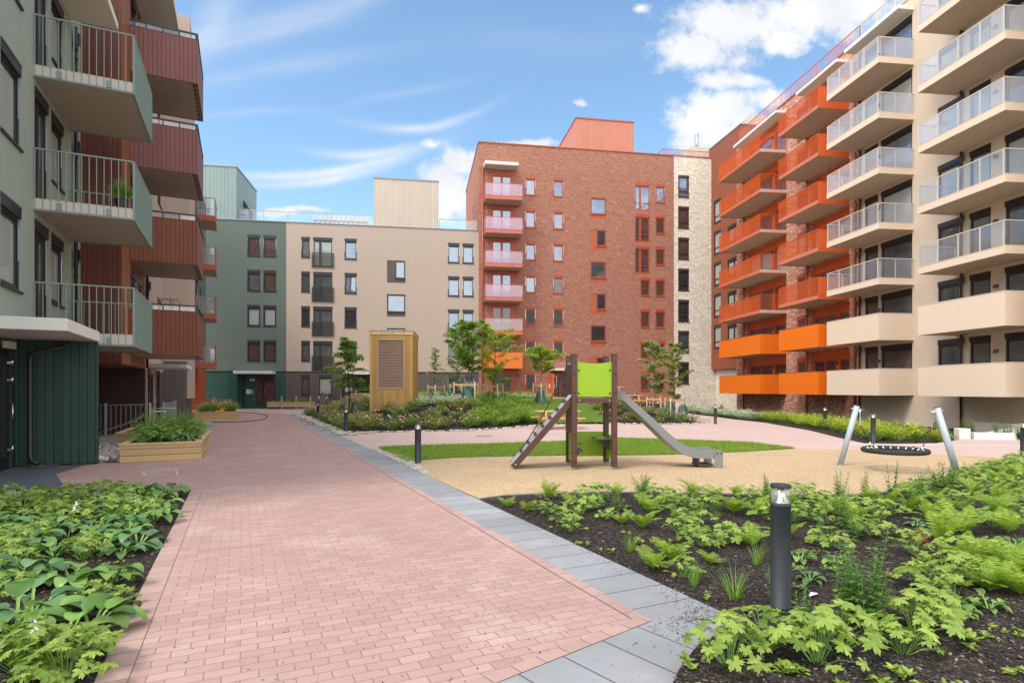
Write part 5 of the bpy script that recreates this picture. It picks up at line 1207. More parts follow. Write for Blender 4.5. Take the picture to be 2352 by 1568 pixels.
b = MB(); b.box(hw, PW - hw, -.03, .03, 1.335, 1.435); b.box(hw, PW - hw, PD - .03, PD + .03, 1.335, 1.435); b.box(-.03, .03, hw, PD - hw, 1.335, 1.435); b.box(PW - .03, PW + .03, hw, PD - hw, 1.335, 1.435); b.build('deck_beam', 'play_brown', tw)
b = MB(); b.box(.03, PW - .03, .03, PD - .03, 1.40, 1.43); b.build('deck', 'play_deck', tw)
b = MB()
for x in (.10, PW - .10): b.ball((x, -.034, 1.385), .014, 8, 4)
b.build('bolt', 'chrome', tw)
b = MB(); b.box(hw, PW - hw, PD - .012, PD + .012, .17, .70); p_ = b.build('panel', 'play_green', tw); b = MB(); b.ball((.25, PD - .016, .44), .02, 8, 4); link('bolt', b.mesh('bolt', 'black'), p_)
b = MB(); b.box(-.012, .012, hw, PD - hw, .12, .68); b.build('panel', 'play_green', tw)
b = MB(); b.box(PW - .012, PW + .012, hw, PD - hw, .15, .66); b.build('panel', 'play_green', tw)
b = MB(); b.prism([(PW - .36, .60), (PW - .02, .60), (PW - .02, .58), (PW - .34, .58)], 'y', .12, .70); b.prism([(PW - .32, .58), (PW - .02, .58), (PW - .02, .34)], 'y', .40, .43); sh = b.build('counter', 'play_dark', tw)
b = MB()
for x, y in ((PW - .22, .32), (PW - .13, .52)): b.lathe([(.001, .603), (.085, .603), (.09, .618), (.001, .618)], 18, (x, y))
link('play_plate', b.mesh('play_plate', 'play_green'), sh)
b = MB(); b.box(.01, .20, .10, .62, .345, .37); b.prism([(.02, .345), (.16, .345), (.02, .14)], 'y', .2, .23); b.build('seat', 'play_dark', tw)
# ramp
rx0, rz0, rx1, rz1 = -1.21, .05, .03, 1.46
ramp_t = Vector((rx1 - rx0, 0, rz1 - rz0)).normalized(); ramp_n = Vector((-ramp_t.z, 0, ramp_t.x)); RL = math.hypot(rx1 - rx0, rz1 - rz0)
MR = Matrix(((ramp_t.x, 0, ramp_n.x, rx0), (0, 1, 0, 0), (ramp_t.z, 0, ramp_n.z, rz0), (0, 0, 0, 1)))
b = MB(); b.M = MR; b.box(0, RL, .10, .72, 0.035, .055); rp = b.build('ramp', 'play_deck', tw)
b = MB(); b.M = MR; b.box(-.02, RL, .07, .10, -.06, .06); b.box(-.02, RL, .72, .75, -.06, .06); link('side_beam', b.mesh('side_beam', 'play_brown'), rp)
for i in range(7):
    b = MB(); b.M = MR; t_ = .30 + i * (RL - .45) / 6.3; b.box(t_, t_ + .055, .20, .62, .056, .10); link('rung', b.mesh('rung', 'play_brown'), rp)
b = MB(); b.M = MR; b.ball((.06, .068, 0), .018); b.ball((RL - .1, .068, 0), .018); b.ball((RL * .62, .15, -.03), .03); link('bolt', b.mesh('bolt', 'chrome'), rp)
rp_pts = []
A_ = Vector((-.10, .40, 2.08)); C_ = MR @ Vector((.35, .41, .08))
for i in range(13): t_ = i / 12; v = A_.lerp(C_, t_); v.z -= .10 * math.sin(math.pi * t_); v.x += .0; rp_pts.append(v)
b = MB(); b.tube(rp_pts, .011, 6); b.build('climbing_rope', 'rope_black', tw)
b = MB(); b.tube([(0, 0.0, 2.12), (-.03, .2, 2.13), (-.06, .40, 2.13), (-.03, .65, 2.13), (0, PD, 2.12)], .022, 8); b.build('grab_bar', 'steel', tw)
# slide
def bez(pts, n):
    out = []
    for i in range(len(pts) - 1):
        p0 = pts[max(i - 1, 0)]; p1 = pts[i]; p2 = pts[i + 1]; p3 = pts[min(i + 2, len(pts) - 1)]
        for k in range(n):
            t_ = k / n; out.append(tuple(.5 * ((2 * p1[j]) + (-p0[j] + p2[j]) * t_ + (2 * p0[j] - 5 * p1[j] + 4 * p2[j] - p3[j]) * t_ ** 2 + (-p0[j] + 3 * p1[j] - 3 * p2[j] + p3[j]) * t_ ** 3) for j in (0, 1)))
    return out + [pts[-1]]
bed_c = bez([(.86, 1.435), (1.0, 1.42), (1.08, 1.36), (1.55, .93), (2.0, .50), (2.22, .335), (2.42, .25), (2.62, .225), (2.96, .215)], 6)
top_c = bez([(.86, 1.585), (.98, 1.575), (1.07, 1.52), (1.55, 1.09), (2.0, .68), (2.24, .50), (2.44, .415), (2.62, .38), (2.96, .375)], 6)
bot_c = [(x, z - .03) for x, z in bed_c]
sl = MB()
def strip_prism(b, up, lo, y0, y1):
    n_ = min(len(up), len(lo)); vs = []
    for i in range(n_): vs += [(up[i][0], y0, up[i][1]), (lo[i][0], y0, lo[i][1]), (up[i][0], y1, up[i][1]), (lo[i][0], y1, lo[i][1])]
    fs = []
    for i in range(n_ - 1):
        a = 4 * i; c = a + 4; fs += [(a, a + 1, c + 1, c), (a + 2, c + 2, c + 3, a + 3), (a, c, c + 2, a + 2), (a + 1, a + 3, c + 3, c + 1)]
    fs += [(0, 2, 3, 1), (4 * n_ - 4, 4 * n_ - 3, 4 * n_ - 1, 4 * n_ - 2)]
    b.add(vs, fs)
strip_prism(sl, bed_c, bot_c, .165, .655)
slo = sl.build('slide', 'play_grey', tw)
for y in (.12, .66):
    s2 = MB(); strip_prism(s2, top_c, bot_c, y, y + .04); link('side_wall', s2.mesh('side_wall', 'play_grey'), slo)
for y in (.10, .70):
    s2 = MB(); s2.prism([(2.90, 0), (3.07, 0), (3.07, .31), (3.04, .36), (2.99, .385), (2.93, .36), (2.90, .31)], 'y', y, y + .02); fo = link('foot_plate', s2.mesh('foot_plate', 'play_grey'), slo)
    s2 = MB(); s2.ball((2.95, y - .003, .30), .018); s2.ball((3.03, y - .003, .30), .018); link('bolt', s2.mesh('bolt', 'black'), fo)
s2 = MB(); s2.box(2.60, 2.90, .2, .62, .03, .065); s2.box(2.60, 2.64, .25, .57, .065, .19); link('base_frame', s2.mesh('base_frame', 'play_dark'), slo)
# nest swing
sw = empty('nest_swing', (7.57, 11.45, 0.004), 0, 'black rope-ringed nest swing hanging low between two leaning grey posts', 'swing')
pl_b, pl_t = Vector((6.97 - 7.57, .85, 0)), Vector((7.25 - 7.57, .72, 1.26)); pr_b, pr_t = Vector((8.17 - 7.57, -.85, 0)), Vector((7.85 - 7.57, -.75, 1.27))
for a, c in ((pl_b, pl_t), (pr_b, pr_t)):
    b = MB(); b.tube([a, c], .055, 20); po = b.build('post', 'swing_post', sw)
    b = MB(); dv_ = (c - a).normalized(); b.tube([c, c + dv_ * .012], .057, 20); link('cap', b.mesh('cap', 'play_dark'), po)
    b = MB(); m_ = c - dv_ * .07; o_ = Vector((-.1 if a.x < 0 else .1, 0, .01)); b.tube([m_ + o_, m_ - o_ * 1.4], .014, 8); b.lathe([(.075, -.002), (.075, .01)], 16, (a.x, a.y)); link('fixing', b.mesh('fixing', 'steel'), po)
RS = .535; rsn = .048; cz = .40; n_ = 96; m_ = 12; vs = []; fs = []
for i in range(n_):
    an = 2 * math.pi * i / n_
    for k in range(m_):
        ph = 2 * math.pi * k / m_; rr_ = rsn * (1 + .07 * math.sin(ph * 3 + an * 45)); vs.append(((RS + rr_ * math.cos(ph)) * math.cos(an), (RS + rr_ * math.cos(ph)) * math.sin(an), cz + rr_ * math.sin(ph)))
for i in range(n_):
    for k in range(m_): fs.append((i * m_ + k, ((i + 1) % n_) * m_ + k, ((i + 1) % n_) * m_ + (k + 1) % m_, i * m_ + (k + 1) % m_))
b = MB(); b.smooth = True; b.add(vs, fs); seat = b.build('seat_ring', 'rope_black', sw)
b = MB()
for k in range(-4, 5):
    t_ = k * .105; L_ = math.sqrt(max(.0, .49 ** 2 - t_ ** 2)); b.tube([(-L_, t_, cz + .005), (0, t_, cz - .04), (L_, t_, cz + .005)], .009, 5); b.tube([(t_, -L_, cz + .005), (t_, 0, cz - .04), (t_, L_, cz + .005)], .009, 5)
link('rope_net', b.mesh('rope_net', 'rope_black'), seat)
b = MB()
for i in range(22):
    an = 2 * math.pi * i / 22; b.tube([((RS - .05) * math.cos(an), (RS - .05) * math.sin(an), cz + .03), ((RS - .09) * math.cos(an), (RS - .09) * math.sin(an), cz + .0)], .013, 6)
link('rope_clip', b.mesh('rope_clip', 'white'), seat)
for s_, ptop in ((-1, pl_t), (1, pr_t)):
    dv_ = ((pl_t - pl_b) if s_ < 0 else (pr_t - pr_b)).normalized(); st_ = ptop - dv_ * .07 + Vector((.08 * -s_, 0, -.02)); 
    jn = Vector((s_ * .44, -s_ * .35 * 1.15, .86)); b = MB(); L_ = (jn - st_).length; k_ = int(L_ / .028)
    ax = (jn - st_).normalized()
    for i in range(k_):
        c_ = st_ + (jn - st_) * (i + .5) / k_; sd = Vector((0, 1, 0)) if i % 2 else ax.cross(Vector((0, 1, 0))).normalized()
        b.tube([c_ - ax * .018, c_ - ax * .01 + sd * .01, c_ + ax * .01 + sd * .01, c_ + ax * .018, c_ + ax * .01 - sd * .01, c_ - ax * .01 - sd * .01, c_ - ax * .018], .0042, 5)
    b.build('chain', 'chrome', sw)
    b = MB(); b.ball(tuple(st_), .03); b.ball(tuple(st_ + ax * .05), .024); b.build('swivel', 'chrome', sw)
    for an in ((200, 110) if s_ < 0 else (20, -70)):
        e_ = Vector((RS * math.cos(R_(an)), RS * math.sin(R_(an)), cz + .05)); b = MB(); b.tube([jn, e_ + Vector((0, 0, .05))], .009, 6); ro = b.build('rope', 'rope_black', sw)
        b = MB(); b.tube([e_ + Vector((0, 0, .07)), e_ - Vector((0, 0, .03))], .016, 8); link('shackle', b.mesh('shackle', 'chrome'), ro)

# ================================================================== BOLLARD LIGHTS
bl_ = empty('bollard_light', (0, 0, 0)); R0 = .069
b = MB(); b.smooth = True; b.lathe([(R0 + .003, 0), (R0 + .003, .02), (R0, .022), (R0, .735), (R0 + .002, .737), (R0 + .002, .752), (R0 - .004, .755)], 32); pb = b.build('post', 'bollard', bl_)
b = MB(); b.smooth = True; b.lathe([(.064, .755), (.060, .765), (.046, .785), (.030, .815), (.024, .862)], 24); b.build('reflector', 'chrome', bl_)
b = MB(); b.smooth = True; b.lathe([(R0 - .004, .756), (R0 - .004, .864)], 32); b.build('clear_sleeve', 'lamp_clear', bl_)
b = MB(); b.lathe([(R0 + .002, .865), (R0 + .002, .884), (R0 - .004, .889)], 32); b.build('cap', 'bollard', bl_)
bspots = [((1793, 1405), 0, 'large charcoal bollard light in the near mulch bed'), ((960, 1065), 0, 'charcoal bollard light standing between lawn crescent and slab strip, left of the tower'),
          ((794.6, 992.6), 0, 'bollard light at the front left corner of the rose bed, nearest the timber vent'), ((730.5, 962.6), 0, 'small bollard light further up the grey slab strip beside the roses'),
          ((1643, 973), 0, 'bollard light on the plaza just right of the rose bed with tree bags'), ((1894.8, 984), 0, 'bollard light rising out of yellow-green shrubs below the orange balconies'),
          ((2005.8, 1015.8), 0, 'bollard light at the edge of the shrub bed behind the nest swing'), ((2352, 1058), 0, 'bollard light cut by the right edge of the picture'),
          ((1241, 937), .8, 'bollard light behind the round yellow-green tree near entrance 58H'), ((1511, 940), .55, 'bollard light half hidden behind the two staked trees on the right')]
for i, (p, z, lb_) in enumerate(bspots):
    o = bl_ if i == 0 else copy_tree(bl_)
    X, Y = G(*p, 0.0) if not z else G(p[0], p[1], z)
    if i == 8: Y = 36.0; X = (1242 - CX) / F * Y; z = H(X, Y)
    if i == 9: Y = 37.0; X = (1511 - CX) / F * Y; z = H(X, Y)
    place(o, (X, Y, Hb(X, Y) - .01 if i == 0 else z), 0, 1, lb_, 'bollard lights along the paths', 'bollard light')
# steel posts
for i, x_ in enumerate((647.4, 680, 713.3)):
    b = MB(); b.lathe([(.055, 0), (.055, 1.03), (.045, 1.07), (.02, 1.085)], 16); X, Y = G(x_, 935)[0], G(x_, 935)[1]; Y = 47.5; X = (x_ - CX) / F * Y
    o = b.build('steel_post', 'steel', None, (X, Y, 0)); tag(o, ['galvanised post nearest door 58F, leftmost of three', 'galvanised post in the middle of the three by the long planter', 'galvanised post nearest the rose bed, rightmost of three'][i], 'post', 'galvanised posts before the long planter')

# ================================================================== VENT TOWER
vx, vy = -5.55, 26.9; vz = H(vx, vy) - .06; WV = 1.95
vt = empty('timber_vent_tower', ((851.8 - CX) / F * 26.8, 26.6, vz), R_(4.9), 'tall timber-clad ventilation tower with large louvre among the roses', 'vent tower')
hv = 3.62
b = MB(); b.wall(0, WV, .12, hv, [(.33, 1.58, .98, 3.28)], .1, None); b.box(0, WV, .1, 3.2, .12, hv); b.quad((0, 0, .12), (0, .1, .12), (0, .1, hv), (0, 0, hv)); b.quad((WV, 0, .12), (WV, 0, hv), (WV, .1, hv), (WV, .1, .12)); b.build('cladding', 'timber_v', vt)
b = MB(); b.box(-.02, WV + .02, -.025, 3.22, .0, .12); b.build('base_board', 'timber_v', vt)
b = MB(); b.box(-.03, WV + .03, -.03, -.001, hv - .14, hv + .02); b.box(WV + .001, WV + .03, 0, 3.23, hv - .14, hv + .02); b.build('top_trim', 'timber_trim', vt)
b = MB(); b.box(-.05, WV + .05, -.05, 3.25, hv + .021, hv + .05); b.build('coping', 'trim_grey', vt)
b = MB(); b.box(.33, .40, -.02, .05, .98, 3.28); b.box(1.51, 1.58, -.02, .05, .98, 3.28); b.box(.40, 1.51, -.02, .05, .98, 1.05); b.box(.40, 1.51, -.02, .05, 3.21, 3.28); lv = b.build('louvre', 'louvre', vt)
b = MB(); n_ = 30
for i in range(n_): z = 1.06 + 2.14 * i / n_; b.add([(.40, -.005, z), (1.51, -.005, z), (1.51, .04, z + .05), (.40, .04, z + .05), (.40, -.005, z + .022), (1.51, -.005, z + .022), (1.51, .04, z + .058), (.40, .04, z + .058)], [(0, 1, 5, 4), (4, 5, 6, 7), (0, 3, 2, 1), (3, 7, 6, 2)])
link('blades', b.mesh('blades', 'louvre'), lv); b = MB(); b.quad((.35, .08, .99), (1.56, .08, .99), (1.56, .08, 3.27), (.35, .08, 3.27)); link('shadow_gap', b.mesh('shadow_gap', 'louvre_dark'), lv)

# ================================================================== PICNIC TABLES
pt = empty('picnic_table', (0, 0, 0)); Lt = 1.85
b = MB(); [b.box(-Lt / 2, Lt / 2, -.37 + i * .15, -.37 + i * .15 + .14, .70, .74) for i in range(5)]; b.build('table_top', 'table_wood', pt, bevel=.004)
for s_ in (-1, 1):
    b = MB(); [b.box(-Lt / 2, Lt / 2, s_ * .72 - .14 + i * .145, s_ * .72 - .005 + i * .145, .42, .46) for i in range(2)]; b.build('bench_seat', 'table_wood', pt, bevel=.004)
for sx in (-.62, .62):
    for s_ in (-1, 1): b = MB(); b.prism([(s_ * .26, .70), (s_ * .38, .70), (s_ * .78, 0), (s_ * .66, 0)], 'x', sx - .022, sx + .022); b.build('leg', 'table_wood', pt)
    b = MB(); b.box(sx + .023, sx + .065, -.83, .83, .30, .42); b.box(sx + .023, sx + .065, -.36, .36, .60, .70); b.build('cross_beam', 'table_wood', pt)
ps = [((1280 - CX) / F * 24.1, 24.1, 0.0, R_(14), 'orange pine picnic table on the paving behind the ramp of the play tower'), ((1436 - CX) / F * 31.8, 31.8, None, R_(10), 'picnic table higher up behind the grey slide, left of the green tree bags'), ((838 - CX) / F * 42.5, 42.5, None, R_(10), 'picnic table partly hidden by the timber vent tower near door 58G')]
for i, (x, y, z, r_, lb_) in enumerate(ps):
    o = pt if i == 0 else copy_tree(pt); place(o, (x, y, H(x, y) + .045 if z is None else z), r_, 1, lb_, 'picnic tables', 'picnic table')

# ================================================================== PLANTER BOXES
def planter(n0, n1, a0, a1, h, label, frame='L', z=0):
    f = {'L': (L2, AL), 'B': (B2, AB)}[frame]; X, Y = f[0](n0, a0); w_, l_ = n1 - n0, a1 - a0
    t = empty('planter_box', (X, Y, z), f[1], label, 'planter')
    b = MB(); b.box(0, w_, 0, .045, 0, h); b.box(0, w_, l_ - .045, l_, 0, h); b.box(0, .045, .045, l_ - .045, 0, h); b.box(w_ - .045, w_, .045, l_ - .045, 0, h)
    for x in (-.012, w_ - .05):
        for y in (-.012, l_ - .05): b.box(x, x + .062, y, y + .062, 0, h - .001)
    b.build('side_boards', 'timber', t)
    b = MB(); b.box(-.03, w_ + .03, -.03, .11, h, h + .028); b.box(-.03, w_ + .03, l_ - .11, l_ + .03, h, h + .028); b.box(-.03, .11, .111, l_ - .111, h, h + .028); b.box(w_ - .11, w_ + .03, .111, l_ - .111, h, h + .028); b.build('rim', 'timber_trim', t)
    b = MB(); b.box(.05, w_ - .05, .05, l_ - .05, 0.0, h - .05); b.build('soil', 'mulch', t)
    return t
planter(-2.41, -.86, 15.1, 19.2, .39, 'front timber planter box beside the path, full of geranium and hosta')
planter(-3.2, -1.75, 19.35, 22.4, .37, 'shorter timber planter box tucked behind the front one by the stair railing')
planter(-2.2, -.2, 33.2, 37.6, .46, 'far timber planter box with roses and a yellow toy, below the orange cladding')
planter(-2.6, -2.25, 34.2, 37, .46, 'narrow timber planter strip left of the far rose planter')
planter(Bu(497), Bu(541), -2.2, -.9, .32, 'timber planter box against the dark green boarding left of door 58F', 'B', 0.25)
planter(Bu(630), Bu(731), -2.4, -1.2, .36, 'long low timber planter right of door 58F behind steel posts', 'B', 0.2)

# stair railing, galvanised
sr = empty('stair_railing', (*L2(-5, 22.0), 0), AL, 'galvanised bar railing with sloping handrails guarding the basement stair', 'railing')
def fence(pts, h, name='railing_panel'):
    b = MB()
    for (a, c) in zip(pts[:-1], pts[1:]):
        A, C_ = Vector((*a, 0)), Vector((*c, 0)); L_ = (C_ - A).length; n_ = int(L_ / .13)
        for z in (.12, h): b.tube([A + Vector((0, 0, z)), C_ + Vector((0, 0, z))], .012, 4)
        for i in range(1, n_): p = A.lerp(C_, i / n_); b.tube([p + Vector((0, 0, .12)), p + Vector((0, 0, h))], .007, 4, False)
    o = b.build(name, 'steel', sr)
    for p in pts: q = MB(); q.box(p[0] - .03, p[0] + .03, p[1] - .03, p[1] + .03, 0, h + .06); q.build('post', 'steel', sr)
fence([(-.2, .0), (1.1, .0), (2.3, 0)], 1.12); fence([(2.3, 3.6), (2.3, 7.5), (2.3, 11.6)], 1.08)
b = MB(); b.tube([(-1.2, 0.1, -.55), (1.9, .12, .62), (2.2, .12, .88), (2.75, .12, .9)], .024, 8); b.build('handrail', 'steel', sr)
b = MB(); b.tube([(-.8, 3.5, -.2), (1.6, 3.5, .70), (2.0, 3.5, .9), (2.7, 3.5, .9)], .024, 8); b.build('handrail', 'steel', sr)
b = MB(); b.box(-1.6, 2.3, -.08, .08, -.5, .10); b.build('stair_wall', 'soffit_grey', sr)

# hose, cable, bicycle, people and small things
def curve_tube(name, pts, r, mat, label, cat, closed=False, seg=6):
    P = [tuple(p) for p in pts]; out = []
    for i in range(len(P) - 1):
        p0 = P[max(i - 1, 0)]; p1 = P[i]; p2 = P[i + 1]; p3 = P[min(i + 2, len(P) - 1)]
        for k in range(6):
            t_ = k / 6; out.append(tuple(.5 * ((2 * p1[j]) + (-p0[j] + p2[j]) * t_ + (2 * p0[j] - 5 * p1[j] + 4 * p2[j] - p3[j]) * t_ ** 2 + (-p0[j] + 3 * p1[j] - 3 * p2[j] + p3[j]) * t_ ** 3) for j in range(3)))
    out.append(P[-1]); b = MB(); b.tube(out, r, seg); return tag(b.build(name, mat), label, cat)
def gz(x, y, z=.02): return (*G(x, y), z)
curve_tube('cable', [gz(548, 948), gz(590, 949), gz(614, 956), gz(600, 964), gz(560, 968.5), gz(510, 970), gz(455, 971)], .022, 'rope_black', 'dark cable looping across the brick path past the far planter', 'cable')
curve_tube('garden_hose', [gz(432, 971), gz(470, 971), gz(488, 970), gz(470, 973), gz(440, 974), gz(455, 979), gz(480, 981), gz(500, 980), gz(480, 978), gz(445, 978)], .02, 'hose', 'blue garden hose lying in loops before the far planter', 'hose')
curve_tube('plastic_pipe', [(3.52, 3.05, .04), (3.50, 3.16, .13), (3.47, 3.30, .2), (3.50, 3.45, .235), (3.58, 3.6, .24), (3.75, 3.75, .2)], .017, 'hoop', 'pale plastic pipe arching out of the front bed at the lower right corner', 'pipe')
# toy
ty = empty('watering_toy', (*L2(-.95, 33.27), .49), AL, 'yellow plastic toy lying on the rim of the far planter', 'toy')
b = MB(); b.lathe([(.12, 0), (.17, .05), (.17, .16), (.15, .17)], 14); b.box(-.45, -.1, -.06, .06, .02, .10); b.tube([(-.16, 0, .15), (0, 0, .28), (.3, 0, .26), (.42, 0, .12), (.2, 0, .05)], .025, 6); b.build('body', 'yellow', ty); ty.scale = (.62, .62, .62)
# bicycles
def bicycle(loc, rot, label, fm, sc=1.0, lean=.06):
    t = empty('bicycle', loc, rot, label, 'bicycle', None); t.rotation_euler = (lean, 0, rot); r = .34
    for cx in (-.52, .52):
        b = MB(); b.tube([(cx + r * math.cos(a_ * math.pi / 12), 0, r + r * math.sin(a_ * math.pi / 12)) for a_ in range(25)], .019, 6); wo = b.build('wheel', 'black', t)
        b = MB(); b.tube([(cx + (r - .03) * math.cos(a_ * math.pi / 12), 0, r + (r - .03) * math.sin(a_ * math.pi / 12)) for a_ in range(25)], .01, 5)
        for k in range(14): b.tube([(cx, 0, r), (cx + (r - .03) * math.cos(k * math.pi / 7), 0, r + (r - .03) * math.sin(k * math.pi / 7))], .0025, 3)
        link('rim', b.mesh('rim', 'chrome'), wo)
        b = MB(); b.tube([(cx + (r + .035) * math.cos(a_), 0, r + (r + .035) * math.sin(a_)) for a_ in [R_(20 + 14 * k) for k in range(11)]], .02, 6); b.build('mudguard', 'chrome', t)
    b = MB(); bb_ = (-.08, 0, .29); st = (-.22, 0, .82); hd = (.34, 0, .82)
    for a, c in ((bb_, st), (bb_, (.37, 0, .70)), (st, hd), (bb_, (-.52, 0, r)), (st, (-.52, 0, r)), (hd, (.52, 0, r)), (hd, (.32, 0, .98))): b.tube([a, c], .018, 6)
    b.build('frame', fm, t)
    b = MB(); b.ball((-.26, 0, .95), .1, 8, 5, (1.3, .8, .35)); b.tube([st, (-.25, 0, .94)], .014, 6); b.build('saddle', 'black', t)
    b = MB(); b.tube([(.22, -.28, 1.0), (.32, -.2, 1.03), (.34, 0, 1.0), (.32, .2, 1.03), (.22, .28, 1.0)], .013, 6); b.build('handlebar', 'black', t)
    b = MB(); b.lathe([(.08, -.01), (.08, .01)], 12); q = MB(); q.M = Matrix.Translation(bb_) @ Matrix.Rotation(math.pi / 2, 4, 'X'); q.add(b.v, b.f); q.box(-.01, .01, -.17, 0, .02, .05); q.build('crank', 'steel', t)
    return t
bicycle(((493 - CX) / F * 44.5, 44.5, 0.08), R_(12), 'dark red bicycle parked behind the far rose planter', 'pipe_red')
bicycle(((745 - CX) / F * 46, 46, .42), R_(75), 'grey bicycle seen end on beside the long planter', 'steel')
b = MB(); X = (481 - CX) / F * 45.2
b.tube([(0, 0, 0), (0, 0, .85), (.06, 0, .95), (.35, 0, .95), (.42, 0, .85), (.42, 0, 0)], .025, 8); b.tube([(0, .5, 0), (0, .5, .85), (.06, .5, .95), (.35, .5, .95), (.42, .5, .85), (.42, .5, 0)], .025, 8)
tag(b.build('bicycle_stand', 'steel', None, (X - .2, 45.4, 0), AB), 'galvanised hoop bicycle stand behind the dark red bicycle', 'bicycle stand')
# handrail of the garden steps near the brick building
hr_ = empty('step_handrail', ((1417 - CX) / F * 50, 50, .8), AB, 'pale steel handrail sloping down behind the slide before the brick wall', 'handrail')
b = MB()
for dz in (0, -.42): b.tube([(0, 0, 1.02 + dz), (.75, 0, 1.02 + dz), (3.4, 0, -.38 + dz)], .024, 6)
b.build('rail', 'steel', hr_)
for x, z in ((.2, 1.0), (1.6, .55), (3.0, -.15)): b = MB(); b.tube([(x, 0, z - 1.1), (x, 0, z)], .022, 6); b.build('post', 'steel', hr_)
# person seated on the ground against the pale wall
pe = empty('person', ((1656.5 - CX) / F * 44, 44, -.34), R_(-60), 'bald person in a dark navy top sitting low behind the silvery shrubs', 'person')
pm = bpy.data.meshes.new('body'); bm = bmesh.new(); sk = bm.verts.layers.skin.verify()
J = {'pel': ((0, 0, .12), .15), 'spi': ((0, .02, .32), .15), 'che': ((0, .04, .52), .17), 'nek': ((0, .05, .66), .06), 'chin': ((0, .04, .71), .065), 'hd': ((0, .03, .80), .10), 'crown': ((0, .04, .865), .075),
     'sl': ((-.19, .04, .56), .065), 'el': ((-.27, -.05, .33), .045), 'hl': ((-.18, -.28, .28), .032), 'sr': ((.19, .04, .56), .065), 'er': ((.27, -.05, .33), .045), 'hr': ((.18, -.28, .28), .032),
     'tl': ((-.12, -.05, .12), .10), 'kl': ((-.16, -.42, .36), .065), 'al': ((-.15, -.62, .05), .045), 'fl': ((-.15, -.80, .04), .035), 'tr': ((.12, -.05, .12), .10), 'kr': ((.16, -.42, .36), .065), 'ar': ((.15, -.62, .05), .045), 'fr': ((.15, -.80, .04), .035)}
V = {}
for k, (p, r) in J.items(): v = bm.verts.new(p); v[sk].radius = (r, r); v[sk].use_root = (k == 'pel'); V[k] = v
for a, c in ('pel spi', 'spi che', 'che nek', 'nek chin', 'chin hd', 'hd crown', 'che sl', 'sl el', 'el hl', 'che sr', 'sr er', 'er hr', 'pel tl', 'tl kl', 'kl al', 'al fl', 'pel tr', 'tr kr', 'kr ar', 'ar fr') and [tuple(s.split()) for s in ('pel spi', 'spi che', 'che nek', 'nek chin', 'chin hd', 'hd crown', 'che sl', 'sl el', 'el hl', 'che sr', 'sr er', 'er hr', 'pel tl', 'tl kl', 'kl al', 'al fl', 'pel tr', 'tr kr', 'kr ar', 'ar fr')]: bm.edges.new((V[a], V[c]))
bm.to_mesh(pm); bm.free(); po = bpy.data.objects.new('body', pm); col.objects.link(po); po.parent = pe
po.modifiers.new('skin', 'SKIN').use_smooth_shade = True; sd_ = po.modifiers.new('sub', 'SUBSURF'); sd_.levels = 2; sd_.render_levels = 2
dg = bpy.context.evaluated_depsgraph_get(); me = bpy.data.meshes.new_from_object(po.evaluated_get(dg)); po.modifiers.clear(); po.data = me
me.materials.clear(); me.materials.append(M['cloth_navy']); me.materials.append(M['skin'])
for p in me.polygons: p.material_index = 1 if (p.center.z > .645 or (p.center.y < -.24 and .2 < p.center.z < .33 and abs(p.center.x) < .24 and abs(p.center.x) > .12 and p.center.y > -.34)) else 0; p.use_smooth = True
b = MB(); b.ball((0, -.075, .79), .018); b.ball((-.105, .03, .79), .022, 6, 4, (.5, 1, 1.4)); b.ball((.105, .03, .79), .022, 6, 4, (.5, 1, 1.4)); b.build('face_features', 'skin', pe)
# balcony life: pot plant, drying rack
pp_ = empty('potted_bush', (*L2(-2.65, 16.75), 5.64 + .28), 0, 'clipped round green bush in a dark pot on the middle green balcony', 'potted plant')
b = MB(); b.lathe([(.11, 0), (.15, .28), (.16, .29), (.14, .29), (.13, .26)], 20); b.build('pot', 'black', pp_)
dk = empty('drying_rack', (*L2(-2.2, 22.6), 2.73 + .26), AL, 'metal drying rack with red and blue towels on the lowest brown balcony', 'drying rack')
b = MB()
for y in (0, 1.3): b.tube([(0, y, 0), (0, y + .0, 1.62), (0, y + .15, 1.72)], .012, 6)
for x in (-.25, -.1, .05, .2): b.tube([(x, 0, 1.66), (x, 1.3, 1.66)], .008, 5)
b.tube([(-.25, 0, 1.66), (.2, 0, 1.66)], .012, 6); b.tube([(-.25, 1.3, 1.66), (.2, 1.3, 1.66)], .012, 6); b.build('rack', 'black', dk)
b = MB(); b.box(.05, .07, .1, .4, 1.2, 1.67); b.build('towel', 'pipe_red', dk); b = MB(); b.box(.05, .07, .55, 1.0, 1.25, 1.67); b.build('towel', 'hose', dk)
# ================================================================== PLANTS
class LB(MB):
    pass
def leaf_palm(b, c, R, nrm, az, rr, lobes=5):
    """lobed rounded leaf, folded down at its rim"""
    n_ = 40; zax = Vector(nrm).normalized(); xax = Vector((math.cos(az), math.sin(az), 0)); xax = (xax - zax * xax.dot(zax)).normalized(); yax = zax.cross(xax); c = Vector(c)
    vs = [c + zax * R * .10]
    for i in range(n_ + 1):
        th = -math.pi * .90 + 2 * math.pi * .90 * i / n_
        lob = abs(math.cos(th * lobes / 2 * 1.08)); r = R * (.34 + .66 * lob ** .55) * (1 - .14 * abs(th) / 3.14) * (1 + .13 * math.sin(th * 17 + 1))
        dz = -R * (.38 * (r / R) ** 2 - .16 * lob) + R * .05 * math.sin(th * 7)
        vs.append(c + xax * (r * math.cos(th)) + yax * (r * math.sin(th)) + zax * dz)
    b.add(vs, [(0, i, i + 1) for i in range(1, n_ + 1)])
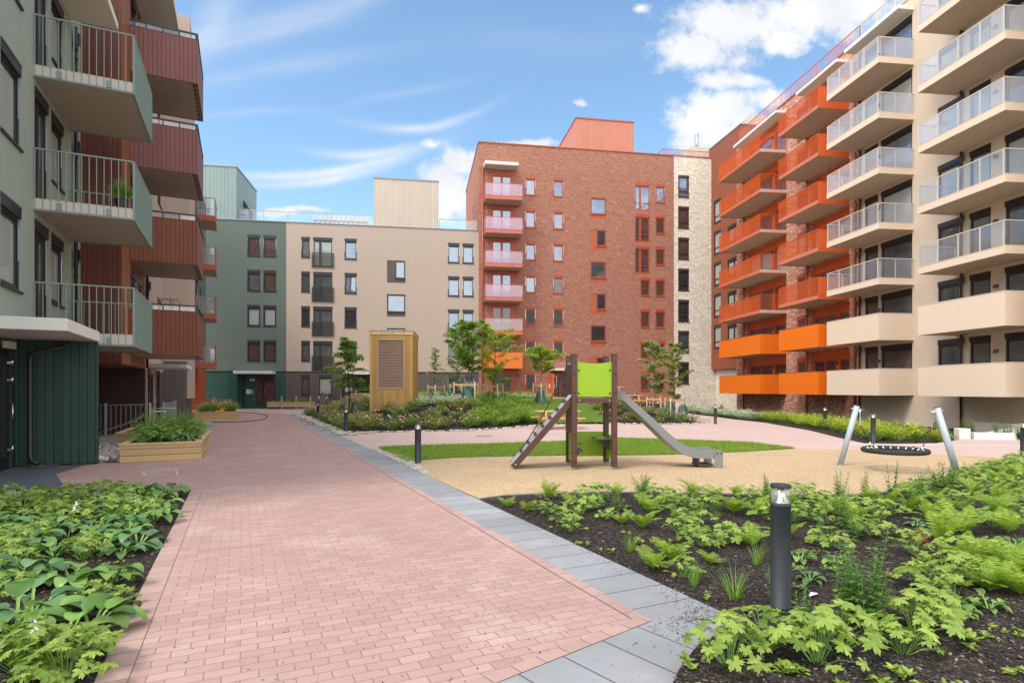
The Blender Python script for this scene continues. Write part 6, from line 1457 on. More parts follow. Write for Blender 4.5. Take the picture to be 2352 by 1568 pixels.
def geranium(seed, n=34, R=.26, H_=.26, ls=.055, mats=('lf_ger', 'stem'), far=False):
    rr = random.Random(seed); b = MB()
    for i in range(n):
        a = rr.uniform(0, 6.28); d_ = R * math.sqrt(rr.random()); h = H_ * (1 - .55 * (d_ / R) ** 2) * rr.uniform(.65, 1.1); x, y = d_ * math.cos(a), d_ * math.sin(a)
        s_ = ls * rr.uniform(.7, 1.25); nrm = (x * 1.2 + rr.uniform(-.45, .45), y * 1.2 + rr.uniform(-.45, .45), 1 - rr.uniform(0, .25))
        b.cur = 0; leaf_palm(b, (x, y, h), s_, nrm, a + rr.uniform(-.7, .7), rr)
        b.cur = 1
        if not far: b.tube([(x * .15, y * .15, 0), (x * .5, y * .5, h * .65), (x, y, h)], [.0028, .0024, .0018], 3, False)
    return b.mesh('geranium', mats)
def blade(b, pts, wd, up=(0, 0, 1), cup=0.0):
    """strip leaf through pts with widths wd"""
    vs = []; n_ = len(pts)
    for i, p in enumerate(pts):
        p = Vector(p); t_ = (Vector(pts[min(i + 1, n_ - 1)]) - Vector(pts[max(i - 1, 0)])).normalized(); s_ = t_.cross(Vector(up)); s_ = s_.normalized() if s_.length > 1e-4 else Vector((1, 0, 0)); nn = s_.cross(t_)
        vs += [p - s_ * wd[i] + nn * cup * wd[i], p, p + s_ * wd[i] + nn * cup * wd[i]]
    fs = []
    for i in range(n_ - 1): a = 3 * i; fs += [(a, a + 1, a + 4, a + 3), (a + 1, a + 2, a + 5, a + 4)]
    sm = b.smooth; b.smooth = True; b.add(vs, fs); b.smooth = sm
def hosta(seed, n=13, L=.17, mats=('lf_hosta', 'stem')):
    rr = random.Random(seed); b = MB()
    for i in range(n):
        a = i * 2.4 + rr.uniform(-.3, .3); el = .95 - .55 * (1 - i / n) + rr.uniform(-.15, .15); l = L * rr.uniform(.75, 1.15); st = l * rr.uniform(.55, .95)
        dx_, dy_ = math.cos(a), math.sin(a); p0 = Vector((dx_ * .02, dy_ * .02, 0)); p1 = p0 + Vector((dx_ * st * math.cos(el), dy_ * st * math.cos(el), st * math.sin(el)))
        b.cur = 1; blade(b, [p0, p0.lerp(p1, .5), p1], [.010, .007, .008], cup=.5)
        pts = []; wd = []; e = el * .8
        p = p1.copy()
        for k in range(9):
            t_ = k / 8; pts.append(p.copy()); wd.append(l * .33 * math.sin(math.pi * min(1, t_ ** .72)) ** .8 + .001); p = p + Vector((dx_ * math.cos(e), dy_ * math.cos(e), math.sin(e))) * (l / 8); e -= rr.uniform(.17, .26)
        b.cur = 0; blade(b, pts, wd, cup=.22)
    return b.mesh('hosta', mats)
def hosta_flower(seed, h=.55):
    rr = random.Random(seed); b = MB(); b.cur = 0; lean = rr.uniform(.05, .18)
    b.tube([(0, 0, 0), (lean * .4, 0, h * .5), (lean, 0, h)], [.004, .0035, .002], 4)
    b.cur = 1
    for i in range(13):
        t_ = .78 + .22 * i / 12; a = rr.uniform(0, 6.3); c = Vector((lean * t_, 0, h * t_)); e = c + Vector((math.cos(a) * .035, math.sin(a) * .030, -.02)); blade(b, [c, c.lerp(e, .5), e], [.002, .006, .008], cup=.5)
    return b.mesh('hosta_flower', ('stem', 'fl_white'))
def fern(seed, n=13, L=.36, mats=('lf_fern', 'stem')):
    rr = random.Random(seed); b = MB()
    for i in range(n):
        a = i * 2 * math.pi / n + rr.uniform(-.25, .25); e = rr.uniform(.95, 1.5); l = L * rr.uniform(.7, 1.15); p = Vector((0, 0, 0)); d_ = Vector((math.cos(a), math.sin(a), 0)); N = 24; pts = []; cv = rr.uniform(.03, .07); tw_ = rr.uniform(-.03, .03)
        for k in range(N + 1): pts.append(p.copy()); p = p + (d_ * math.cos(e) + Vector((0, 0, math.sin(e)))) * (l / N); e -= cv * rr.uniform(.7, 1.3); d_ = (d_ + Vector((-d_.y, d_.x, 0)) * tw_).normalized()
        b.cur = 0
        side = Vector((-d_.y, d_.x, 0))
        for k in range(3, N):
            t_ = k / N; w_ = l * .24 * math.sin(math.pi * (t_ * .9 + .08)) ** .8
            tg = (pts[k + 1] - pts[k]).normalized()
            for s_ in (-1, 1):
                w_ *= rr.uniform(.85, 1.1); tip = pts[k] + side * s_ * w_ + tg * w_ * rr.uniform(.3, .5) - Vector((0, 0, w_ * rr.uniform(.05, .3))); root = pts[k]; mid = root.lerp(tip, .5); wv = tg * (l / N * .36)
                b.add([root, root.lerp(tip, .25) - wv, mid - wv * .9, root.lerp(tip, .8) - wv * .5, tip, root.lerp(tip, .8) + wv * .5, mid + wv * .9, root.lerp(tip, .25) + wv], [(0, 1, 2, 3, 4, 5, 6, 7)])
        b.cur = 1; b.tube(pts[::3], .002, 3, False)
    return b.mesh('fern', mats)
def tuft(seed, n=60, L=.30, R=.05, mats=('lf_grass',), w_=.0025, droop=.1):
    rr = random.Random(seed); b = MB()
    for i in range(n):
        a = rr.uniform(0, 6.3); e = rr.uniform(1.0, 1.5); l = L * rr.uniform(.5, 1.1); p = Vector((math.cos(a) * R * rr.random(), math.sin(a) * R * rr.random(), 0)); d_ = Vector((math.cos(a), math.sin(a), 0)); pts = []; wd = []
        for k in range(5): pts.append(p.copy()); wd.append(w_ * (1 - k / 4.3)); p = p + (d_ * math.cos(e) + Vector((0, 0, math.sin(e)))) * l / 4; e -= rr.uniform(.5, 2.2) * droop
        vs = []; s_ = Vector((-d_.y, d_.x, 0))
        for p_, ww_ in zip(pts, wd): vs += [p_ - s_ * ww_, p_ + s_ * ww_]
        b.add(vs, [(2 * k, 2 * k + 1, 2 * k + 3, 2 * k + 2) for k in range(4)])
    return b.mesh('grass_tuft', mats)
def lance(b, c, d_, l, w_, sag=.3):
    d_ = Vector(d_).normalized(); c = Vector(c); p1 = c + d_ * l * .5; p2 = c + d_ * l - Vector((0, 0, l * sag)); blade(b, [c, c + d_ * l * .25, p1, p2], [w_ * .3, w_, w_, .0005])
def loosestrife(seed, h=.5, stems=6, flower=True, mats=('lf_loose', 'stem', 'fl_purple', 'fl_brown')):
    rr = random.Random(seed); b = MB()
    for s_ in range(stems):
        a = rr.uniform(0, 6.3); le = rr.uniform(.02, .14) * h / .5; hh = h * rr.uniform(.6, 1.05); tip = Vector((math.cos(a) * le, math.sin(a) * le, hh)); r0 = Vector((math.cos(a) * .02, math.sin(a) * .02, 0)); b.cur = 1; b.tube([r0, r0.lerp(tip, .5), tip], [.003, .0026, .0015], 4, False)
        n_ = int(hh / .028); b.cur = 0
        for i in range(2, n_):
            t_ = i / n_; c = r0.lerp(tip, t_); az = i * 1.57 + rr.uniform(-.3, .3); l = (.125 - .08 * t_) * (h / .5) ** .4
            for q in (0, math.pi): lance(b, c, (math.cos(az + q), math.sin(az + q), .45), l * rr.uniform(.8, 1.2), l * .15)
        fl = flower and s_ < 3; b.cur = 2 if fl else 3
        for i in range(26 if fl else 12):
            t_ = rr.uniform(.82 if fl else .9, 1.06); c = r0.lerp(tip, t_); az = rr.uniform(0, 6.3); lance(b, c, (math.cos(az), math.sin(az), .3), .014 if fl else .009, .004, 0)
    return b.mesh('loosestrife', mats)
def bushy(seed, n, R, H_, ls, mats, flowers=0, fl=.03, asp=.5, gap=0.3):
    """low shrub: sprigs of small pointed leaves on arching stems"""
    rr = random.Random(seed); b = MB(); ns = max(10, n // 14)
    for s_ in range(ns):
        a = rr.uniform(0, 6.3); d_ = R * math.sqrt(rr.random()); h = H_ * (1 - .5 * (d_ / R) ** 2) * rr.uniform(.6, 1.12); tip = Vector((d_ * math.cos(a), d_ * math.sin(a), h)); r0 = Vector((tip.x * .25, tip.y * .25, 0)); mid = r0.lerp(tip, .55) + Vector((0, 0, h * .12))
        b.cur = 1; b.tube([r0, mid, tip], [.005, .003, .0015], 3, False); b.cur = 0
        for k in range(n // ns):
            t_ = rr.uniform(.35, 1.05); c = (mid.lerp(tip, (t_ - .5) * 2) if t_ > .5 else r0.lerp(mid, t_ * 2)) + Vector((rr.gauss(0, ls * .7), rr.gauss(0, ls * .7), rr.gauss(0, ls * .4))); az = rr.uniform(0, 6.3); l = ls * rr.uniform(.6, 1.25)
            d2 = Vector((math.cos(az), math.sin(az), rr.uniform(-.25, .55))).normalized(); s2 = d2.cross(Vector((rr.gauss(0, .3), rr.gauss(0, .3), 1))).normalized() * l * asp * .5; m_ = c + d2 * l * .45 - Vector((0, 0, l * .05))
            b.add([c, m_ - s2, c + d2 * l - Vector((0, 0, l * .15)), m_ + s2], [(0, 1, 2), (0, 2, 3)])
        
    b.cur = 2
    for i in range(flowers):
        a = rr.uniform(0, 6.3); d_ = R * math.sqrt(rr.random()); h = H_ * (1.02 - .5 * (d_ / R) ** 2) * rr.uniform(.85, 1.08); c = Vector((d_ * math.cos(a), d_ * math.sin(a), h)); s_ = fl * rr.uniform(.7, 1.2)
        for k in range(9):
            az = k * .7; el = .2 + .12 * k; e = c + Vector((math.cos(az) * math.cos(el), math.sin(az) * math.cos(el), math.sin(el))) * s_; sd = Vector((-math.sin(az), math.cos(az), 0)) * s_ * .45; mid = c.lerp(e, .6) + Vector((0, 0, s_ * .15)); b.add([c, mid - sd, e, mid + sd], [(0, 1, 2, 3)])
    return b.mesh('shrub', mats)
def seedling(seed, n=8, l=.045):
    rr = random.Random(seed); b = MB()
    for k in range(3):
        ox, oy = rr.gauss(0, .03), rr.gauss(0, .03)
        for i in range(n): a = rr.uniform(0, 6.3); lance(b, (ox, oy, .005 + .02 * rr.random()), (math.cos(a), math.sin(a), rr.uniform(.2, .9)), l * rr.uniform(.5, 1.1), l * .2, .2)
    return b.mesh('seedling', ('lf_ger',))

def scatter_put(name, meshes, spots, label, cat, group, zf, rr, s0=.8, s1=1.2):
    for (x, y, *ex) in spots:
        me = rr.choice(meshes); o = bpy.data.objects.new(name, me); col.objects.link(o); s_ = rr.uniform(s0, s1) * (ex[0] if ex else 1)
        o.location = (x, y, zf(x, y)); o.rotation_euler = (rr.gauss(0, .05), rr.gauss(0, .05), rr.uniform(0, 6.3)); o.scale = (s_, s_, s_ * rr.uniform(.9, 1.12))
        lb_ = ex[1] if len(ex) > 1 else label
        tag(o, lb_, cat, None if len(ex) > 1 else group)
rv = random.Random(99)
ger = [geranium(i) for i in range(5)]; ger2 = [geranium(20 + i, mats=('lf_ger2', 'stem')) for i in range(3)]
gerbig = [geranium(40 + i, 26, .27, .27, .060) for i in range(4)]
hos = [hosta(i) for i in range(4)] + [hosta(9, mats=('lf_hosta2', 'stem')), hosta(10, mats=('lf_hosta2', 'stem'))]
fer = [fern(i) for i in range(4)]; ferbig = [fern(12, 24, .42), fern(13, 22, .40)]
tuf = [tuft(i) for i in range(3)]; hfl = [hosta_flower(i) for i in range(3)]
loo = [loosestrife(i, .42, 5, i % 2 == 0) for i in range(4)]; lootall = loosestrife(30, .72, 7, True)
see = [seedling(i) for i in range(4)]
# ---- left bed
def zl(p, q): return 0 + p * .3227, 1062 + q * .3227
hs = [(265, 880), (530, 895), (775, 885), (645, 1195), (215, 1150), (425, 1340), (110, 1275), (700, 655), (330, 545), (95, 545), (985, 600), (190, 650), (470, 375), (80, 330), (990, 260), (1190, 165), (930, 155), (850, 445), (600, 230), (350, 200), (150, 180), (1100, 430), (700, 330), (120, 900), (1180, 240)]
hp = []
for p in hs:
    X, Y = G(*zl(*p));
    if inside((X, Y), bed_l): hp.append((X, Y, 1.0))
nearlab = {3: 'hosta nearest the brick border, opening flat bright leaves over bare mulch', 5: 'lowest hosta in the left bed with an upright central leaf', 6: 'hosta low at the left edge of the picture'}
hp = [(*h, nearlab[i]) if i in nearlab else h for i, h in enumerate(hp)]
gs = [(60, 1400, 1.05), (330, 1470, 1.0), (560, 1440, .8), (200, 1500, 1.0), (450, 1540, .9), (640, 985, .65), (820, 960, .65), (60, 780, .9), (60, 930, .8)]
gp = []
for (p, q, s_) in gs:
    X, Y = G(*zl(p, q + 60)); gp.append((X, Y, s_))
for i in range(900):
    a = rv.uniform(3.4, 10.45); n_ = path_l - .25 - rv.random() * 4.6; X, Y = L2(n_, a)
    if not (-.93 < X / Y < -.4): continue
    if Y < 5.0 and n_ > path_l - .75: continue
    d0 = min([math.hypot(X - g[0], Y - g[1]) for g in gp] or [9]); d1 = min([math.hypot(X - h[0], Y - h[1]) for h in hp])
    lim = .27 if Y > 5.2 else .42
    if d0 < lim or d1 < (.20 if Y > 5 else .36): continue
    if rv.random() < .34: hp.append((X, Y, .9)); gp.append((X, Y, 0))
    else: gp.append((X, Y, .9 if Y > 5.5 else .8))
gp = [g for g in gp if g[2] > 0]
scatter_put('hosta', hos, hp, 'broad-leaved hosta clump among geraniums in the left bed', 'hosta', 'hostas in the left bed', Hl, rv, .95, 1.25)
scatter_put('geranium', ger, gp, 'lobed yellow-green geranium clump in the left bed', 'geranium', 'geraniums in the left bed', Hl, rv, .85, 1.15)
hf = [zl(470, 640), zl(1000, 250), zl(1195, 250), zl(1000, 510), zl(290, 1600)]
scatter_put('hosta_flower', hfl, [(*G(*p), 1.0) for p in hf], 'thin hosta flower stalk with white bells over the left bed', 'flower stalk', 'hosta flower stalks', Hl, rv, .62, .85)
scatter_put('seedling', see, [(x, y) for x, y in [L2(path_l - rv.uniform(.05, .5), rv.uniform(3, 7)) for _ in range(26)]], 'tiny green weed seedling on the bare mulch strip of the left bed', 'seedling', 'weeds in the left bed', Hl, rv, .5, 1)
# ---- front right bed
def zr(p, q): return 1526.8 + .3508 * p, 1029 + .3508 * q
def spots(lst): return [(*G(*zr(p, q)), s_) for p, q, s_ in lst]
used = []
def near(x, y, r): return any(math.hypot(x - u[0], y - u[1]) < r for u in used)
ferns = spots([(570, 680, .8), (300, 790, .5), (35, 760, .8), (1830, 670, 1.0), (1950, 600, 1.0), (1600, 460, .9), (620, 470, .9), (450, 470, .8), (170, 320, .9), (330, 330, .9), (470, 330, .8), (2250, 600, 1.1), (1450, 420, .8), (1750, 520, .9), (2330, 1010, .8), (2200, 480, 1.1)]) + [(*G(1212, 1178), .7), (*G(1165, 1165), .6), (*G(1500, 1310), .75), (*G(1475, 1225), .7), (*G(1310, 1170), .6), (*G(1430, 1215), .6)]
bigf = spots([(2130, 980, .95), (2290, 900, .9), (1990, 840, .75)])
gers = spots([(250, 690, .9), (390, 660, .8), (100, 600, .8), (1360, 610, .9), (1250, 560, .7), (1000, 1480, 1.0), (1130, 1400, .9), (640, 1400, .95), (420, 1500, .95), (1640, 1330, .9), (1700, 1240, .9), (1560, 1420, .7), (1700, 1000, .9), (1830, 950, .9), (1900, 1080, .7), (950, 360, .9), (60, 400, .8), (150, 420, .8), (1060, 400, .7), (1480, 470, .8)]) + [(*G(1300, 1205), .7), (*G(1255, 1185), .7), (*G(1360, 1180), .7), (*G(1395, 1205), .6), (*G(1640, 1185), .7), (*G(1700, 1180), .7), (*G(1600, 1250), .7), (*G(1570, 1330), .6)]
loos = spots([(1190, 590, 1.1), (1310, 330, .9), (1490, 340, .9), (1660, 320, .8), (1150, 350, .9), (1240, 640, .8), (900, 1290, .6), (1020, 620, .5)]) + [(*G(1392, 1172), .85), (*G(1470, 1172), .85), (*G(1420, 1190), .8)]
talls = spots([(1330, 1260, 1.0), (1240, 1180, .8)])
def zr2(p, q, s_): return (*G(*zr(p, q)), s_)
loos += [zr2(1790, 325, 1.15), zr2(1850, 325, 1.3), zr2(1890, 315, 1.1)]
tufts = spots([(190, 910, .8), (460, 1000, 1.0), (600, 815, .85), (60, 480, .9), (240, 480, .9), (340, 500, .6), (700, 950, .6), (2240, 230, 1.3), (2180, 480, 1.0), (1010, 500, .8), (2340, 330, 1.2)])
hosr = spots([(950, 920, .7), (890, 800, .7), (1120, 790, .6), (2120, 1120, .6), (1880, 1120, .7), (1950, 1160, .5), (2290, 700, .8), (1650, 560, .6)]) + [(3.35, 2.98, .9)]
for L_ in (ferns, bigf, gers, loos, talls, tufts, hosr): used += [(a[0], a[1]) for a in L_]
# thick planting toward the right edge and the far rim
for i in range(1900):
    Y = rv.uniform(4.0, 13.2); X = rv.uniform(-.1, 1.2) * Y
    if not inside((X, Y), bed_r) or dist_line((X, Y), fe) < .18 or (Y < 5.2 and X / Y < .75): continue
    dens = ss((X / Y - .28) / .45) * .9 + .25 if Y > 5.6 else .12 + .5 * ss((X / Y - .55) / .3)
    if X * cL + Y * sL < strip_r + .5: dens *= .2
    if rv.random() > dens or near(X, Y, .27 + (.10 if Y < 6.5 else 0)): continue
    used.append((X, Y)); r_ = rv.random(); s_ = rv.uniform(.6, .95)
    (gers if r_ < .5 else ferns if r_ < .82 else tufts if r_ < .92 else loos).append((X, Y, s_))
scatter_put('fern', fer, ferns, 'feathery bright green fern in the front mulch bed', 'fern', 'ferns in the front bed', Hb, rv, .85, 1.15)
bigf = [(*bigf[0], 'big lime-green fern, the largest, near the right edge of the front bed'), (*bigf[1], 'large fern cut by the right picture edge behind the biggest fern'), bigf[2]]
scatter_put('fern', ferbig, bigf, 'feathery bright green fern in the front mulch bed', 'fern', 'ferns in the front bed', Hb, rv, .95, 1.1)
gers[5] = (*gers[5], 'wide geranium clump at the bottom of the front bed, right of the near bollard'); gers[7] = (*gers[7], 'geranium clump overlapping the grey slabs just below the near bollard')
scatter_put('geranium', gerbig, gers, 'lobed yellow-green geranium clump in the front mulch bed', 'geranium', 'geraniums in the front bed', Hb, rv, .85, 1.1)
scatter_put('loosestrife', loo, loos, 'upright leafy loosestrife in the front mulch bed', 'loosestrife', 'loosestrife in the front bed', Hb, rv, .9, 1.2)
talls = [(*talls[0], 'tallest dark-leaved loosestrife right of the near bollard'), (*talls[1], 'purple-tipped loosestrife just behind the tallest one')]
scatter_put('loosestrife', [lootall], talls, '', 'loosestrife', None, Hb, rv, .95, 1.05)
scatter_put('grass_tuft', tuf, tufts, 'fine-bladed grass tuft in the front mulch bed', 'grass tuft', 'grass tufts in the front bed', Hb, rv, .85, 1.15)
scatter_put('hosta', hos, hosr, 'small round-leaved hosta in the front mulch bed', 'hosta', 'small hostas in the front bed', Hb, rv, .7, .95)
sd = []
for i in range(400):
    x, y, _ = pick_r(rv)
    if not near(x, y, .2) and len(sd) < 130: sd.append((x, y))
scatter_put('seedling', see, sd, 'tiny green seedling in the front mulch bed', 'seedling', 'seedlings in the front bed', Hb, rv, .6, 1.4)
rl = bushy(77, 60, .12, .10, .045, ('lf_red', 'stem', 'fl_pink')); scatter_put('red_leaf_plant', [rl], [(*G(*zr(1660, 680)), 1, 'small plant with reddish leaves in the front bed left of the big ferns')], '', 'plant', None, Hb, rv)

# ---- mid garden: roses, spirea, silver shrubs
rose = [bushy(100 + i, 620, .46, .42, .075, ('lf_rose', 'stem', 'fl_pink'), 9, .055) for i in range(4)]
rose_b = [bushy(110 + i, 560, .44, .40, .075, ('lf_rose2', 'stem', 'fl_pink'), 7, .055) for i in range(2)]
spir = [bushy(120 + i, 800, .50, .58, .075, ('lf_spirea', 'stem', 'fl_pink')) for i in range(3)] ; spir_b = [bushy(125, 700, .42, .42, .07, ('lf_spirea2', 'stem', 'fl_pink'))]
bush = [bushy(130 + i, 850, .50, .58, .075, ('lf_bush', 'stem', 'fl_white')) for i in range(3)]
silv = [bushy(140 + i, 750, .45, .42, .08, ('lf_silver', 'stem', 'fl_white'), 4, .03) for i in range(3)]
def fill(poly_test, spacing, xr, yr, n, seed):
    rr = random.Random(seed); out = []
    for i in range(n):
        x, y = rr.uniform(*xr), rr.uniform(*yr)
        if not poly_test(x, y): continue
        if any((x - a) ** 2 + (y - c) ** 2 < spacing ** 2 for a, c in out): continue
        out.append((x, y))
    return out
def in_garden(x, y): return inside((x, y), garden) and not inside((x, y), lawn) and not inside((x, y), walk) and not (vt.location.x - .35 < x < vt.location.x + 2.4 and vt.location.y - .9 < y < vt.location.y + 3.7)
def left_bed(x, y): return in_garden(x, y) and x < 2.2
def dfr(x, y): return dist_line((x, y), edge_line)
rsp = fill(lambda x, y: left_bed(x, y) and .45 < dfr(x, y) < 3.7 and not (x > -1.5), .80, (-14, 3), (21, 42), 9000, 1)
scatter_put('rose_bush', rose + rose_b[:1], rsp, 'low pink-flowered rose bush on the mounded bed around the timber vent', 'rose bush', 'rose bushes round the vent tower', H, rv, .95, 1.25)
sps = fill(lambda x, y: left_bed(x, y) and .6 < dfr(x, y) < 5.5 and x > -1.7, .55, (-2, 3), (21, 34), 5000, 2)
scatter_put('green_shrub', bush, sps, 'bright green mounded shrub at the right end of the left garden bed', 'shrub', 'green shrubs before the lawn', H, rv, .85, 1.2)
svs = fill(lambda x, y: in_garden(x, y) and 3.7 < dfr(x, y) < 6.2 and x < -1.2, .6, (-14, 0), (24, 46), 7000, 3)
scatter_put('silver_shrub', silv, svs, 'silver-leaved low shrub behind the roses', 'shrub', 'silver shrubs under the staked trees', H, rv, .85, 1.15)
bks = fill(lambda x, y: in_garden(x, y) and x < 3 and dfr(x, y) > 6.2 and y > 43.3, .8, (-13.5, 3), (30, 53), 9000, 4)
scatter_put('green_shrub', bush, bks[::1], 'green shrub in the planting along the back buildings', 'shrub', 'shrubs along the back walls', H, rv, .8, 1.1)
for i in range(9):
    pass
rbk = [(x, y) for x, y in fill(lambda x, y: 42.8 < y < 43.6 and -4.5 < x < 3, .7, (-4.5, 3), (42.8, 43.6), 300, 6)]
scatter_put('silver_shrub', silv, rbk, 'silver-leaved shrub along the far edge of the lawn', 'shrub', 'silver shrubs at the lawn edge', H, rv, .8, 1.1)
rr2 = fill(lambda x, y: in_garden(x, y) and x > 4.3 and .35 < dfr(x, y) and y < 31.8, .7, (4.3, 10), (26, 32), 3000, 7)
scatter_put('rose_bush', rose + rose_b, rr2, 'low pink-flowered rose bush in the bed with two staked trees on the right', 'rose bush', 'rose bushes in the right bed', H, rv, .75, 1.05)
rr3 = fill(lambda x, y: in_garden(x, y) and x > 4.8 and 31.8 < y < 37, .8, (4.8, 10), (31, 37), 2000, 8)
scatter_put('green_shrub', bush, rr3, 'low green shrub beneath the far staked tree on the right', 'shrub', 'shrubs under the right trees', H, rv, .5, .8)
# right wall bed
wall_in = lambda x, y: inside((x, y), bed_rr)
fronts = fill(lambda x, y: wall_in(x, y) and .8 < dist_line((x, y), rbf) < 2.6 and y < 31.0, .62, (8.5, 18), (18.5, 32), 9000, 11)
scatter_put('spirea', spir * 2 + spir_b, fronts, 'yellow-green spirea in the bed along the right building', 'shrub', 'spireas along the right building', Hr, rv, .85, 1.15)
fr2 = fill(lambda x, y: wall_in(x, y) and .4 < dist_line((x, y), rbf) < 3.0 and y >= 31.0, .62, (9, 20), (30, 56), 9000, 12)
scatter_put('silver_shrub', silv, fr2, 'silver-green shrub in the bed below the pale brick wall', 'shrub', 'silver shrubs along the right path', Hr, rv, .9, 1.25)
lo2 = [loosestrife(60 + i, .8, 9, True) for i in range(2)]
scatter_put('loosestrife', lo2, [(*R2(21.6 + i * .6, -2.6 + (i % 3) * .4), .9) for i in range(7)], 'purple-flowering loosestrife against the cream wall behind the spireas', 'loosestrife', 'loosestrife by the cream wall', Hr, rv)
scatter_put('loosestrife', lo2, [((2290 - CX) / F * 19.0, 19.0, .75, 'purple-flowering plant on the ramp bed behind the white kerb wall'), ((2345 - CX) / F * 18.4, 18.4, .6, 'small flowering plant at the right edge behind the kerb wall')], '', 'plant', None, lambda x, y: 0, rv)
# planters' plants
def inbox(n0, n1, a0, a1, k, seed, f=L2): rr = random.Random(seed); return [f(rr.uniform(n0, n1), rr.uniform(a0, a1)) for _ in range(k)]
scatter_put('geranium', [geranium(200 + i, 44, .32, .42, .055, ('lf_ger2', 'stem')) for i in range(3)], [(*p, 1.0) for p in inbox(-2.2, -1.1, 15.7, 18.9, 18, 31)], 'dark green geranium clump filling the front timber planter', 'geranium', 'geraniums in the front planter', lambda x, y: .34, rv, .85, 1.1)
scatter_put('green_shrub', [bushy(205, 900, .4, .55, .045, ('lf_bush', 'stem', 'fl_white'))], [(*L2(-2.0 + .3 * (i % 4), 16.9 + .55 * (i // 2) + .2 * (i % 2)), 1.15) for i in range(7)], 'leafy green bush rising in the front timber planter', 'shrub', 'bushes in the front planter', lambda x, y: .34, rv)
scatter_put('hosta', hos, [(*L2(-1.35, 15.5), 1.0, 'hosta at the front rim of the front timber planter, left of two'), (*L2(-1.12, 15.85), 1.0, 'hosta at the front rim of the front timber planter, right of two'), (*L2(-2.5, 19.9), 1.1, 'hosta in the shorter planter beside the stair railing')], '', 'hosta', None, lambda x, y: .34, rv)
scatter_put('rose_bush', [bushy(220 + i, 700, .42, .46, .07, ('lf_bush', 'stem', 'fl_pink'), 5, .05) for i in range(2)], [(*p, 1.0) for p in inbox(-1.9, -.5, 33.7, 37.2, 11, 32)], 'pink-flowered rose bush growing in the far timber planter', 'rose bush', 'roses in the far planter', lambda x, y: .42, rv)
for (u0, u1, z, lab, grp) in ((Bu(500), Bu(538), .5, 'leafy herb in the small planter by the green boarding', 'herbs left of door 58F'), (Bu(633), Bu(728), .5, 'leafy herb in the long low planter right of door 58F', 'herbs right of door 58F')):
    scatter_put('herb', bush, [(*B2(u0 + (u1 - u0) * (i + .5) / (3 if u1 - u0 < 2.5 else 6), -1.7), .62) for i in range(3 if u1 - u0 < 2.5 else 6)], lab, 'herb', grp, lambda x, y, z=z: z, rv)
o = bpy.data.objects.new('foliage', bushy(210, 3200, .30, .52, .035, ('lf_tree_a', 'stem', 'fl_white'))); col.objects.link(o); o.parent = pp_; o.location = (0, 0, .24)

# ---- lawns
def grass_blades(name, poly, n, zf, h, w_, seed):
    rr = random.Random(seed); vs = []; fs = []; xs = [p[0] for p in poly]; ys = [p[1] for p in poly]; x0, x1, y0, y1 = min(xs), max(xs), min(ys), max(ys); k = 0
    while k < n:
        x, y = rr.uniform(x0, x1), rr.uniform(y0, y1)
        if not inside((x, y), poly): continue
        z = zf(x, y); a = rr.uniform(0, 6.3); hh = h * rr.uniform(.6, 1.3); lx, ly = rr.gauss(0, h * .35), rr.gauss(0, h * .35); c_, s_ = math.cos(a) * w_, math.sin(a) * w_; i = len(vs)
        vs += [(x - c_, y - s_, z), (x + c_, y + s_, z), (x + lx * .4 + c_ * .6, y + ly * .4 + s_ * .6, z + hh * .6), (x + lx * .4 - c_ * .6, y + ly * .4 - s_ * .6, z + hh * .6), (x + lx, y + ly, z + hh)]; fs += [(i, i + 1, i + 2, i + 3), (i + 3, i + 2, i + 4)]; k += 1
    me = bpy.data.meshes.new(name); me.from_pydata(vs, [], fs); me.materials.append(M['lf_lawn']); me.update(); o = bpy.data.objects.new(name, me); col.objects.link(o); return tag(o, kind='stuff')
grass_blades('grass', [G(*p) for p in crescent_top + crescent_bot], 42000, lambda x, y: .012, .05, .0045, 1)
grass_blades('grass', lawn, 42000, lambda x, y: Hg(x, y) + .045, .06, .010, 2)

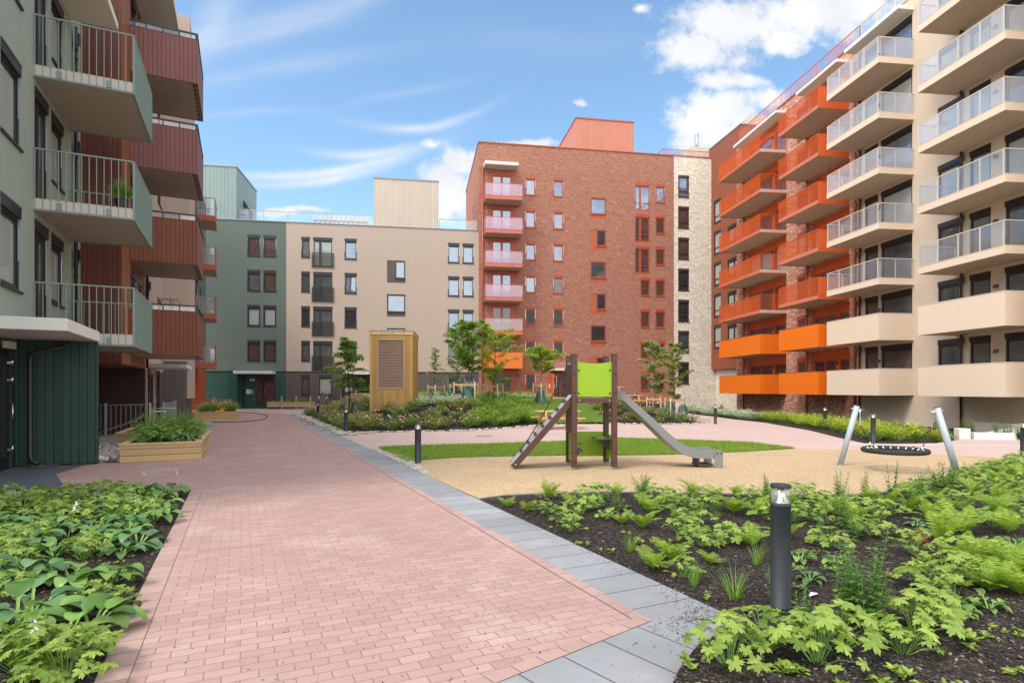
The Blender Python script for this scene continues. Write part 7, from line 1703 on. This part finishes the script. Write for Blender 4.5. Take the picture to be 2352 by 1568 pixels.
# ================================================================== TREES
def tree(x, y, z, h, cb, rad, nl, ls, mat, label, seed, shape='round', tr=.035, bark='bark', limbs=22, up=.7, droop=.2, mid=.45):
    rr = random.Random(seed); t = empty('young_tree', (x, y, z), 0, label, 'tree')
    b = MB(); pts = []; N = 12
    for i in range(N + 1): s_ = i / N; pts.append(Vector((math.sin(s_ * 3 + seed) * .05, math.cos(s_ * 2.3 + seed) * .05 - .05, s_ * h * .94)))
    b.tube(pts, [tr * (1 - .85 * i / N) + .004 for i in range(N + 1)], 8); b.build('trunk', bark, t)
    br = MB(); lf = MB(); tips = []
    for i in range(limbs):
        s_ = (i + rr.random() * .8) / limbs; zz = cb + (h * .93 - cb) * s_ ** .9; k = min(N - 1, int(zz / (h * .94) * N)); base_ = pts[k].copy(); base_.z = zz
        if shape == 'round': R = rad * max(.22, math.sin(math.pi * (.14 + .84 * s_)) ** .7)
        elif shape == 'cone': R = rad * (1 - .78 * s_) * (1 if s_ > .1 else .8)
        elif shape == 'vase': R = rad * (.35 + .75 * math.sin(math.pi * (.1 + .75 * s_)))
        else: R = rad * (.5 + .5 * math.sin(math.pi * s_))
        az = i * 2.4 + rr.uniform(-.5, .5); R *= rr.uniform(.7, 1.12); e = up + rr.uniform(-.15, .2); p = base_.copy(); P_ = [p.copy()]; n_ = 6
        for q in range(n_): p = p + Vector((math.cos(az) * math.cos(e), math.sin(az) * math.cos(e), math.sin(e))) * R / n_ * 1.15; e -= droop * rr.uniform(.4, 1.2); az += rr.gauss(0, .12); P_.append(p.copy())
        br.tube(P_, [tr * .32 * (1 - .8 * q / n_) for q in range(n_ + 1)], 4, False)
        for q in range(1, n_ + 1):
            for m_ in range(2):
                a2 = az + rr.choice((-1, 1)) * rr.uniform(.5, 1.2); l2 = R * rr.uniform(.2, .42) * (1.1 - q / n_ * .5); e2 = rr.uniform(-.1, .6); tip = P_[q] + Vector((math.cos(a2) * math.cos(e2), math.sin(a2) * math.cos(e2), math.sin(e2))) * l2; tips.append((P_[q], tip)); br.tube([P_[q], tip], [.004, .002], 3, False)
    br.build('branches', bark, t)
    nl = int(nl * 1.7); ls *= 1.25; per = max(1, nl // len(tips))
    for a, c in tips:
        for k in range(per):
            s_ = rr.uniform(.15, 1.1); p = a.lerp(c, s_) + Vector((rr.gauss(0, ls * .5), rr.gauss(0, ls * .5), rr.gauss(0, ls * .35))); az = math.atan2(c.y - a.y, c.x - a.x) + rr.gauss(0, .9); l = ls * rr.uniform(.7, 1.25); d_ = Vector((math.cos(az), math.sin(az), rr.uniform(-.7, .15))).normalized(); s2 = d_.cross(Vector((rr.gauss(0, .35), rr.gauss(0, .35), 1))).normalized() * l * .24; m2 = p + d_ * l * .45
            lf.add([p, m2 - s2, p + d_ * l - Vector((0, 0, l * .12)), m2 + s2], [(0, 1, 2), (0, 2, 3)])
    lf.build('crown', mat, t); return t
def at(px_, Y): return (px_ - CX) / F * Y
TR_ = [(800, 30.0, 765, 3.15, 'lf_tree_a', 'bark_dark', 'cone', 1.2, 1.15, 3400, .10, 'tiered dark green young tree left of the timber vent', 1),
       (1077, 28.4, 731, 3.3, 'lf_tree_a', 'bark', 'round', 1.5, 1.22, 4200, .115, 'largest round-crowned staked tree before the beige and brick corner', 2),
       (1001, 33.0, 790, 1.9, 'lf_tree_c', 'bark_dark', 'cone', 1.15, .50, 700, .09, 'thin sparse sapling right of the timber vent', 3),
       (1050, 31.5, 800, 1.0, 'lf_tree_c', 'bark', 'col', .5, .62, 1900, .07, 'fine-leaved feathery tree behind the largest one', 4),
       (1136, 30.0, 748, .75, 'lf_tree_b', 'bark_dark', 'vase', .75, 1.05, 2600, .10, 'loose yellow-green tree in front of the orange balcony', 5),
       (1241, 31.5, 797, 1.55, 'lf_tree_b', 'bark', 'round', 1.6, 1.02, 2400, .11, 'small umbrella-shaped lime tree left of the play tower', 6),
       (1501, 33.0, 772, 1.35, 'lf_tree_c', 'bark', 'col', 1.3, .80, 2600, .10, 'grey-green young tree right of the tower, left of two', 7),
       (1547, 29.8, 778, .95, 'lf_tree_d', 'bark', 'round', .95, .85, 3000, .09, 'olive-leaved young tree with wide lower crown, right of two', 8)]
stake_tpl = {}
def stake_set(x, y, z, h, spread, label, rot, n=3):
    t = empty('tree_stakes', (x, y, z), rot, label, 'tree stakes', 'timber stakes around young trees')
    P_ = []
    for k in range(n):
        a = k * 2 * math.pi / n + .5; p = (spread * math.cos(a), spread * math.sin(a)); P_.append(p); b = MB(); b.tube([(p[0], p[1], -.1), (p[0] * .97, p[1] * .97, h)], .035, 8); b.build('stake', 'timber_pale', t)
    for i in range(n):
        a, c = P_[i], P_[(i + 1) % n] if i < n - 1 else (0, 0)
        A, C_ = Vector((*a, h - .12)), Vector((*c, h - .15)); 
        if i == n - 1: C_ = Vector((0, 0, h - .15))
        tdir = (C_ - A).normalized(); sd = Vector((-tdir.y, tdir.x, 0)) * .012; b = MB(); b.add([A - sd - Vector((0, 0, .045)), C_ - sd - Vector((0, 0, .045)), C_ + sd - Vector((0, 0, .045)), A + sd - Vector((0, 0, .045)), A - sd + Vector((0, 0, .045)), C_ - sd + Vector((0, 0, .045)), C_ + sd + Vector((0, 0, .045)), A + sd + Vector((0, 0, .045))], [(0, 3, 2, 1), (4, 5, 6, 7), (0, 1, 5, 4), (1, 2, 6, 5), (2, 3, 7, 6), (3, 0, 4, 7)]); b.build('tie_board', 'timber_pale', t)
    return t
def bag(x, y, z, label, seed, s_=1.0, rot=0):
    rr = random.Random(seed); t = empty('watering_bag', (x, y, z), rot, label, 'watering bag', 'green watering bags at the tree feet'); t.scale = (s_, s_, s_)
    b = MB(); b.smooth = True; prof = []; seg = 22; rows = 11; vs = []
    for i in range(rows):
        t_ = i / (rows - 1); w_ = .27 * (1 - .42 * t_ ** 1.6) * (1 if i else .93); d_ = .17 * (1 - .75 * t_)
        for k in range(seg):
            a = 2 * math.pi * k / seg; wr = 1 + .09 * math.sin(a * 5 + seed + t_ * 4) + .06 * math.sin(a * 9 - t_ * 7 + seed * 2); vs.append((w_ * wr * math.cos(a) + .04 * t_ * math.sin(seed), d_ * wr * math.sin(a), .66 * t_ + .02 * math.sin(a * 3 + seed) * t_))
    fs = [(i * seg + k, i * seg + (k + 1) % seg, (i + 1) * seg + (k + 1) % seg, (i + 1) * seg + k) for i in range(rows - 1) for k in range(seg)] + [tuple(range(seg - 1, -1, -1)), tuple((rows - 1) * seg + k for k in range(seg))]
    b.add(vs, fs); b.build('bag', 'bag_green', t)
    b = MB(); b.tube([(-.1, 0, .64), (-.06, 0, .76), (.02, 0, .70), (.06, 0, .78), (.12, 0, .63)], .018, 5); b.build('strap', 'rope_black', t)
    return t
side = ['the dark tiered tree', 'the largest round tree', 'the thin sapling', 'the feathery tree', 'the loose yellow-green tree', 'the umbrella-shaped lime tree', 'the grey-green tree right of the tower', 'the olive-leaved tree on the right']
for i, (px_, Y, ty_, cb, mat, bk, shp, cbm, rad, nl, ls, lab, sd_) in enumerate(TR_):
    X = at(px_, Y); z = H(X, Y); zt = CAMH + (HY - ty_) / F * Y
    tree(X, Y, z, zt - z, cbm if cbm > 1.0 or i in (3, 4, 7) else cbm, rad, nl, ls, mat, lab, sd_, shp, bark=bk, limbs=26 if i in (0, 1) else 18, up=.75 if shp != 'cone' else .35, droop=.14)
    sh = [.95, 1.05, .95, 1.0, 1.0, 1.05, 1.1, 1.05][i]
    stake_set(X, Y, z, sh + .05, [.45, .75, .55, .4, .62, .42, .45, .60][i], 'pale timber stakes and tie boards around ' + side[i], [.2, .5, .1, .8, .3, 2.2, .9, 1.6][i])
    nb = [2, 1, 2, 2, 2, 1, 2, 2][i]
    for k in range(nb):
        bx = X + ([.0] if nb == 1 else [-.26, .42])[k]; by = Y - .25 - .05 * k; bag(bx, by, H(bx, by), ('green watering bag at the foot of ' if nb == 1 else ('left green watering bag at the foot of ', 'right green watering bag at the foot of ')[k]) + side[i], i * 3 + k + 1, [.85, 1.25, .85, .95, .85, 1.1, .95, 1.1][i], rv.uniform(-.4, .4))
